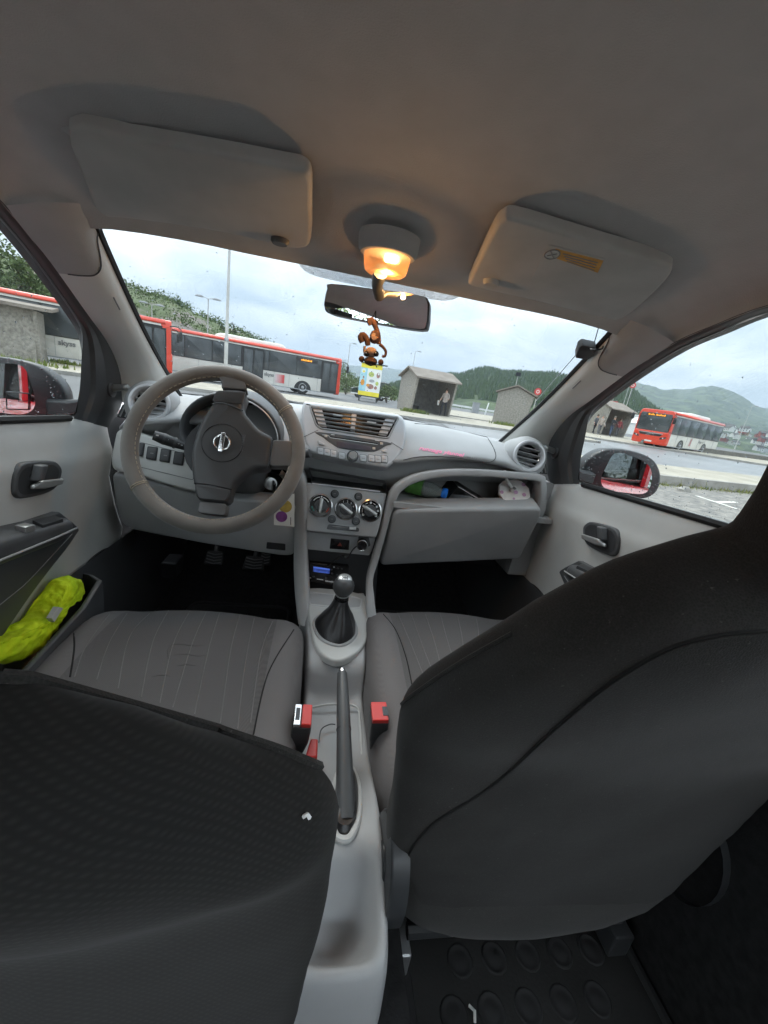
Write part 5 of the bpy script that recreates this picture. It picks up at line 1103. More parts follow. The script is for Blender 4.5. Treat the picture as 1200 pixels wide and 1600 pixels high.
HF = Pl((0, .012, .91), (0, -.928, .371))
def centre_hood():
    px = [(474, 634), (484, 631), (540, 638), (600, 647), (622, 651), (631, 662), (632, 682), (628, 704), (616, 722), (606, 730), (596, 732), (540, 722), (490, 711), (480, 702), (474, 685), (471, 655)]
    k = MB(); P = cr(HF.pts(px), 4); k.plate(P, HF.n, -.09, .022, .010, 4); h = part('centre_fascia', k, 'silver_plastic')
    F = HF.off(.0222)
    # joint lines
    for a, c in (((474, 683), (497, 672)), ((630, 703), (611, 691))):
        j = MB(); j.tube([F.at(*a), F.at(*c)], .0009, 4); obj('joint', j, 'charcoal_plastic', h)
    # vent trapezoid
    vp = [(484, 634), (623, 652), (607, 684), (600, 684), (500, 669), (494, 664)]
    q = rounded(F.pts(vp), .006); v0 = MB(); v0.tube(q, .0032, 6, closed=True); vent = part('centre_vent', v0, 'mid_plastic')
    v0 = MB(); v0.plate(q, HF.n, -.003, .0008, 0); obj('duct', v0, 'gloss_black', vent, smooth=False)
    def vpx(fx, fy): # inside the trapezoid: fx 0..1, fy 0..1 (down)
        a = V(484+(497-484)*fy, 634+(668-634)*fy, 0); c = V(623+(604-623)*fy, 652+(684-652)*fy, 0); p = a*(1-fx)+c*fx; return p[0], p[1]
    for f0, f1 in ((.02, .13), (.47, .53), (.865, .98)):
        k = MB(); k.plate(F.pts([vpx(f0, .06), vpx(f1, .06), vpx(f1, .94), vpx(f0, .94)]), HF.n, 0, .004, .001); obj('vent_divider', k, 'silver_plastic', vent, smooth=False)
    for i in range(5):
        fy = .10+i*.19
        a, c = F.at(*vpx(.015, fy)), F.at(*vpx(.985, fy)); nn = HF.n; k = MB(); k.loft([[p+nn*o+HF.y*t for o, t in ((.001, -.003), (.008, -.0014), (.009, .0008), (.001, .0010))] for p in (a, c)]); obj('slat', k, 'mid_plastic', vent, smooth=False)
    for f, fy in ((.30, .29), (.72, .42)):
        a, c = F.off(.009).at(*vpx(f-.05, fy)), F.off(.009).at(*vpx(f+.06, fy)); k = MB(); k.tube([a, c], .0038, 6); obj('vent_tab', k, 'mid_plastic', vent)
    # radio face
    rp = [(499, 675), (606, 691), (602, 697), (590, 704), (580, 706), (555, 704), (530, 700), (518, 693), (506, 684)]
    k = MB(); k.plate(cr(F.pts(rp), 4), HF.n, -.002, .0014, .0008); r = part('radio', k, 'charcoal_plastic')
    G = F.off(.0016)
    def rect(nm, m, px4, h=.001, rr=.002, par=r): k = MB(); k.plate(rounded(G.pts(px4), rr, 2), HF.n, -.001, h, min(.0008, h*.5)); return obj(nm, k, m, par)
    rect('display', 'display', [(526, 689), (579, 698), (578, 704.5), (526, 699)], .0012)
    rect('disc_slot', 'gloss_black', [(516, 681.5), (590, 692.5), (590, 694), (516, 683.2)], .0006, .0008)
    k = MB(); k.tube(G.pts([(504, 679.5), (513, 680.5), (516, 684), (590, 694.6)]), .0006, 4); obj('slot_rim', k, 'satin', r)
    for q in ((517, 678.2, 6), (586, 687.2, 7)): rect('lettering', 'white_print', [(q[0], q[1]), (q[0]+q[2], q[1]+.9), (q[0]+q[2], q[1]+2), (q[0], q[1]+1.1)], .0004, .0004)
    for u, v in ((509, 681), (596, 693), (584, 700.5)): rect('button', 'satin', [(u-2, v-2), (u+2.5, v-1.4), (u+2.5, v+2.4), (u-2, v+1.8)], .001, .001)
    # button row on the hood
    for (u, v) in ((501, 705), (511, 707), (521, 709), (534, 712.5), (567.5, 716), (580.5, 716.5), (590.5, 717.5), (600.5, 717.5)):
        w = 4.6; b = rect('button', 'silver_plastic', [(u-w, v-5.6), (u+w, v-4.2), (u+w, v+5.6), (u-w, v+4.2)], .0022, .003, r)
        rect('button_mark', 'grey_print', [(u-2.5, v-.6), (u+2.5, v+.2), (u+2.5, v+1), (u-2.5, v+.2)], .0028, .0004, b)
        g2 = MB(); g2.tube(rounded(G.pts([(u-w-.8, v-6.4), (u+w+.8, v-5), (u+w+.8, v+6.4), (u-w-.8, v+5)]), .003, 2), .0006, 4, closed=True); obj('button_gap', g2, 'charcoal_plastic', b)
    for q in ([(497, 688), (507, 693), (507, 696), (497, 694)], [(596, 704), (604, 701), (605, 707), (596, 706)]): b = rect('button', 'silver_plastic', q, .002, .002); g2 = MB(); g2.tube(rounded(G.pts(q), .002, 2), .0006, 4, closed=True); obj('button_gap', g2, 'charcoal_plastic', b)
    c = G.at(551, 713); k = MB(); k.lathe([(.0175, .0), (.0170, .002), (.0150, .0022)], c, HF.n, 30); kn = obj('knob_ring', k, 'charcoal_plastic', r); k = MB(); k.lathe([(.0125, .0), (.0122, .013), (.0108, .015), (.0, .0152)], c, HF.n, 30); obj('volume_knob', k, 'satin', kn)
    return h
centre_hood()

# ---- open pocket, heater panel, switch panel, sound unit
SP = Pl((0, -.036, .70), (0, -.955, .295))
def stack():
    # pocket: open-fronted box
    k = MB(); O_ = [SP.at(*q) for q in ((482, 734), (604, 756), (602, 769), (487, 753))]; o = [p for p in O_]
    bk = V(0, .13, .0)
    k.loft([[p for p in o], [p+bk for p in o]], True, False); k.f.append(tuple(len(k.v)-4+i for i in range(4))); k.m.append(0); p_ = part('storage_pocket', k, 'dark_plastic', smooth=False)
    k = MB(); k.tube([SP.off(.006).at(488, 755.5), SP.off(.006).at(594, 768)], .0025, 6); obj('pocket_lip', k, 'silver_plastic', p_)
    px = [(478, 754), (604, 771), (598, 800), (592, 826), (587, 840), (540, 836), (478, 829)]
    k = MB(); P = rounded(SP.pts(px), .006); k.plate(P, SP.n, -.08, .006, .005); h = part('heater_panel', k, 'mid_plastic')
    F = SP.off(.0064); n = SP.n; U2 = nz(SP.y+SP.x*.0)
    marks = {0: [], 1: [], 2: []}
    for i, (u, v, R) in enumerate(((501, 790, .033), (540.5, 795.5, .0315), (578, 798, .0325))):
        c = F.at(u, v); 
        k = MB(); k.lathe([(R+.003, 0), (R+.002, .004), (R-.001, .005), (R-.0025, .003), (R-.003, .0)], c, n, 40, caps=False); d = part('heater_dial', k, 'chrome')
        k = MB(); k.lathe([(R-.002, .0), (R-.002, .0022)], c, n, 36); obj('dial_face', k, 'gloss_black', d, smooth=False)
        k = MB(); k.lathe([(.0185, .0), (.0175, .010), (.016, .0125), (.0, .0128)], c, n, 30); obj('knob', k, 'charcoal_plastic', d)
        a = (PI/2-.05, math.radians(-33)+PI, math.radians(-28)+PI)[i]; e = SP.x*math.cos(a)+SP.y*math.sin(a); f = np.cross(n, e); L = .0215
        k = MB(); k.loft([[c+e*t+f*w*.0052+n*q for w, q in ((-1, .008), (-1, .018), (-.5, .021), (.5, .021), (1, .018), (1, .008))] for t in (-L, L)]); obj('grip', k, 'satin', d, bevel=.0015)
        k = MB()
        if i == 0:
            for t0, t1 in ((100, 150), (30, 80)):
                k.tube([c+n*.0026+(SP.x*math.cos(t)+SP.y*math.sin(t))*(R-.008) for t in np.radians(np.linspace(t0, t1, 8))], .0011, 4)
            k.lathe([(.0022, 0), (.0022, .0028)], c+SP.y*(R-.007), n, 8); obj('dial_marks', k, 'white_print', d)
            for t0, t1, mm in ((190, 225, 'teal_mark'), (-45, -10, 'red_mark')):
                k = MB(); k.tube([c+n*.0026+(SP.x*math.cos(t)+SP.y*math.sin(t))*(R-.008) for t in np.radians(np.linspace(t0, t1, 6))], .002, 4); obj('dial_marks', k, mm, d)
        else:
            if i == 1:
                for t, sy in ((150, None), (115, '1'), (84, '2'), (55, '3'), (25, '4')):
                    p = c+n*.0025+(SP.x*math.cos(math.radians(t))+SP.y*math.sin(math.radians(t)))*(R-.0085)
                    if sy: 
                        tt = text('lettering', sy, 'white_print', None, p, SP.x, SP.y, .0085, .0003); tt.parent = d; tt.matrix_parent_inverse = Matrix()
                        tt.matrix_parent_inverse = CARI.inverted() @ Matrix() if False else Matrix()
                        tt['fix'] = 1
                    else: k.lathe([(.0028, 0), (.0028, .0006)], p, n, 10)
            else:
                for t in (90, 150, 35, 215, -35, 5): k.lathe([(.0036, 0), (.0036, .0006), (.0022, .0006), (.0022, 0)], c+n*.0024+(SP.x*math.cos(math.radians(t))+SP.y*math.sin(math.radians(t)))*(R-.0085), n, 10)
                for t0, t1 in ((110, 132), (52, 72), (165, 195)): k.tube([c+n*.0026+(SP.x*math.cos(t)+SP.y*math.sin(t))*(R-.0085) for t in np.radians(np.linspace(t0, t1, 5))], .0008, 4)
            obj('dial_marks', k, 'white_print', d)
    for u, v in ((523, 771.5), (560, 776), (518.5, 811), (556, 814.5)):
        c = F.at(u, v); k = MB(); k.lathe([(.0125, 0), (.0118, .003), (.0100, .004)], c, n, 20); b = obj('button', k, 'dark_plastic', h); k = MB(); k.lathe([(.0092, .004), (.0085, .006), (0, .0062)], c, n, 18); obj('button_cap', k, 'charcoal_plastic', b); k = MB(); k.box(c+n*.0065, V(.0035, .0006, .001)); obj('button_mark', k, 'grey_print', b)
    k = MB(); k.tube(rounded(F.pts([(512, 818), (562, 824), (562, 832), (508, 828)]), .006), .0014, 5, closed=True); obj('slider_surround', k, 'dash_plastic', h)
    k = MB(); k.plate(rounded(F.pts([(513, 819), (561, 825), (561, 831), (510, 827)]), .005), n, -.001, .0006, 0); sl_ = obj('slider_track', k, 'charcoal_plastic', h)
    k = MB(); k.plate(F.pts([(520, 821.6), (547, 824.5), (547, 825.8), (520, 823)]), n, 0, .0012, 0); obj('slider_slot', k, 'gloss_black', sl_, smooth=False)
    k = MB(); k.plate(F.pts([(546, 823), (556, 824), (556, 828), (545, 827.4)]), n, 0, .012, .002); obj('slider_knob', k, 'satin', sl_)
    # lower fascia with hazard switch
    S2 = Pl((0, -.030, .60), (0, -.99, .02)); px = [(478, 830), (587, 841), (582, 858), (577, 868), (478, 858)]
    k = MB(); k.plate(rounded(S2.pts(px), .006), S2.n, -.06, .002, .003); lf = part('lower_fascia', k, 'mid_plastic')
    F2 = S2.off(.0024); k = MB(); k.plate(rounded(F2.pts([(517, 841), (546, 844), (545, 859), (515, 857)]), .002), S2.n, -.001, .003, .001); hz = obj('hazard_switch', k, 'gloss_black', lf)
    c = F2.off(.0034).at(531, 851); 
    for sc in (1, .45):
        k = MB(); k.tube([c+V(math.sin(t)*.0068*sc, 0, math.cos(t)*.0068*sc-.0005) for t in (0, 2*PI/3, 4*PI/3)], .0008, 4, closed=True); obj('hazard_symbol', k, 'red_mark', hz)
    # recess under it with the sound unit
    S3 = Pl((0, -.005, .50), (0, -.99, .02)); k = MB(); k.plate(rounded(S3.pts([(470, 852), (592, 862), (585, 960), (470, 950)]), .004), S3.n, -.03, .0, 0); part('stack_recess', k, 'dark_plastic', smooth=False)
    S4 = Pl((0, -.022, .48), (0, -.985, .10)); q = S4.pts([(483, 878), (545, 884), (543, 917), (482, 908)]); k = MB(); k.plate(rounded(q, .004), S4.n, -.05, .004, .002); bt = part('sound_unit', k, 'gloss_black')
    G = S4.off(.0044); k = MB(); k.plate(G.pts([(489.5, 885), (515.5, 888.5), (515, 896.5), (489, 893)]), S4.n, 0, .0006, 0); lc = obj('screen', k, 'lcd', bt, smooth=False)
    k = MB(); k.plate(G.pts([(489.8, 885.2), (515.3, 888.7), (515.2, 891), (489.7, 887.6)]), S4.n, 0, .0010, 0); obj('screen_band', k, 'lcd_band', lc, smooth=False)
    A = G.pts([(490.5, 891.5), (514.5, 894.6)]); tt = text('lettering', 'Bluetooth', 'lcd_band', None, (A[0]+A[1])/2+S4.n*.001, A[1]-A[0], S4.y, .0115, .0002); tt.parent = lc; tt['fix'] = 1
    k = MB(); k.plate(G.pts([(521, 885), (523, 885.3), (523, 887), (521, 886.7)]), S4.n, 0, .001, 0); k.plate(G.pts([(484, 902), (486, 902.3), (486, 903.6), (484, 903.3)]), S4.n, 0, .001, 0); k.plate(G.pts([(495, 904), (505, 905.2), (505, 906.4), (495, 905.2)]), S4.n, 0, .001, 0); obj('unit_marks', k, 'white_print', bt, smooth=False)
    for u, v in ((518, 890), (519, 896), (528, 888), (534, 889), (527, 898), (534, 899), (490, 901), (510, 903)):
        k = MB(); k.plate(ell(G.at(u, v), S4.x, S4.y, .0032, .0026, 12), S4.n, 0, .0014, .0006); obj('button', k, 'charcoal_plastic', bt)
    k = MB(); k.plate(rounded(G.pts([(508, 906), (524, 908.5), (524, 911), (508, 909)]), .001), S4.n, 0, .0015, .0005); obj('unit_trim', k, 'chrome', bt)
stack()

# ---- glovebox side: light arch, tray and lid
def glove():
    yo = -.045; OP = PY(yo)
    oc = [(574, 965), (573, 935), (574, 905), (583, 870), (594, 832), (603, 795), (611, 768), (625, 753), (650, 741), (690, 734), (740, 733), (800, 737), (846, 742), (853, 752), (854, 775), (852, 800), (841, 818)]
    ic = [(588, 962), (585, 935), (583, 905), (592, 874), (602, 838), (611, 805), (617, 788), (627, 768), (653, 753), (700, 745), (750, 745), (800, 748), (840, 752), (844, 760), (844, 775), (842, 788), (835, 806)]
    # the leg curves towards the driver as it reaches the tunnel
    yy = [-.20, -.12, -.075, -.055, -.048]+[yo]*8+[-.044, -.04, -.035, -.03]
    A = [PY(y).at(*q) for q, y in zip(oc, yy)]; B = [PY(y-.004).at(*q) for q, y in zip(ic, yy)]
    A = cr(A, 4, False); B = cr(B, 4, False); mb = band(A, B, V(0, .03, -.004), .002); a = part('glovebox_arch', mb, 'mid_plastic', ang=0)
    # tray behind the opening
    k = MB(); c = cr([PY(.02).at(*q) for q in ic[5:14]], 4, False); R0 = [PY(-.035).at(*q) for q in ic[5:15]]; R0 = cr(R0, 4, False)
    k.grid([R0, [p+V(0, .05, 0) for p in R0], [p+V(0, .14, 0) for p in R0]]); t = part('dash_tray', k, 'dash_plastic', ang=0)
    k = MB(); k.bx((.14, -.055, .720), (.66, .18, .736)); obj('tray_floor', k, 'dash_plastic', t, smooth=False)
    k = MB(); k.bx((.14, .100, .745), (.66, .11, .87)); obj('tray_back', k, 'dash_plastic', t, smooth=False)
    n = nz(V(0, -.22, -.072)); LP = Pl((0, -.058, .745), n); px = [(616, 794), (845, 791), (843, 806), (811, 871), (592, 881)]
    k = MB(); P = rounded(LP.pts(px), .022, 5); k.plate(P, LP.n, -.05, .012, .012, 4); part('glovebox', k, 'mid_plastic')
    # gap liner between glovebox and door
    k = MB(); k.loft([[V(.60, y, z), V(.67, y, z), V(.67, y+.2, z), V(.60, y+.2, z)] for y, z in ((.02, .50), (.005, .84))]); part('dash_end', k, 'dash_plastic')
    k = MB(); k.bx((-.66, .13, .48), (.66, .16, .73)); part('dash_support', k, 'dark_plastic', smooth=False)
glove()

# ---- driver side: switch panel, knee panel, instrument hood
def driver_side():
    n = nz(V(.0, -.97, .22)); pl = Pl((-.5, -.036, .79), n)
    px = [(184, 676), (190, 671), (215, 674), (260, 690), (300, 704), (330, 716), (330, 768), (300, 768), (262, 757), (214, 742), (178, 735), (176, 715)]
    k = MB(); P = rounded(pl.pts(px), .02, 4); k.plate(P, n, -.10, .012, .009, 4); s = part('switch_panel', k, 'light_plastic')
    F = pl.off(.0124); k = MB(); k.tube(rounded(F.pts([(208, 688), (302, 712), (302, 750), (212, 728)]), .005), .0008, 4, closed=True); obj('panel_joint', k, 'charcoal_plastic', s)
    for i, (u, v) in enumerate(((217.5, 702), (238, 708), (259, 711.5), (280, 716))):
        q = [(u-7, v-11), (u+9, v-9), (u+6, v+12), (u-10, v+9)]; k = MB(); k.plate(rounded(F.pts(q), .003), n, -.004, .003, .0015); sw = obj('switch', k, 'dark_plastic', s)
        k = MB(); k.plate(rounded(F.pts([(a*.8+u*.2, b*.8+v*.2) for a, b in q]), .003), n, .002, .0045, .001); obj('switch_cap', k, 'charcoal_plastic', sw)
        if i in (1, 2): k = MB(); k.plate(F.off(.0046).pts([(u-3, v-1), (u+2, v-.2), (u+1.6, v+1.4), (u-3.4, v+.8)]), n, 0, .0003, 0); obj('switch_mark', k, 'grey_print', sw, smooth=False)
    k = MB(); nk = nz(V(0, -.22, -.06)); kp = Pl((0, -.045, .72), nk); px = [(176, 738), (212, 744), (262, 759), (300, 769), (360, 778), (440, 785), (466, 788), (464, 830), (459, 867), (440, 867), (320, 848), (206, 826), (190, 815), (182, 790)]
    k.plate(rounded(kp.pts(px), .018, 4), kp.n, -.05, .006, .007, 4); kn = part('knee_panel', k, 'mid_plastic')
    k = MB(); k.plate(rounded(kp.off(.0066).pts([(417, 847), (446, 850), (446, 860), (416, 857)]), .003), kp.n, -.002, .0006, 0); obj('coin_slot', k, 'dark_plastic', kn)
    # left leg of the centre console surround
    oc = [(436, 742), (448, 760), (457, 800), (459, 850), (459, 890), (461, 930), (466, 975)]; ic = [(470, 738), (478, 758), (479, 800), (479, 850), (480, 890), (482, 930), (484, 978)]; yy = [-.05, -.05, -.05, -.055, -.075, -.12, -.20]
    A = [PY(y+.02).at(*q) for q, y in zip(oc, yy)]; B = [PY(y-.004).at(*q) for q, y in zip(ic, yy)]; part('console_leg', band(cr(A, 4, False), cr(B, 4, False), V(0, .075, 0), .006), 'mid_plastic', ang=0)
    # instrument hood, cluster and column shroud
    c = V(-.327, .0, .868); k = MB(); R = []
    for y, ra, rb, dz in ((.10, .130, .118, .0), (.0, .135, .118, 0), (-.06, .132, .114, .0), (-.068, .128, .110, 0), (-.060, .120, .103, 0), (.0, .115, .098, 0), (.07, .108, .09, -.004)):
        R.append([c+V(ra*math.cos(t), y-.03*max(0, -math.sin(t)), dz+rb*math.sin(t)*(1 if math.sin(t) > 0 else .75)) for t in np.linspace(math.radians(-35), math.radians(215), 28)])
    k.grid(R); h = part('instrument_hood', k, 'charcoal_plastic', ang=0)
    k = MB(); k.plate([c+V(.112*math.cos(t), .055, .092*math.sin(t)) for t in np.arange(30)*2*PI/30], (0, -1, .25), -.01, 0, 0); cl = obj('instrument_cluster', k, 'gloss_black', h, smooth=False)
    k = MB(); cc = c+V(.03, .048, -.01)
    for i in range(25):
        t = math.radians(-30+i*10); e = V(math.cos(t), 0, math.sin(t)); k.tube([cc+e*.066, cc+e*(.076 if i % 2 else .079)], .0007, 4)
    obj('gauge_ticks', k, 'grey_print', cl); k = MB(); k.tube([c+V(.121*math.cos(t), -.066, .104*math.sin(t)) for t in np.radians(np.linspace(-30, 80, 16))], .0022, 5); obj('hood_rim', k, 'satin', h)
    k = MB(); col = V(0, -.447*0-.44, .22)
    for f, w, hh in ((0, .075, .07), (.5, .07, .065), (1.0, .055, .05), (1.06, .04, .035)):
        o = V(-.322, .02-.20*f, .775+.075*f); k.v.extend([]) 
    k.loft([[V(-.322, .03-.20*f, .765+.075*f)+V(w*math.copysign(abs(math.cos(t))**.6, math.cos(t)), 0, hh*math.copysign(abs(math.sin(t))**.6, math.sin(t))) for t in np.arange(20)*2*PI/20] for f, w, hh in ((0, .085, .085), (.5, .08, .075), (.95, .065, .055), (1.05, .05, .04))]); co = part('column_shroud', k, 'charcoal_plastic')
    k = MB(); a = PY(-.13).at(421, 755); k.lathe([(.016, 0), (.016, .012), (.010, .013)], a, (.5, -.85, .1), 16); ig = obj('ignition_lock', k, 'satin', co); k = MB(); k.loft([[a+V(.012, -.022, -.012+z)+V(x, y, 0) for x, y in ((-.004, 0), (.004, -.004), (.012, -.035), (.004, -.033))] for z in (0, .028)]); obj('key', k, 'gloss_black', ig, bevel=.003)
    # stalks
    a, e = PY(-.12).at(240, 680), PY(-.09).at(312, 706); k = MB(); P = samp([a, e], 6); k.tube(P, [.012, .0145, .0135, .011, .008, .006], 12); st = part('light_stalk', k, 'dark_plastic')
    for f in (.22, .45): p = P[0]*(1-f)+P[-1]*f; d = nz(P[-1]-P[0]); k = MB(); k.tube([p-d*.003, p+d*.003], [.0148, .0148], 14); obj('stalk_ring', k, 'charcoal_plastic', st)
    k = MB()
    for f, o in ((.12, .4), (.33, .2), (.36, -.2), (.55, .1), (.62, .0)): p = P[0]*(1-f)+P[-1]*f+V(0, -.0128*(1-f*.3), .003+o*.008); k.box(p, V(.003, .0012, .0012))
    obj('stalk_marks', k, 'white_print', st, smooth=False)
    a, e = PY(-.10).at(484, 708), PY(-.08).at(440, 716); k = MB(); k.tube([a, (a+e)/2, e], [.012, .010, .007], 10); part('wiper_stalk', k, 'dark_plastic')
driver_side()

# ---------------------------------------------------------------- steering wheel
WC = V(-.318, -.238, .866); WN = nz(V(.04, -.455, .885)*0+V(.02, -.90, .43))
WP = Pl(WC, WN)
def steering():
    root = bpy.data.objects.new('steering_wheel', None); COL.objects.link(root); root.parent = CAR; root.matrix_parent_inverse = CARI
    n = WP.n; Rr = .178
    k = MB(); k.tube(ell(WC, WP.x, WP.y, Rr, Rr, 72), .0175, 16, closed=True); rim = obj('rim_cover', k, 'wheel_cover', root, ang=0)
    # stitched seams: along the inner side and across at two places
    k = MB(); 
    for i in range(96):
        t = i*2*PI/96; e = WP.x*math.cos(t)+WP.y*math.sin(t); t2 = t+.04; e2 = WP.x*math.cos(t2)+WP.y*math.sin(t2); p = WC+e*(Rr-.0145)+n*.0103; q = WC+e2*(Rr-.0145)+n*.0103; k.tube([p, q], .0009, 4)
    obj('rim_stitching', k, 'tan_thread', root)
    k = MB()
    for u, v in ((222, 757), (455, 637)):
        p = WP.at(u, v)-WC; t0 = math.atan2(np.dot(p, WP.y), np.dot(p, WP.x))
        for dt in (-.012, .012):
            e = WP.x*math.cos(t0+dt)+WP.y*math.sin(t0+dt); k.tube([WC+e*Rr+.0181*(math.cos(a)*e+math.sin(a)*n) for a in np.linspace(-.6, PI+.5, 14)], .0009, 4)
    obj('cross_stitching', k, 'tan_thread', root)
    # hub pad measured on the wheel, with its three spokes
    HP = WP.off(.012); px = [(345, 609), (383, 611), (380, 630), (381, 642), (393, 658), (406, 672), (426, 684), (424, 706), (420, 730), (398, 733), (381, 742), (368, 754), (362, 764), (354, 785), (311, 781), (303, 757), (299, 735), (299, 709), (303, 688), (308, 672), (320, 648), (332, 630)]
    k = MB(); k.plate(cr(HP.pts(px), 3), n, -.045, .004, .012, 4); pad = obj('horn_pad', k, 'wheel_plastic', root)
    F = HP.off(.0044)
    for px, m in (([(345, 606), (386, 609), (382, 596), (388, 588), (340, 588), (347, 597)], 'wheel_grey'), ([(426, 687), (456, 689), (456, 728), (421, 728)], 'wheel_grey'), ([(312, 783), (354, 787), (352, 806), (308, 801)], 'wheel_grey'), ([(304, 757), (361, 766), (354, 784), (311, 780)], 'wheel_plastic'), ([(339, 611), (384, 613), (379, 633), (331, 629)], 'wheel_plastic')):
        k = MB(); o = .0 if m == 'wheel_grey' else .0055; k.plate(rounded(HP.pts(px), .008), n, -.035, o+.0005, .0025, 3); obj('spoke_cover' if o else 'spoke', k, m, root)
    for q in ([(303, 755), (330, 758), (362, 765)], [(426, 684), (424, 706), (420, 731)], [(331, 631), (350, 630), (380, 642)]):
        k = MB(); k.tube(cr(F.pts(q), 4, False), .0011, 4); obj('pad_joint', k, 'gloss_black', root)
    c = F.at(347.5, 692); 
    k = MB(); k.tube(ell(c, WP.x, WP.y, .0435, .0435, 48), .0009, 4, closed=True); obj('pad_ring', k, 'gloss_black', root)
    k = MB(); k.lathe([(.026, .0005), (.024, -.0), (.0, -.0005)], c+n*.001, n, 36); obj('badge_dish', k, 'wheel_plastic', root)
    # ring and bar badge, turned with the wheel
    k = MB(); k.tube(ell(c+n*.0035, WP.x, WP.y, .0165, .0165, 40), .0024, 8, closed=True); obj('badge', k, 'chrome', root)
    ax = nz(F.at(350.5, 676)-F.at(344, 709)); sd = np.cross(n, ax); k = MB(); k.plate(rounded([c+ax*a+sd*b+n*.003 for a, b in ((-.022, -.005), (.022, -.005), (.022, .005), (-.022, .005))], .001), n, -.001, .004, .0012); bar = obj('badge_bar', k, 'chrome', root)
    tt = text('lettering', 'NISSAN', 'wheel_plastic', None, c+n*.0072, ax, -sd if np.dot(np.cross(ax, -sd), n) > 0 else sd, .0098, .0003, bold=.0002); tt.parent = root; tt['fix'] = 1
    O = F.at(380, 692); tt = text('lettering', 'SRS AIRBAG', 'wheel_grey', None, O, ax, -sd if np.dot(np.cross(ax, -sd), n) > 0 else sd, .0075, .0002); tt.parent = root; tt['fix'] = 1
    k = MB(); k.lathe([(.05, -.10), (.06, -.04), (.075, -.02)], WC, n, 24); obj('column_boss', k, 'dark_plastic', root)
steering()

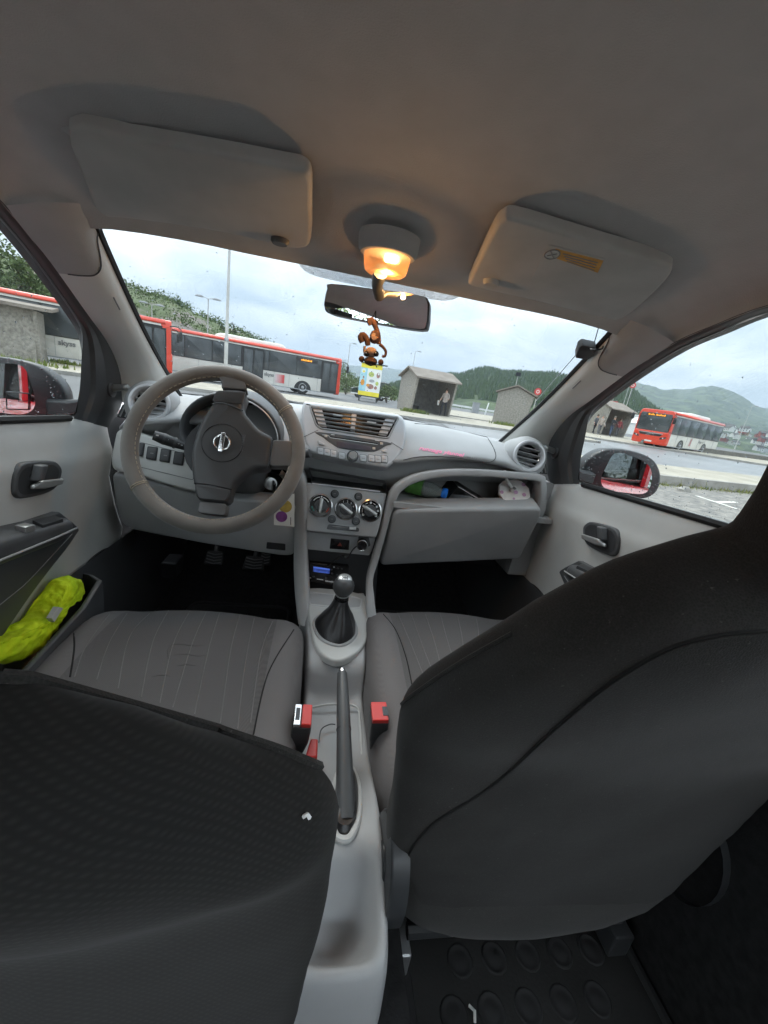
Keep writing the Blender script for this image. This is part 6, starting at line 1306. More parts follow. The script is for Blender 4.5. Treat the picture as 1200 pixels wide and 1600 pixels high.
# ---------------------------------------------------------------- centre console, levers
def console():
    # body from dash to the rear end of the tail: stations of (y, half width, rim height, inner height)
    ST = [(-.02, .098, .408, .400), (-.20, .085, .412, .405), (-.33, .075, .414, .408), (-.378, .070, .412, .405), (-.392, .070, .355, .345), (-.41, .070, .342, .332), (-.47, .071, .340, .330), (-.56, .072, .346, .336), (-.62, .072, .362, .352), (-.68, .069, .395, .385), (-.735, .066, .416, .408), (-.775, .065, .420, .412), (-.79, .065, .412, .380), (-.812, .066, .397, .320), (-.842, .067, .384, .295), (-.862, .066, .378, .320), (-.878, .063, .378, .374), (-.890, .058, .365, .36), (-.898, .054, .33, .32), (-.902, .054, .12, .12)]
    rows = []
    for y, w, zr, zi in ST:
        x0 = .004 if y > -.6 else .002
        rows.append([V(x0+s*x, y, z) for s, x, z in ((-1, w+.012, .12), (-1, w+.004, zr-.05), (-1, w, zr-.008), (-1, w-.006, zr), (-1, w-.016, zr-.002), (-1, w-.028, zi*.7+zr*.3-.003*(zr-zi > .02)), (-1, w*.3, zi), (1, w*.3, zi), (1, w-.028, zi*.7+zr*.3), (1, w-.016, zr-.002), (1, w-.006, zr), (1, w, zr-.008), (1, w+.004, zr-.05), (1, w+.012, .12))])
    k = MB(); k.grid(rows); c = part('centre_console', k, 'mid_plastic', ang=0, sub=1)
    top = Pl((0, -.25, .4155), (0, 0, 1)); px = [(482, 921), (568, 931), (575, 960), (575, 990), (567, 1012), (548, 1028), (525, 1035), (503, 1025), (490, 1005), (484, 978), (481, 950)]
    k = MB(); P = cr(top.pts(px), 4); k.plate(P, (0, 0, 1), -.012, .006, .006, 4); t = part('gear_surround', k, 'light_plastic')
    F = top.off(.0063); k = MB(); k.tube(rounded(F.pts([(483, 925), (566, 935), (563, 950), (545, 952), (484, 945)]), .008), .0016, 5, closed=True); obj('cup_rim', k, 'silver_plastic', t)
    for q in ([(485, 927), (521, 929), (520, 935), (517, 946), (485, 943)], [(546, 931), (564, 937), (562, 948), (543, 949)]):
        k = MB(); k.plate(rounded(F.pts(q), .007), (0, 0, 1), -.002, .0004, 0); obj('cup_recess', k, 'dash_plastic', t)
    e = [F.at(*q) for q in [(493, 968), (520, 955), (545, 960), (556, 980), (552, 998), (533, 1009), (510, 1004), (495, 990)]]; ring = cr(e, 5)
    k = MB(); k.tube(ring, .005, 8, closed=True); k.v = [(x, y, z) for x, y, z in k.v]; obj('gaiter_ring', k, 'mid_plastic', t)
    # gaiter, stick and ball
    cen = np.mean(ring, 0); tip = PY(-.235).at(537, 916); neck = PY(-.232).at(534, 935); k = MB(); rows = []; rs = np.random.RandomState(1); ph = rs.rand(3)*6
    for f, r in ((0, .97), (.1, .95), (.3, .80), (.5, .60), (.7, .45), (.88, .36), (1., .32)):
        b = cen*(1-f)+neck*f; rows.append([b+V(*(r*(p-cen)[:2]*V(1, 1)), 0)*(1+.09*math.sin(3*i*2*PI/len(ring)+ph[0]+2*f)*(f*(1-f)*4)+.07*math.sin(7*i*2*PI/len(ring)+ph[1]+3*f)*(f*(1-f)*4)) for i, p in enumerate(ring)])
    k.loft(rows, True, False); g = part('gear_lever', k, 'leather', ang=0)
    d = nz(tip-neck); k = MB(); k.lathe([(.0185, -.012), (.019, .0), (.0175, .004), (.0185, .012), (.016, .016)], neck, d, 24); cl = obj('collar', k, 'gloss_black', g)
    k = MB(); k.tube(ell(neck+d*.013, np.cross(d, (1, 0, 0)), np.cross(d, np.cross(d, (1, 0, 0))), .0178, .0178, 24), .0016, 6, closed=True); k.tube(ell(neck-d*.01, np.cross(d, (1, 0, 0)), np.cross(d, np.cross(d, (1, 0, 0))), .019, .019, 24), .0014, 6, closed=True); obj('collar_ring', k, 'satin', g)
    L = np.linalg.norm(tip-neck); k = MB(); k.lathe([(.012, .0), (.0125, L-.027)]+[(.0285*math.cos(t), L+.0285*math.sin(t)) for t in np.radians([-62, -45, -25, -8, 10, 28, 45, 57])], neck, d, 28); obj('knob', k, 'charcoal_plastic', g)
    tp = neck+d*(L+.0235); up = nz(d*.75+V(0, -.42, .5)); k = MB(); k.lathe([(.0205, -.008), (.0195, -.001), (.016, .0022), (0, .0035)], tp+up*.0005-d*.001, up, 28); obj('knob_cap', k, 'satin', g)
    X = V(1, 0, 0); Y = np.cross(up, X); k = MB(); o = tp+up*.0035
    for x in (-.006, 0, .006): k.tube([o+X*x-Y*.006, o+X*x+Y*.006], .0008, 4)
    k.tube([o-X*.006, o+X*.006], .0008, 4); obj('shift_pattern', k, 'dark_plastic', g)
    # raised outline of the storage tray around the handbrake
    tp_ = Pl((0, -.52, .346), (0, -.03, 1)); k = MB(); k.tube(cr(tp_.pts([(484, 1106), (520, 1100), (556, 1104), (562, 1130), (565, 1180), (564, 1215)]), 5, False), .0024, 6); obj('tray_rim', k, 'light_plastic', c)
    k = MB(); k.tube(cr(tp_.pts([(498, 1160), (502, 1140), (515, 1132), (524, 1132)]), 5, False), .0013, 5); obj('tray_joint', k, 'charcoal_plastic', c)
    # handbrake
    a, e = PX(.0035).at(534, 1053), PX(.010).at(541, 1262)
    a = V(.004, -.492, .478); e = V(.012, -.735, .405); P = samp(cr([a, a*.6+e*.4+V(0, 0, .004), e], 8, False), 12)
    k = MB(); k.tube(P, [.0100, .0115, .012, .0125, .013, .013, .0135, .014, .0145, .015, .016, .017], 16, flat=1.1); hb = part('handbrake', k, 'charcoal_plastic')
    d = nz(P[0]-P[1]); k = MB(); k.tube([P[0]-d*.004, P[0]+d*.006, P[0]+d*.011, P[0]+d*.0125], [.0082, .0080, .0065, .002], 14); obj('release_button', k, 'chrome', hb)
    p = P[5]; d5 = nz(P[4]-P[6]); k = MB(); k.tube([p-d5*.0012, p+d5*.0012], .0139, 16); obj('grip_joint', k, 'dark_plastic', hb)
    px = [(549, 1202), (558, 1222), (561, 1250), (558, 1285), (548, 1308), (536, 1313), (524, 1306), (519, 1285), (520, 1250), (526, 1215), (537, 1200)]
    cb = bvh_of(c); P2 = drape(cb, cr(px, 4), .001); sn = nz(V(0, -.3, .95)); k = MB(); m = np.mean(P2, 0)
    k.grid([[m+(p-m)*f for p in P2+P2[:1]] for f in (1, .66, .33, .02)]); obj('boot_slot', k, 'dark_plastic', hb, recalc=False)
    k = MB(); k.tube([p+sn*.001 for p in P2], .0055, 8, closed=True); obj('slot_rim', k, 'light_plastic', c)
    k = MB(); k.loft([[m+(p-m)*f+sn*h+V(0, .012*g, 0) for p in P2] for f, h, g in ((.93, .001, 0), (.85, .014, .6), (.55, .026, 1.6))]); obj('boot', k, 'leather', hb)
console()
# ---------------------------------------------------------------- seats
RA = nz(V(0, -.14, .295))                     # recline direction
def seat(side):
    s = side; lab = 'grey cloth passenger seat with dark stretched cover on its back' if s > 0 else 'grey cloth driver seat with dark woven cover on its back'
    root = bpy.data.objects.new('seat', None); COL.objects.link(root); root.parent = CAR; root.matrix_parent_inverse = CARI; root['label'] = lab
    cx = .338 if s > 0 else -.338; dy = .07 if s > 0 else 0
    # cushion
    st = [(-.125, .300, .26, .80), (-.135, .345, .25, .90), (-.155, .385, .24, .96), (-.19, .415, .23, .985), (-.25, .435, .22, 1), (-.35, .442, .22, 1), (-.48, .436, .22, 1.01), (-.60, .425, .22, 1.02), (-.72, .415, .22, 1.02), (-.86, .405, .22, 1.0)]
    k = MB(); hw = .262; rings = []
    for y, zt, zb, f in st:
        R = []
        for x, z in ((-1, zb), (-1.005, (zb+zt)/2), (-.995, zt-.035), (-.965, zt-.006), (-.90, zt+.012), (-.80, zt+.018), (-.70, zt+.008), (-.62, zt-.002), (-.45, zt+.002), (-.2, zt+.005), (0, zt+.006), (.2, zt+.005), (.45, zt+.002), (.62, zt-.002), (.70, zt+.008), (.80, zt+.018), (.90, zt+.012), (.965, zt-.006), (.995, zt-.035), (1.005, (zb+zt)/2), (1, zb)):
            yy = y+dy-.055*abs(x)**2.5*(1 if y > -.2 else max(0, 1-(-.2-y)/.15)); b = max(0, min(1, (-.14-y)/.12)); z2 = zt+(z-zt)*(b if z > zt else 1)
            R.append(V(cx+x*hw*f, yy, z2))
        rings.append(R)
    k.loft(rings, True, True); cu = obj('cushion', k, ['seat_cloth', 'seat_side_cloth'], root, ang=0, sub=1)
    me = cu.data
    for i, p in enumerate(me.polygons):
        if i < 21*(len(st)-1) and not 6 <= i % 21 <= 13: p.material_index = 1
    b = bvh_of(cu)
    z2 = lambda L, o, sc: [[(o[0]+u/sc, o[1]+v/sc) for u, v in l] for l in L]
    if s < 0:
        st_ = z2([[(400, 196), (300, 330), (258, 440)], [(455, 197), (380, 320), (335, 450)], [(545, 197), (450, 300), (410, 480)], [(590, 201), (530, 320), (490, 510)], [(665, 201), (600, 330), (555, 530)], [(720, 206), (665, 330), (600, 545)], [(765, 209), (725, 340), (675, 570)], [(835, 216), (800, 350), (765, 600)], [(885, 223), (850, 400), (825, 620)], [(950, 238), (905, 360), (870, 600)]], (0, 860), 2.222)
        sm = z2([[(250, 240), (258, 330), (243, 440)], [(1020, 275), (930, 430), (880, 640)]], (0, 860), 2.222)
    else:
        st_ = z2([[(112, 252), (150, 340), (190, 440)], [(150, 246), (182, 340), (215, 425)], [(190, 244), (222, 340), (240, 410)], [(235, 244), (258, 330), (275, 385)], [(285, 248), (300, 310), (308, 365)], [(340, 252), (350, 300), (352, 335)]], (560, 820), 1.875)
        sm = z2([[(73, 262), (110, 310), (140, 390), (158, 475)]], (560, 820), 1.875)
    for l in st_:
        P = seam_curve(b, l, 8, .0004)
        if len(P) > 3: k = MB(); k.tube(P, .0011, 4); obj('stitched_stripe', k, 'thread', cu)
    if s < 0:
        for l in z2([[(575, 332), (620, 325), (680, 331), (722, 326)], [(580, 366), (640, 360), (690, 366), (728, 360)], [(605, 402), (650, 396), (690, 402)], [(520, 440), (560, 432), (600, 438)], [(590, 395), (584, 350), (596, 320)]], (0, 860), 2.222):
            P = seam_curve(b, l, 6, -.0012)
            if len(P) > 3: m_ = len(P); k = MB(); k.tube(P, [.0008+.0022*math.sin(PI*q/(m_-1)) for q in range(m_)], 7); obj('crease', k, 'seat_cloth', cu)
    for l in sm:
        P = seam_curve(b, l, 8, .0002)
        if len(P) > 3: k = MB(); k.tube(P, .0016, 4); obj('piping', k, 'dark_thread', cu)
    # backrest from its measured inner outline; yt = run of its middle line up the back
    if s > 0:
        yt = [(.22, -.745), (.45, -.765), (.60, -.782), (.69, -.80), (.985, -.93), (1.25, -1.03)]
        px = [(628, 1082), (650, 1052), (700, 1012), (780, 961), (850, 918), (900, 889), (960, 863), (1040, 843), (1100, 833), (1132, 822), (1150, 785), (1170, 747), (1200, 690)]; low = [(.255, .18), (.265, .14), (.285, .115), (.33, .09), (.42, .066), (.55, .054), (.65, .042)]
    else:
        yt = [(.22, -.88), (.45, -.915), (.60, -.93), (.75, -.945), (.90, -1.012), (1.25, -1.13)]
        px = [(531, 1225), (526, 1198), (505, 1182), (450, 1165), (380, 1142), (300, 1108), (250, 1088), (180, 1065), (120, 1050), (60, 1038), (0, 1030)]; low = [(.235, -.16), (.25, -.13), (.30, -.095), (.36, -.07), (.43, -.050), (.55, -.045), (.65, -.040)]
    yc = lambda z: np.interp(z, [q[0] for q in yt], [q[1] for q in yt])
    def on_back(u, v):
        d = ray(u, v); t = .05
        while t < 2.5:
            p = CAM_P+d*t
            if p[1] > yc(p[2]): break
            t += .0015
        return p
    pts = [on_back(*q) for q in px]; sw = list(low)+[(p[2], p[0]) for p in pts]
    if s < 0: sw += [(sw[-1][0]+.03, cx+.112), (sw[-1][0]+.07, cx+.108)]
    sv = []; last = -9
    for a, x in sw:
        a = max(a, last+.0015); sv.append((a, abs(x-cx))); last = a
    top = sv[-1][0]; sh = 1.215
    for f, w in ((.25, .115), (.5, .122), (.75, .118), (.9, .10), (.97, .075), (1, .04)):
        a = top+(sh-top)*f; sv.append((a, max(w, sv[-1][1]*.9) if s > 0 and f < .8 else w))
    pl = Pl((0, -.79, .69), np.cross(RA, (1, 0, 0)))
    n = pl.n if np.dot(pl.n, V(0, -1, 0)) > 0 else -pl.n          # towards the rear
    k = MB(); rings = []
    A_ = np.array(sv); fine = []
    for i in range(len(sv)-1):
        m = max(1, int((A_[i+1, 0]-A_[i, 0])/.03)); fine += [A_[i]+(A_[i+1]-A_[i])*j/m for j in range(m)]
    fine.append(A_[-1]); N = 44
    for a, w in fine:
        zz = V(0, yc(a), a); th = np.interp(a, [.235, .30, .6, top, sh-.03, sh], [.035, .05, .05, .04, .04, .02]); R = []
        for j in range(N):
            t = j*2*PI/N; c_, s_ = math.cos(t), math.sin(t); ex = .42; xx = w*math.copysign(abs(c_)**ex, c_); yy = th*math.copysign(abs(s_)**.62, s_)
            bul = .012*math.cos(min(1, abs(xx)/max(w, .01))*PI/2) if s_ > 0 else 0
            R.append(V(cx+xx, zz[1], zz[2])+n*(yy+bul+th*np.interp(a, [.70, .90], [.32, .62 if s > 0 else .85])))
        rings.append(R)
    k.loft(rings, True, True); bk = obj('backrest', k, 'seat_cover_cloth' if s > 0 else 'seat_back_cloth', root, ang=0, sub=1)
    tx = bpy.data.textures.new('sag', 'CLOUDS'); tx.noise_scale = .11; tx.noise_depth = 3; dm = bk.modifiers.new('d', 'DISPLACE'); dm.texture = tx; dm.strength = .009; dm.mid_level = .5
    zs_ = np.linspace(.2, 1.25, 80); ac_ = np.r_[0, np.cumsum(np.hypot(np.diff(zs_), np.diff(yc(zs_))))]
    def fab(o):  # cloth coordinates: across and up along the run of the back
        a = o.data.attributes.new('fab', 'FLOAT_VECTOR', 'POINT'); a.data.foreach_set('vector', [c for v in o.data.vertices for c in (v.co.x, 0., float(np.interp(v.co.z, zs_, ac_))+v.co.y-float(yc(v.co.z)))])
    fab(bk)
    bb = bvh_of(bk)
    if s > 0:
        seam = [(652, 1385), (637, 1362), (636, 1345), (648, 1318), (682, 1282), (755, 1236), (800, 1200), (850, 1152), (900, 1108), (950, 1068), (1000, 1036), (1050, 1010), (1100, 996), (1150, 988), (1199, 985)]
        P = seam_curve(bb, seam, 5, .0003); k = MB(); k.tube(P, .0014, 5); obj('seam', k, 'dark_thread', bk)
        # inner panel of the cover, conforming to the back
        sc = cr(seam[2:], 4, False); sx = [q[0] for q in sc]; sy = [q[1] for q in sc]; rows = []
        for u in np.linspace(640, 1199, 60):
            v0 = np.interp(u, sx, sy); v1 = np.interp(u, [640, 655, 700, 1010, 1100, 1199], [1372, 1412, 1418, 1412, 1385, 1345]); hit = [v for v in np.arange(v0+1, v1, 2.) if drape(bb, [(u, v)])]
            if not hit: continue
            D = drape(bb, [(u, v) for v in np.linspace(v0+1, max(hit)-2, 22)], .0022)
            if len(D) == 22: rows.append(D)
        if rows: fab(obj('back_panel', MB().grid(rows), 'seat_panel_cloth', bk, ang=0))
        P = seam_curve(bb, [(612, 1128), (628, 1100), (660, 1075), (720, 1035), (800, 990)], 5, .0004); k = MB(); k.tube(P, .0022, 5); obj('cover_fold', k, 'seat_cover_cloth', bk)
    else:
        P = seam_curve(bb, [(0, 1060), (80, 1068), (160, 1085), (240, 1107), (300, 1128), (360, 1150), (430, 1172), (490, 1196), (520, 1205)], 5, .0006); k = MB(); k.tube(P, .0034, 6); obj('cover_fold', k, 'seat_cover_cloth', bk)
        rows = []
        for u in np.linspace(1, 522, 56):
            v0 = np.interp(u, [0, 120, 250, 300, 380, 450, 505, 526], [1034, 1054, 1091, 1111, 1145, 1168, 1186, 1203]); v1 = np.interp(u, [0, 80, 160, 240, 300, 360, 430, 490, 520], [1060, 1068, 1085, 1107, 1128, 1150, 1172, 1196, 1206]); D = drape(bb, [(u, v) for v in np.linspace(v0, v1, 6)], .0024)
            if len(D) == 6: rows.append(D)
        rows and obj('cover_band', MB().grid(rows), 'seat_cover_cloth', bk, ang=0)
        P = drape(bb, [(470, 1277), (476, 1273), (480, 1279)], .002); k = MB(); k.tube(P, .0012, 5); obj('loose_thread', k, 'white_print', bk)
        for l in ([(330, 1110), (345, 1125), (362, 1140)], [(505, 1190), (515, 1205), (518, 1225)]): P = seam_curve(bb, l, 4, .001); k = MB(); k.tube(P, .0022, 5); obj('cover_crease', k, 'dark_thread', bk)
    # plastic side cover over the recliner, seat base and rails
    for e in (-1, 1):
        x = cx+e*.268; k = MB(); c0 = V(x, -.785 if s > 0 else -.87, .385); ol = [c0+V(0, .058*math.cos(t), .085*math.sin(t)) for t in np.arange(26)*2*PI/26]; k.plate(ol, (e, 0, 0), -.02, .006, .004); rc = obj('recliner_cover', k, 'dark_plastic', root); k = MB(); k.plate([c0+(p-c0)*.45 for p in ol], (e, 0, 0), .004, .009, .002); obj('cap', k, 'dark_plastic', rc)
    k = MB(); k.bx((cx-.235, -.80+dy, .17), (cx+.235, -.2+dy, .24)); obj('seat_base', k, 'dark_plastic', root, smooth=False, bevel=.01)
    for e in (-1, 1): k = MB(); k.bx((cx+e*.21-.02, -.86+dy, .118), (cx+e*.21+.02, -.15+dy, .172)); obj('seat_rail', k, 'steel' if e*s < 0 else 'dark_plastic', root, smooth=False, bevel=.004)
    k = MB(); k.tube([V(cx-.2, -.84+dy, .20), V(cx+.2, -.84+dy, .20)], .012, 8); obj('seat_crossbar', k, 'dark_plastic', root)
seat(1); seat(-1)
def buckles():
    # driver's buckle: chrome mouth and red button, second red tab below it
    def buckle(px_top, z, bot, lab, tilt, chrome):
        t = PZ(z).at(*px_top); root = bpy.data.objects.new('belt_buckle', None); COL.objects.link(root); root.parent = CAR; root.matrix_parent_inverse = CARI
        up = nz(V(*tilt)); fx = nz(V(1, 0, 0)-up*up[0]); fy = np.cross(up, fx); w, d, L = .0165, .023, .075
        R = np.stack([fx, fy, up], 1); k = MB(); k.loft([[t+R@V(x*w*f, y*d*f, -h) for x, y in ((-1, -1), (1, -1), (1, 1), (-1, 1))] for f, h in ((1, .004), (1.04, .02), (1.0, .05), (.72, .085))]); obj('buckle_shell', k, 'dark_plastic', root, smooth=False, bevel=.004)
        a, b = ((-.15, .95) if chrome else (-.95, .95)); k = MB(); k.loft([[t+R@V(x, y, h) for x, y in ((a*w, -d*.95), (b*w, -d*.95), (b*w, d*.95), (a*w, d*.95))] for h in (-.018, -.001, .0025)]); obj('release_button', k, 'red_plastic', root, smooth=False, bevel=.002)
        if chrome:
            k = MB(); k.loft([[t+R@V(x, y, h) for x, y in ((-.98*w, -d*.95), (-.25*w, -d*.95), (-.25*w, d*.95), (-.98*w, d*.95))] for h in (-.012, .001)]); obj('buckle_mouth', k, 'chrome', root, smooth=False, bevel=.001); k = MB(); k.loft([[t+R@V(x, y, h) for x, y in ((-.85*w, -d*.5), (-.38*w, -d*.5), (-.38*w, d*.6), (-.85*w, d*.6))] for h in (-.002, .0016)]); obj('tongue_slot', k, 'gloss_black', root, smooth=False)
        else:
            k = MB(); k.loft([[t+R@V(x, y, h) for x, y in ((.35*w, -d*.5), (.97*w, -d*.5), (.97*w, d*.4), (.35*w, d*.4))] for h in (-.002, .0032)]); obj('tongue_slot', k, 'gloss_black', root, smooth=False)
        k = MB(); e = t-up*.08; k.tube([e, e-up*.04+V(0, -.01, -.02), V(e[0], e[1]-.05, .22)], .005, 8); obj('buckle_stalk', k, 'steel', root)
        root['label'] = lab; return t
    t = buckle((474, 1117), .455, None, 'red and chrome seat belt buckle beside the driver seat', (.05, -.12, 1), True)
    buckle((593, 1112), .45, None, 'red seat belt buckle beside the passenger seat', (-.04, -.08, 1), False)
    k = MB(); p = PZ(.40).at(488, 1168); k.loft([[p+V(x, y, h) for x, y in ((-.012, -.02), (.010, -.02), (.010, .02), (-.004, .02))] for h in (-.05, .0)]); part('belt_tab', k, 'red_plastic', smooth=False, bevel=.003)
buckles()

# ---------------------------------------------------------------- floor, mats, rear bench, tail
def floor():
    k = MB(); k.bx((-.70, -2.35, .04), (.70, .9, .10)); part('floor_pan', k, 'carpet', smooth=False)
    k = MB(); k.grid([[V(x, y, z) for x in (-.68, -.3, .0, .3, .68)] for y, z in ((.30, .101), (.55, .16), (.72, .32), (.75, .6), (.55, .85))]); part('firewall', k, 'carpet')
    k = MB(); k.loft([[V(x, y, .10), V(x*.9, y, .19 if y > -.7 else .27), V(-x*.9, y, .19 if y > -.7 else .27), V(-x, y, .10)] for x, y in ((.13, .5), (.12, -.2), (.12, -.7), (.12, -.88), (.13, -1.3))]); part('floor_tunnel', k, 'carpet')
    def mat_(lab, x0, x1, y0, y1, z, holes, tilt=0):
        root = empty('floor_mat', ((x0+x1)/2, (y0+y1)/2, z), lab, 'floor mat'); a = MB(); cx, cyy = (x0+x1)/2, (y0+y1)/2
        q = rounded([V(x0-cx, y0-cyy, 0), V(x1-cx, y0-cyy, 0), V(x1-cx, y1-cyy, 0), V(x0-cx, y1-cyy, 0)], .05); a.plate(q, (0, 0, 1), .0, .006, .003); obj('mat_base', a, 'mat_rubber', root)
        a = MB(); a.tube([p+V(0, 0, .009) for p in q], .008, 6, closed=True); obj('raised_rim', a, 'rubber', root)
        if holes == 'domes':
            n = 0
            for j in range(8):
                for i in range(7):
                    X_, Y_ = x0-cx+.07+i*.065+(j % 2)*.03, y1-cyy-.05-j*.062
                    if X_ > x1-cx-.05 or Y_ < y0-cyy+.04: continue
                    if n == 0: a = MB(); a.lathe([(.024, 0), (.0225, .0012), (.020, .0016), (.019, .0009), (.012, .0009), (.008, .002), (0, .0022)], V(0, 0, 0), (0, 0, 1), 14); dm = mesh_of('stud', a, 'rubber')
                    o = bpy.data.objects.new('stud', dm); COL.objects.link(o); o.parent = root; o.location = (X_, Y_, .006); n += 1
        else:
            for i in range(11):
                a = MB(); X_ = x0-cx+.05+i*(x1-x0-.1)/10; a.tube([V(X_, y0-cyy+.06, .007), V(X_, y1-cyy-.06, .007)], .004, 5); obj('rib', a, 'rubber', root)
        root.rotation_euler = (tilt, 0, 0); return root
    mat_('black ribbed rubber mat in the driver footwell', -.54, -.15, -.05, .34, .103, 'ribs', 0)
    mat_('black ribbed rubber mat in the passenger footwell', .15, .54, -.05, .36, .103, 'ribs', 0)
    mat_('black studded rubber mat on the floor behind the passenger seat', .15, .585, -1.25, -.66, .102, 'domes')
    k = MB(); p = PZ(.112).at(1012, 1490); k.lathe([(.006, 0), (.009, .004), (.004, .008)], p, (0, .3, 1), 8); tag(obj('crumb', k, 'orange_print'), 'small tan crumb lying on the rear rubber mat', 'crumb')
    k = MB(); p = PZ(.112).at(742, 1598); k.tube([p, p+V(.002, .01, .006), p+V(-.004, .018, .002)], .0025, 6); tag(obj('paper_scrap', k, 'paper'), 'tiny pale scrap on the rear mat near the tunnel', 'scrap')
    # pedals
    for (u, v, y), w, nm in (((335, 872, .30), .036, 'clutch_pedal'), ((397, 880, .31), .042, 'brake_pedal'), ((415, 872, .33), .022, 'accelerator_pedal')):
        c = PY(y).at(u, v); n = nz(V(0, -.75, .66)); k = MB(); X_ = V(1, 0, 0); Y_ = np.cross(n, X_); k.plate(rounded([c+X_*a*w+Y_*b*.028 for a, b in ((-1, -1), (1, -1), (.8, 1), (-.8, 1))], .008), n, -.008, .006, .003); pd = part(nm, k, 'rubber')
        for i in range(4): k = MB(); t = -.018+i*.012; k.tube([c+n*.0065+X_*(-w*.75)+Y_*t, c+n*.0065+Y_*(t-.006), c+n*.0065+X_*(w*.75)+Y_*t], .002, 5); obj('tread', k, 'charcoal_plastic', pd)
        k = MB(); k.tube([c-n*.006, c+V(0, .10, .10), c+V(0, .16, .25)], .009, 6); obj('pedal_arm', k, 'dark_plastic', pd)
    k = MB(); k.bx((-.60, .18, .30), (-.55, .26, .36)); part('fuse_cover', k, 'dark_plastic', smooth=False, bevel=.006)
    # rear bench and tail of the car, behind the camera
    k = MB(); k.loft([[V(x, y, .10), V(x, y2, zt), V(x, -1.95, .43), V(x, -1.95, .10)] for x, y, y2, zt in ((-.60, -1.42, -1.40, .40), (.60, -1.42, -1.40, .40))]); b = part('rear_bench', k, 'seat_cloth', bevel=.04, smooth=False)
    k = MB(); k.loft([[V(x, -1.82, .38), V(x, -1.95, .86), V(x, -2.03, .84), V(x, -1.94, .34)] for x in (-.60, .60)]); obj('bench_back', k, 'seat_cloth', b, smooth=False, bevel=.03)
    k = MB(); k.grid([[V(x, y, z) for x in (-.68, 0, .68)] for y, z in ((-2.4, .1), (-2.45, .5), (-2.42, .86))]); part('tailgate', k, 'red_paint')
    k = MB(); k.add([V(-.56, -2.42, .88), V(.56, -2.42, .88), V(.50, -2.22, 1.22), V(-.50, -2.22, 1.22)], [(0, 1, 2, 3)]); part('rear_window', k, 'rear_glass', smooth=False, recalc=False)
floor()

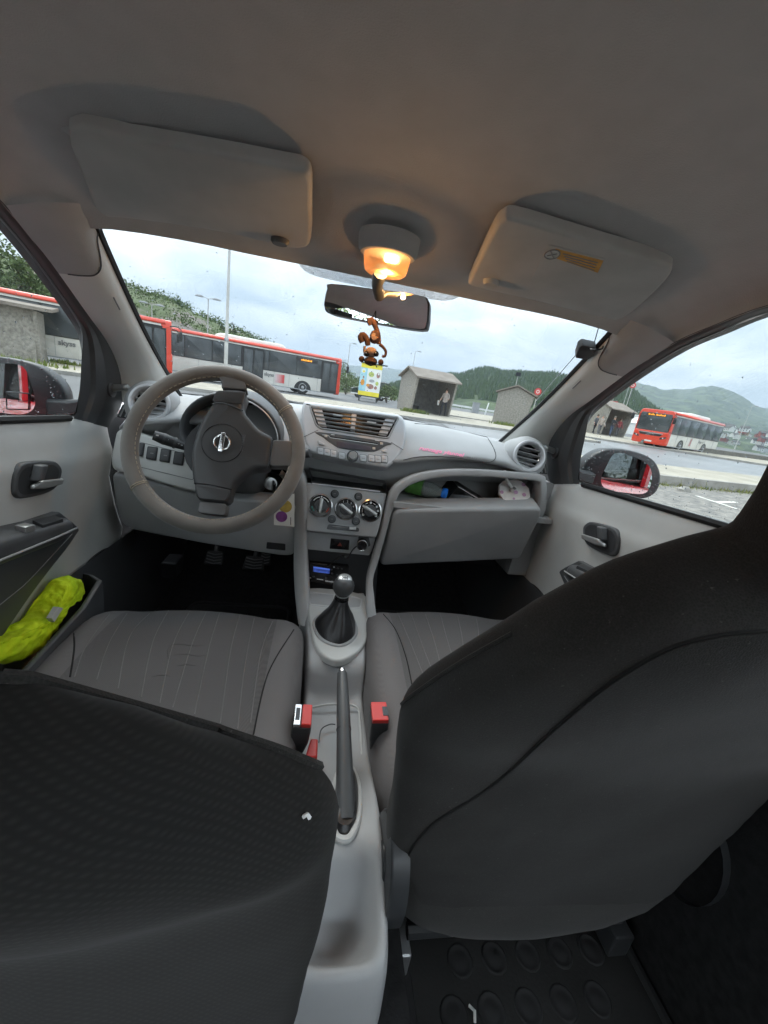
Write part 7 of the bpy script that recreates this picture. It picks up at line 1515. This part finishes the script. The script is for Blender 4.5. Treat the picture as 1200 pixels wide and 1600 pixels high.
# ---------------------------------------------------------------- loose things in the car
def loose():
    # bottle lying in the tray
    a, e = PY(.015).at(648, 787), PY(.02).at(697, 771)
    a = V(.255, .03, .768); e = V(.315, .0, .793); root = empty('water_bottle', a-V(0, 0, .028), 'clear water bottle with blue cap lying in the dash tray', 'bottle', rot=None); d = nz(PY(-.0).at(697, 771)-a); L = np.linalg.norm(PY(-.0).at(697, 771)-a); o = V(0, 0, .028)
    k = MB(); k.lathe([(.010, -.11), (.023, -.105), (.025, -.09), (.025, -.03), (.0225, -.02), (.025, -.01), (.025, L*.25), (.020, L*.5), (.014, L*.78), (.012, L*.9)], o, d, 24); obj('bottle_body', k, 'clear_plastic', root)
    k = MB(); k.lathe([(.0256, -.065), (.0258, -.06), (.0258, -.012), (.0256, -.01)], o, d, 24, caps=False); obj('label', k, 'green_label', root)
    k = MB(); k.lathe([(.0145, L*.80), (.0155, L*.82), (.0155, L*1.02), (.014, L*1.05), (0, L*1.06)], o, d, 20); c = obj('cap', k, 'blue_cap', root)
    k = MB()
    for t in np.arange(16)*2*PI/16:
        X_ = nz(np.cross(d, (0, 0, 1))); Y_ = np.cross(d, X_); q = o+.0155*(math.cos(t)*X_+math.sin(t)*Y_); k.tube([q+d*L*.83, q+d*L*1.01], .0008, 4)
    obj('cap_ribs', k, 'blue_cap', c)
    # dark phone-like holder with a pale rim
    q = [PY(.03).at(714, 761), PY(.03).at(724, 762), PY(-.01).at(775, 790), PY(-.01).at(712, 790)]
    root = empty('wallet', V(.36, .02, .754), 'black open wallet with pale edge leaning in the dash tray', 'wallet'); o = V(.36, .02, .754)
    p0, p1 = PY(.01).at(716, 761)-o, PY(-.005).at(770, 795)-o; w = V(0, .09, .012); k = MB(); k.loft([[p0, p0+w, p0+w+V(.006, 0, -.006), p0+V(.006, 0, -.006)], [p1, p1+w, p1+w+V(.006, 0, -.008), p1+V(.006, 0, -.008)]]); obj('cover', k, 'leather', root, smooth=False, bevel=.002)
    p2 = PY(-.01).at(690, 792)-o; k = MB(); k.loft([[p0+V(0, .004, 0), p0+w, p0+w+V(-.004, 0, -.004), p0+V(-.004, .004, -.004)], [p2, p2+w, p2+w+V(-.004, 0, -.004), p2+V(-.004, 0, -.004)]]); obj('flap', k, 'leather', root, smooth=False, bevel=.002)
    k = MB(); k.tube(cr([p0+V(0, -.001, .001), p0*.6+p1*.4+V(0, -.001, .002), p0*.45+p1*.55+V(.004, -.001, .001), p1], 5, False), .0016, 5); obj('edge_trim', k, 'white_print', root)
    # dotted paper pot cover with twisted top
    o = V(.535, .0, .752); pl = Pl(PY(-.01).at(803, 768), nz(V(-.1, -.72, .69))); root = empty('paper_bag', o, 'white paper covered jar with purple dots and twisted top in the dash tray', 'bag')
    px = [(780, 757), (786, 751), (805, 748), (815, 751), (827, 763), (829, 776), (820, 783), (800, 787), (786, 780), (780, 770)]; P = [p-o for p in pl.pts(px)]; c = np.mean(P, 0)
    k = MB(); k.plate(P, pl.n, -.012, .0, .002); lid = obj('paper_top', k, 'pot_paper', root, smooth=False)
    k = MB(); k.loft([[c+(p-c)*f-pl.n*h for p in P] for f, h in ((.98, .01), (.86, .014), (.82, .05), (.80, .085))]); obj('jar', k, 'clear_plastic', root)
    F = Pl(pl.p+pl.n*.0006, pl.n)
    for u, v, r in ((818, 757, .0065), (819, 773, .0065), (784, 769, .006), (803, 779, .004), (794, 757, .003), (806, 769, .007)): k = MB(); k.plate([p-o for p in ell(F.at(u, v), pl.x, pl.y, r, r, 14)], pl.n, -.0005, .0005, 0); obj('dot', k, 'pot_dot', lid, smooth=False)
    k = MB(); t0 = F.at(802, 764)-o; t1 = F.off(.028).at(793, 752)-o; t2 = F.off(.05).at(789, 742)-o; t3 = F.off(.055).at(787, 735)-o; k.tube(cr([t0, t1, t2, t3], 4, False), [.007]*2+[.005]*3+[.0045]*3+[.006, .008, .010, .007, .003], 9); obj('twisted_top', k, 'paper', root)
    k = MB(); t4 = F.at(800, 768)-o; k.tube([t4, t4+pl.n*.02], .0055, 8); obj('tie', k, 'chrome', root)
    # scent card hanging at the dash
    pl = PY(-.115); px = [(428, 784), (460, 771), (460, 823), (428, 820)]; c0 = pl.at(445, 800); root = empty('scent_card', c0, 'white card with purple and mustard discs tucked beside the steering column', 'card'); q = [p-c0 for p in pl.pts(px)]; n = V(0, -1, 0); k = MB(); k.plate(q, n, -.001, .0008, 0); cd_ = obj('card', k, 'paper', root, smooth=False)
    for u, v, r, m, h in ((446, 791, .0175, 'mustard_print', .0014), (440, 807, .0155, 'purple_print', .0020)): k = MB(); k.plate([p-c0 for p in ell(pl.at(u, v), (1, 0, 0), (0, 0, 1), r, r, 26)], n, 0, h, 0); obj('printed_disc', k, m, cd_, smooth=False)
    k = MB(); k.plate([p-c0 for p in pl.pts([(453.5, 808), (455, 808), (455, 820), (453.5, 820)])], n, 0, .0012, 0); obj('printed_bar', k, 'grey_print', cd_, smooth=False)
    k = MB(); k.tube([pl.at(450, 772)-c0, pl.at(450, 772)-c0+V(0, .05, .05)], .001, 4); obj('string', k, 'paper', root)
    # charger plug in the socket with its lead
    c0 = V(.066, -.036, .585); c0 = PY(-.034).at(566, 848); root = empty('charger', c0, 'black charger plug in the socket right of the hazard switch', 'charger'); k = MB(); k.plate([p-c0 for p in rounded(PY(-.034).pts([(561, 836), (576, 838), (579, 852), (564, 857), (559, 850)]), .005)], (0, -1, 0), -.01, .006, .002); obj('socket_flap', k, 'charcoal_plastic', root)
    k = MB(); k.lathe([(.0165, .004), (.0165, .03), (.014, .036), (0, .037)], V(0, 0, 0), (-.1, -1, .12), 24); pg = obj('plug', k, 'gloss_black', root); k = MB(); X_ = nz(np.cross((-.1, -1, .12), (0, 0, 1))); k.tube(ell(V(-.0033, -.033, .004), X_, (0, .12, 1), .0155, .0155, 26), .0016, 6, closed=True); obj('plug_ring', k, 'chrome', pg)
    e = PY(-.05).at(535, 868)-c0; k = MB(); k.tube(cr([V(-.014, -.02, 0), V(-.03, -.035, -.012), V(-.045, -.03, -.045), e, e+V(-.04, .02, -.05)], 6, False), .0019, 6); obj('lead', k, 'gloss_black', root)
    # hi-vis vest stuffed in the driver's door pocket
    pl = PX(-.622); px = [(103, 905), (118, 902), (130, 912), (127, 926), (104, 946), (86, 975), (66, 1002), (44, 1026), (24, 1034), (-2, 1034), (-20, 1040), (-30, 1010), (4, 1008), (28, 993), (52, 975), (72, 955), (88, 926)]
    P = pl.pts(px); c0 = np.mean(P, 0); root = empty('hi_vis_vest', c0, 'fluorescent yellow hi-vis vest stuffed in the driver door pocket', 'vest'); Q = cr([p-c0 for p in P], 4); k = MB(); n = V(1, 0, 0)
    rows = []; rs = np.random.RandomState(4); m = np.mean(Q, 0)
    for f, h in ((1, -.035), (1.02, -.012), (1.0, .0), (.92, .010), (.8, .016), (.62, .019), (.42, .019), (.2, .020), (.03, .020)):
        rows.append([m+(p-m)*f+n*h for p in Q])
    k.loft(rows, True, True); vo = obj('cloth', k, 'vest', root, ang=0, sub=2)
    tx = bpy.data.textures.new('folds', 'CLOUDS'); tx.noise_scale = .016; tx.noise_depth = 2; dm = vo.modifiers.new('d', 'DISPLACE'); dm.texture = tx; dm.strength = .011; dm.mid_level = .5
    k = MB(); q = [PX(-.597).at(*a)-c0 for a in ((88, 948), (96, 950), (82, 972), (77, 966))]; k.plate(q, n, -.006, .004, .001); obj('care_label', k, 'paper', root, smooth=False)
    # antenna amplifier with strip and lead on the glass by the pillar
    def wp(u, v, o=.0):
        y = -.2
        for _ in range(12): p = PY(y).at(u, v); y = -.30+(1.268-p[2])/.63+.06*(1-min(1, (p[0]/.56)**2))
        return p+V(0, -.53, -.85)*o
    n = nz(V(0, -.53, -.85)); q = [wp(u, v, .004) for u, v in ((903, 533), (909, 529), (931, 534), (926, 546), (918, 552), (898, 549))]; c0 = np.mean(q, 0); root = empty('antenna_box', c0, 'black radio antenna box stuck to the windscreen by the right pillar', 'antenna'); k = MB(); k.plate(rounded([p-c0 for p in q], .004), n, -.004, .016, .003); obj('housing', k, 'dark_plastic', root)
    k = MB(); k.tube([wp(902, 551, .002)-c0, wp(870, 588, .002)-c0, wp(838, 625, .002)-c0], .0012, 4); obj('antenna_strip', k, 'steel', root)
    k = MB(); k.tube(cr([wp(917, 536, .012)-c0, wp(925, 529, .03)-c0, wp(938, 528, .03)-c0, wp(942, 534, .012)-c0], 6, False), .0022, 6); obj('lead', k, 'gloss_black', root)
loose()
def monkey():
    # toy monkey hanging head down from the mirror
    c = PY(-.30).at(582, 540); sc = .00052; root = empty('toy_monkey', c, 'small brown toy monkey hanging upside down below the mirror', 'toy')
    g = lambda u, v, o=0: V((u-582)*sc*1.0+(v-540)*sc*.155*0, -o, -(v-540)*sc)
    def P(u, v, o=0): return PY(-.30-o).at(u, v)-c
    k = MB(); k.lathe([(.0, -.013), (.007, -.011), (.0105, -.004), (.0112, .003), (.009, .010), (.004, .0135), (0, .014)], P(586, 527), (0.05, 0, 1), 20); b = obj('body', k, 'toy_brown', root)
    k = MB(); k.lathe([(.0, .0), (.006, .001), (.0075, .003)], P(585, 526, .0115), (0, 1, 0), 14); obj('belly', k, 'toy_tan', b)
    k = MB(); k.lathe([(.0, -.010), (.008, -.0085), (.0125, -.003), (.0125, .002), (.009, .007), (.004, .009), (0, .0092)], P(580, 550), (0, 0, 1), 22, sx=1.0); h = obj('head', k, 'toy_tan', root)
    k = MB(); k.lathe([(.0, -.009), (.010, -.006), (.0145, .0), (.012, .006), (.006, .009), (0, .0095)], P(579, 565), (0, 0, 1), 22); obj('muzzle', k, 'toy_brown', h)
    for u in (573, 588): k = MB(); k.lathe([(.0, -.004), (.004, -.003), (.0055, .0), (.004, .003), (0, .004)], P(u, 553, .010), (0, -1, 0), 14); e = obj('eye', k, 'gloss_black', h); k = MB(); k.lathe([(0, -.001), (.0014, 0), (0, .001)], P(u-1, 551, .0145), (0, -1, 0), 8); obj('painted_eye_glint', k, 'white_print', e)  # white speck on each eye is a highlight put in as colour
    for u, v in ((565, 561), (595, 566)): k = MB(); k.lathe([(.0, -.003), (.005, -.002), (.006, 0), (.004, .002), (0, .003)], P(u, v), (0, -1, 0), 14); obj('ear', k, 'toy_brown', h)
    k = MB(); k.tube(cr([P(578, 571, .0135), P(581, 568, .0145), P(586, 570, .0140), P(589, 574, .012)], 4, False), .0011, 5); obj('mouth', k, 'gloss_black', h)
    k = MB(); k.tube(cr([P(576, 506), P(575, 499), P(579, 497), P(584, 504), P(588, 514), P(592, 528), P(592, 540)], 6, False), [.0035]*4+[.0062]*29+[.006]*4, 10) if False else k.tube(samp(cr([P(579, 508), P(577, 500), P(581, 500), P(587, 511), P(591, 524), P(592, 538)], 6, False), 14), [.004, .0055, .0062, .006, .0058, .0055, .0052, .005, .005, .005, .005, .005, .0048, .004], 10); obj('leg', k, 'toy_brown', root)
    k = MB(); k.tube(samp(cr([P(566, 535), P(563, 527), P(567, 523), P(573, 530), P(575, 540)], 6, False), 12), [.005, .0055, .006, .006, .006, .006, .006, .006, .006, .006, .0058, .005], 10); obj('leg', k, 'toy_brown', root)
    k = MB(); k.tube(samp(cr([P(570, 541), P(569, 548), P(571, 556)], 5, False), 8), [.003, .0028, .0026, .0024, .0024, .0025, .003, .0026], 8); obj('arm', k, 'toy_tan', root)
    k = MB(); k.tube(samp(cr([P(593, 538), P(599, 543), P(603, 550), P(601, 557), P(597, 556)], 6, False), 12), [.0035, .0034, .0032, .003, .003, .003, .0029, .0028, .0028, .0028, .003, .0026], 8); obj('tail', k, 'toy_brown', root)
    k = MB(); k.tube([P(581, 500), V(P(588, 484)[0], P(588, 484)[1]+.012, P(588, 484)[2])], .0008, 4); obj('cord', k, 'gloss_black', root)
monkey()
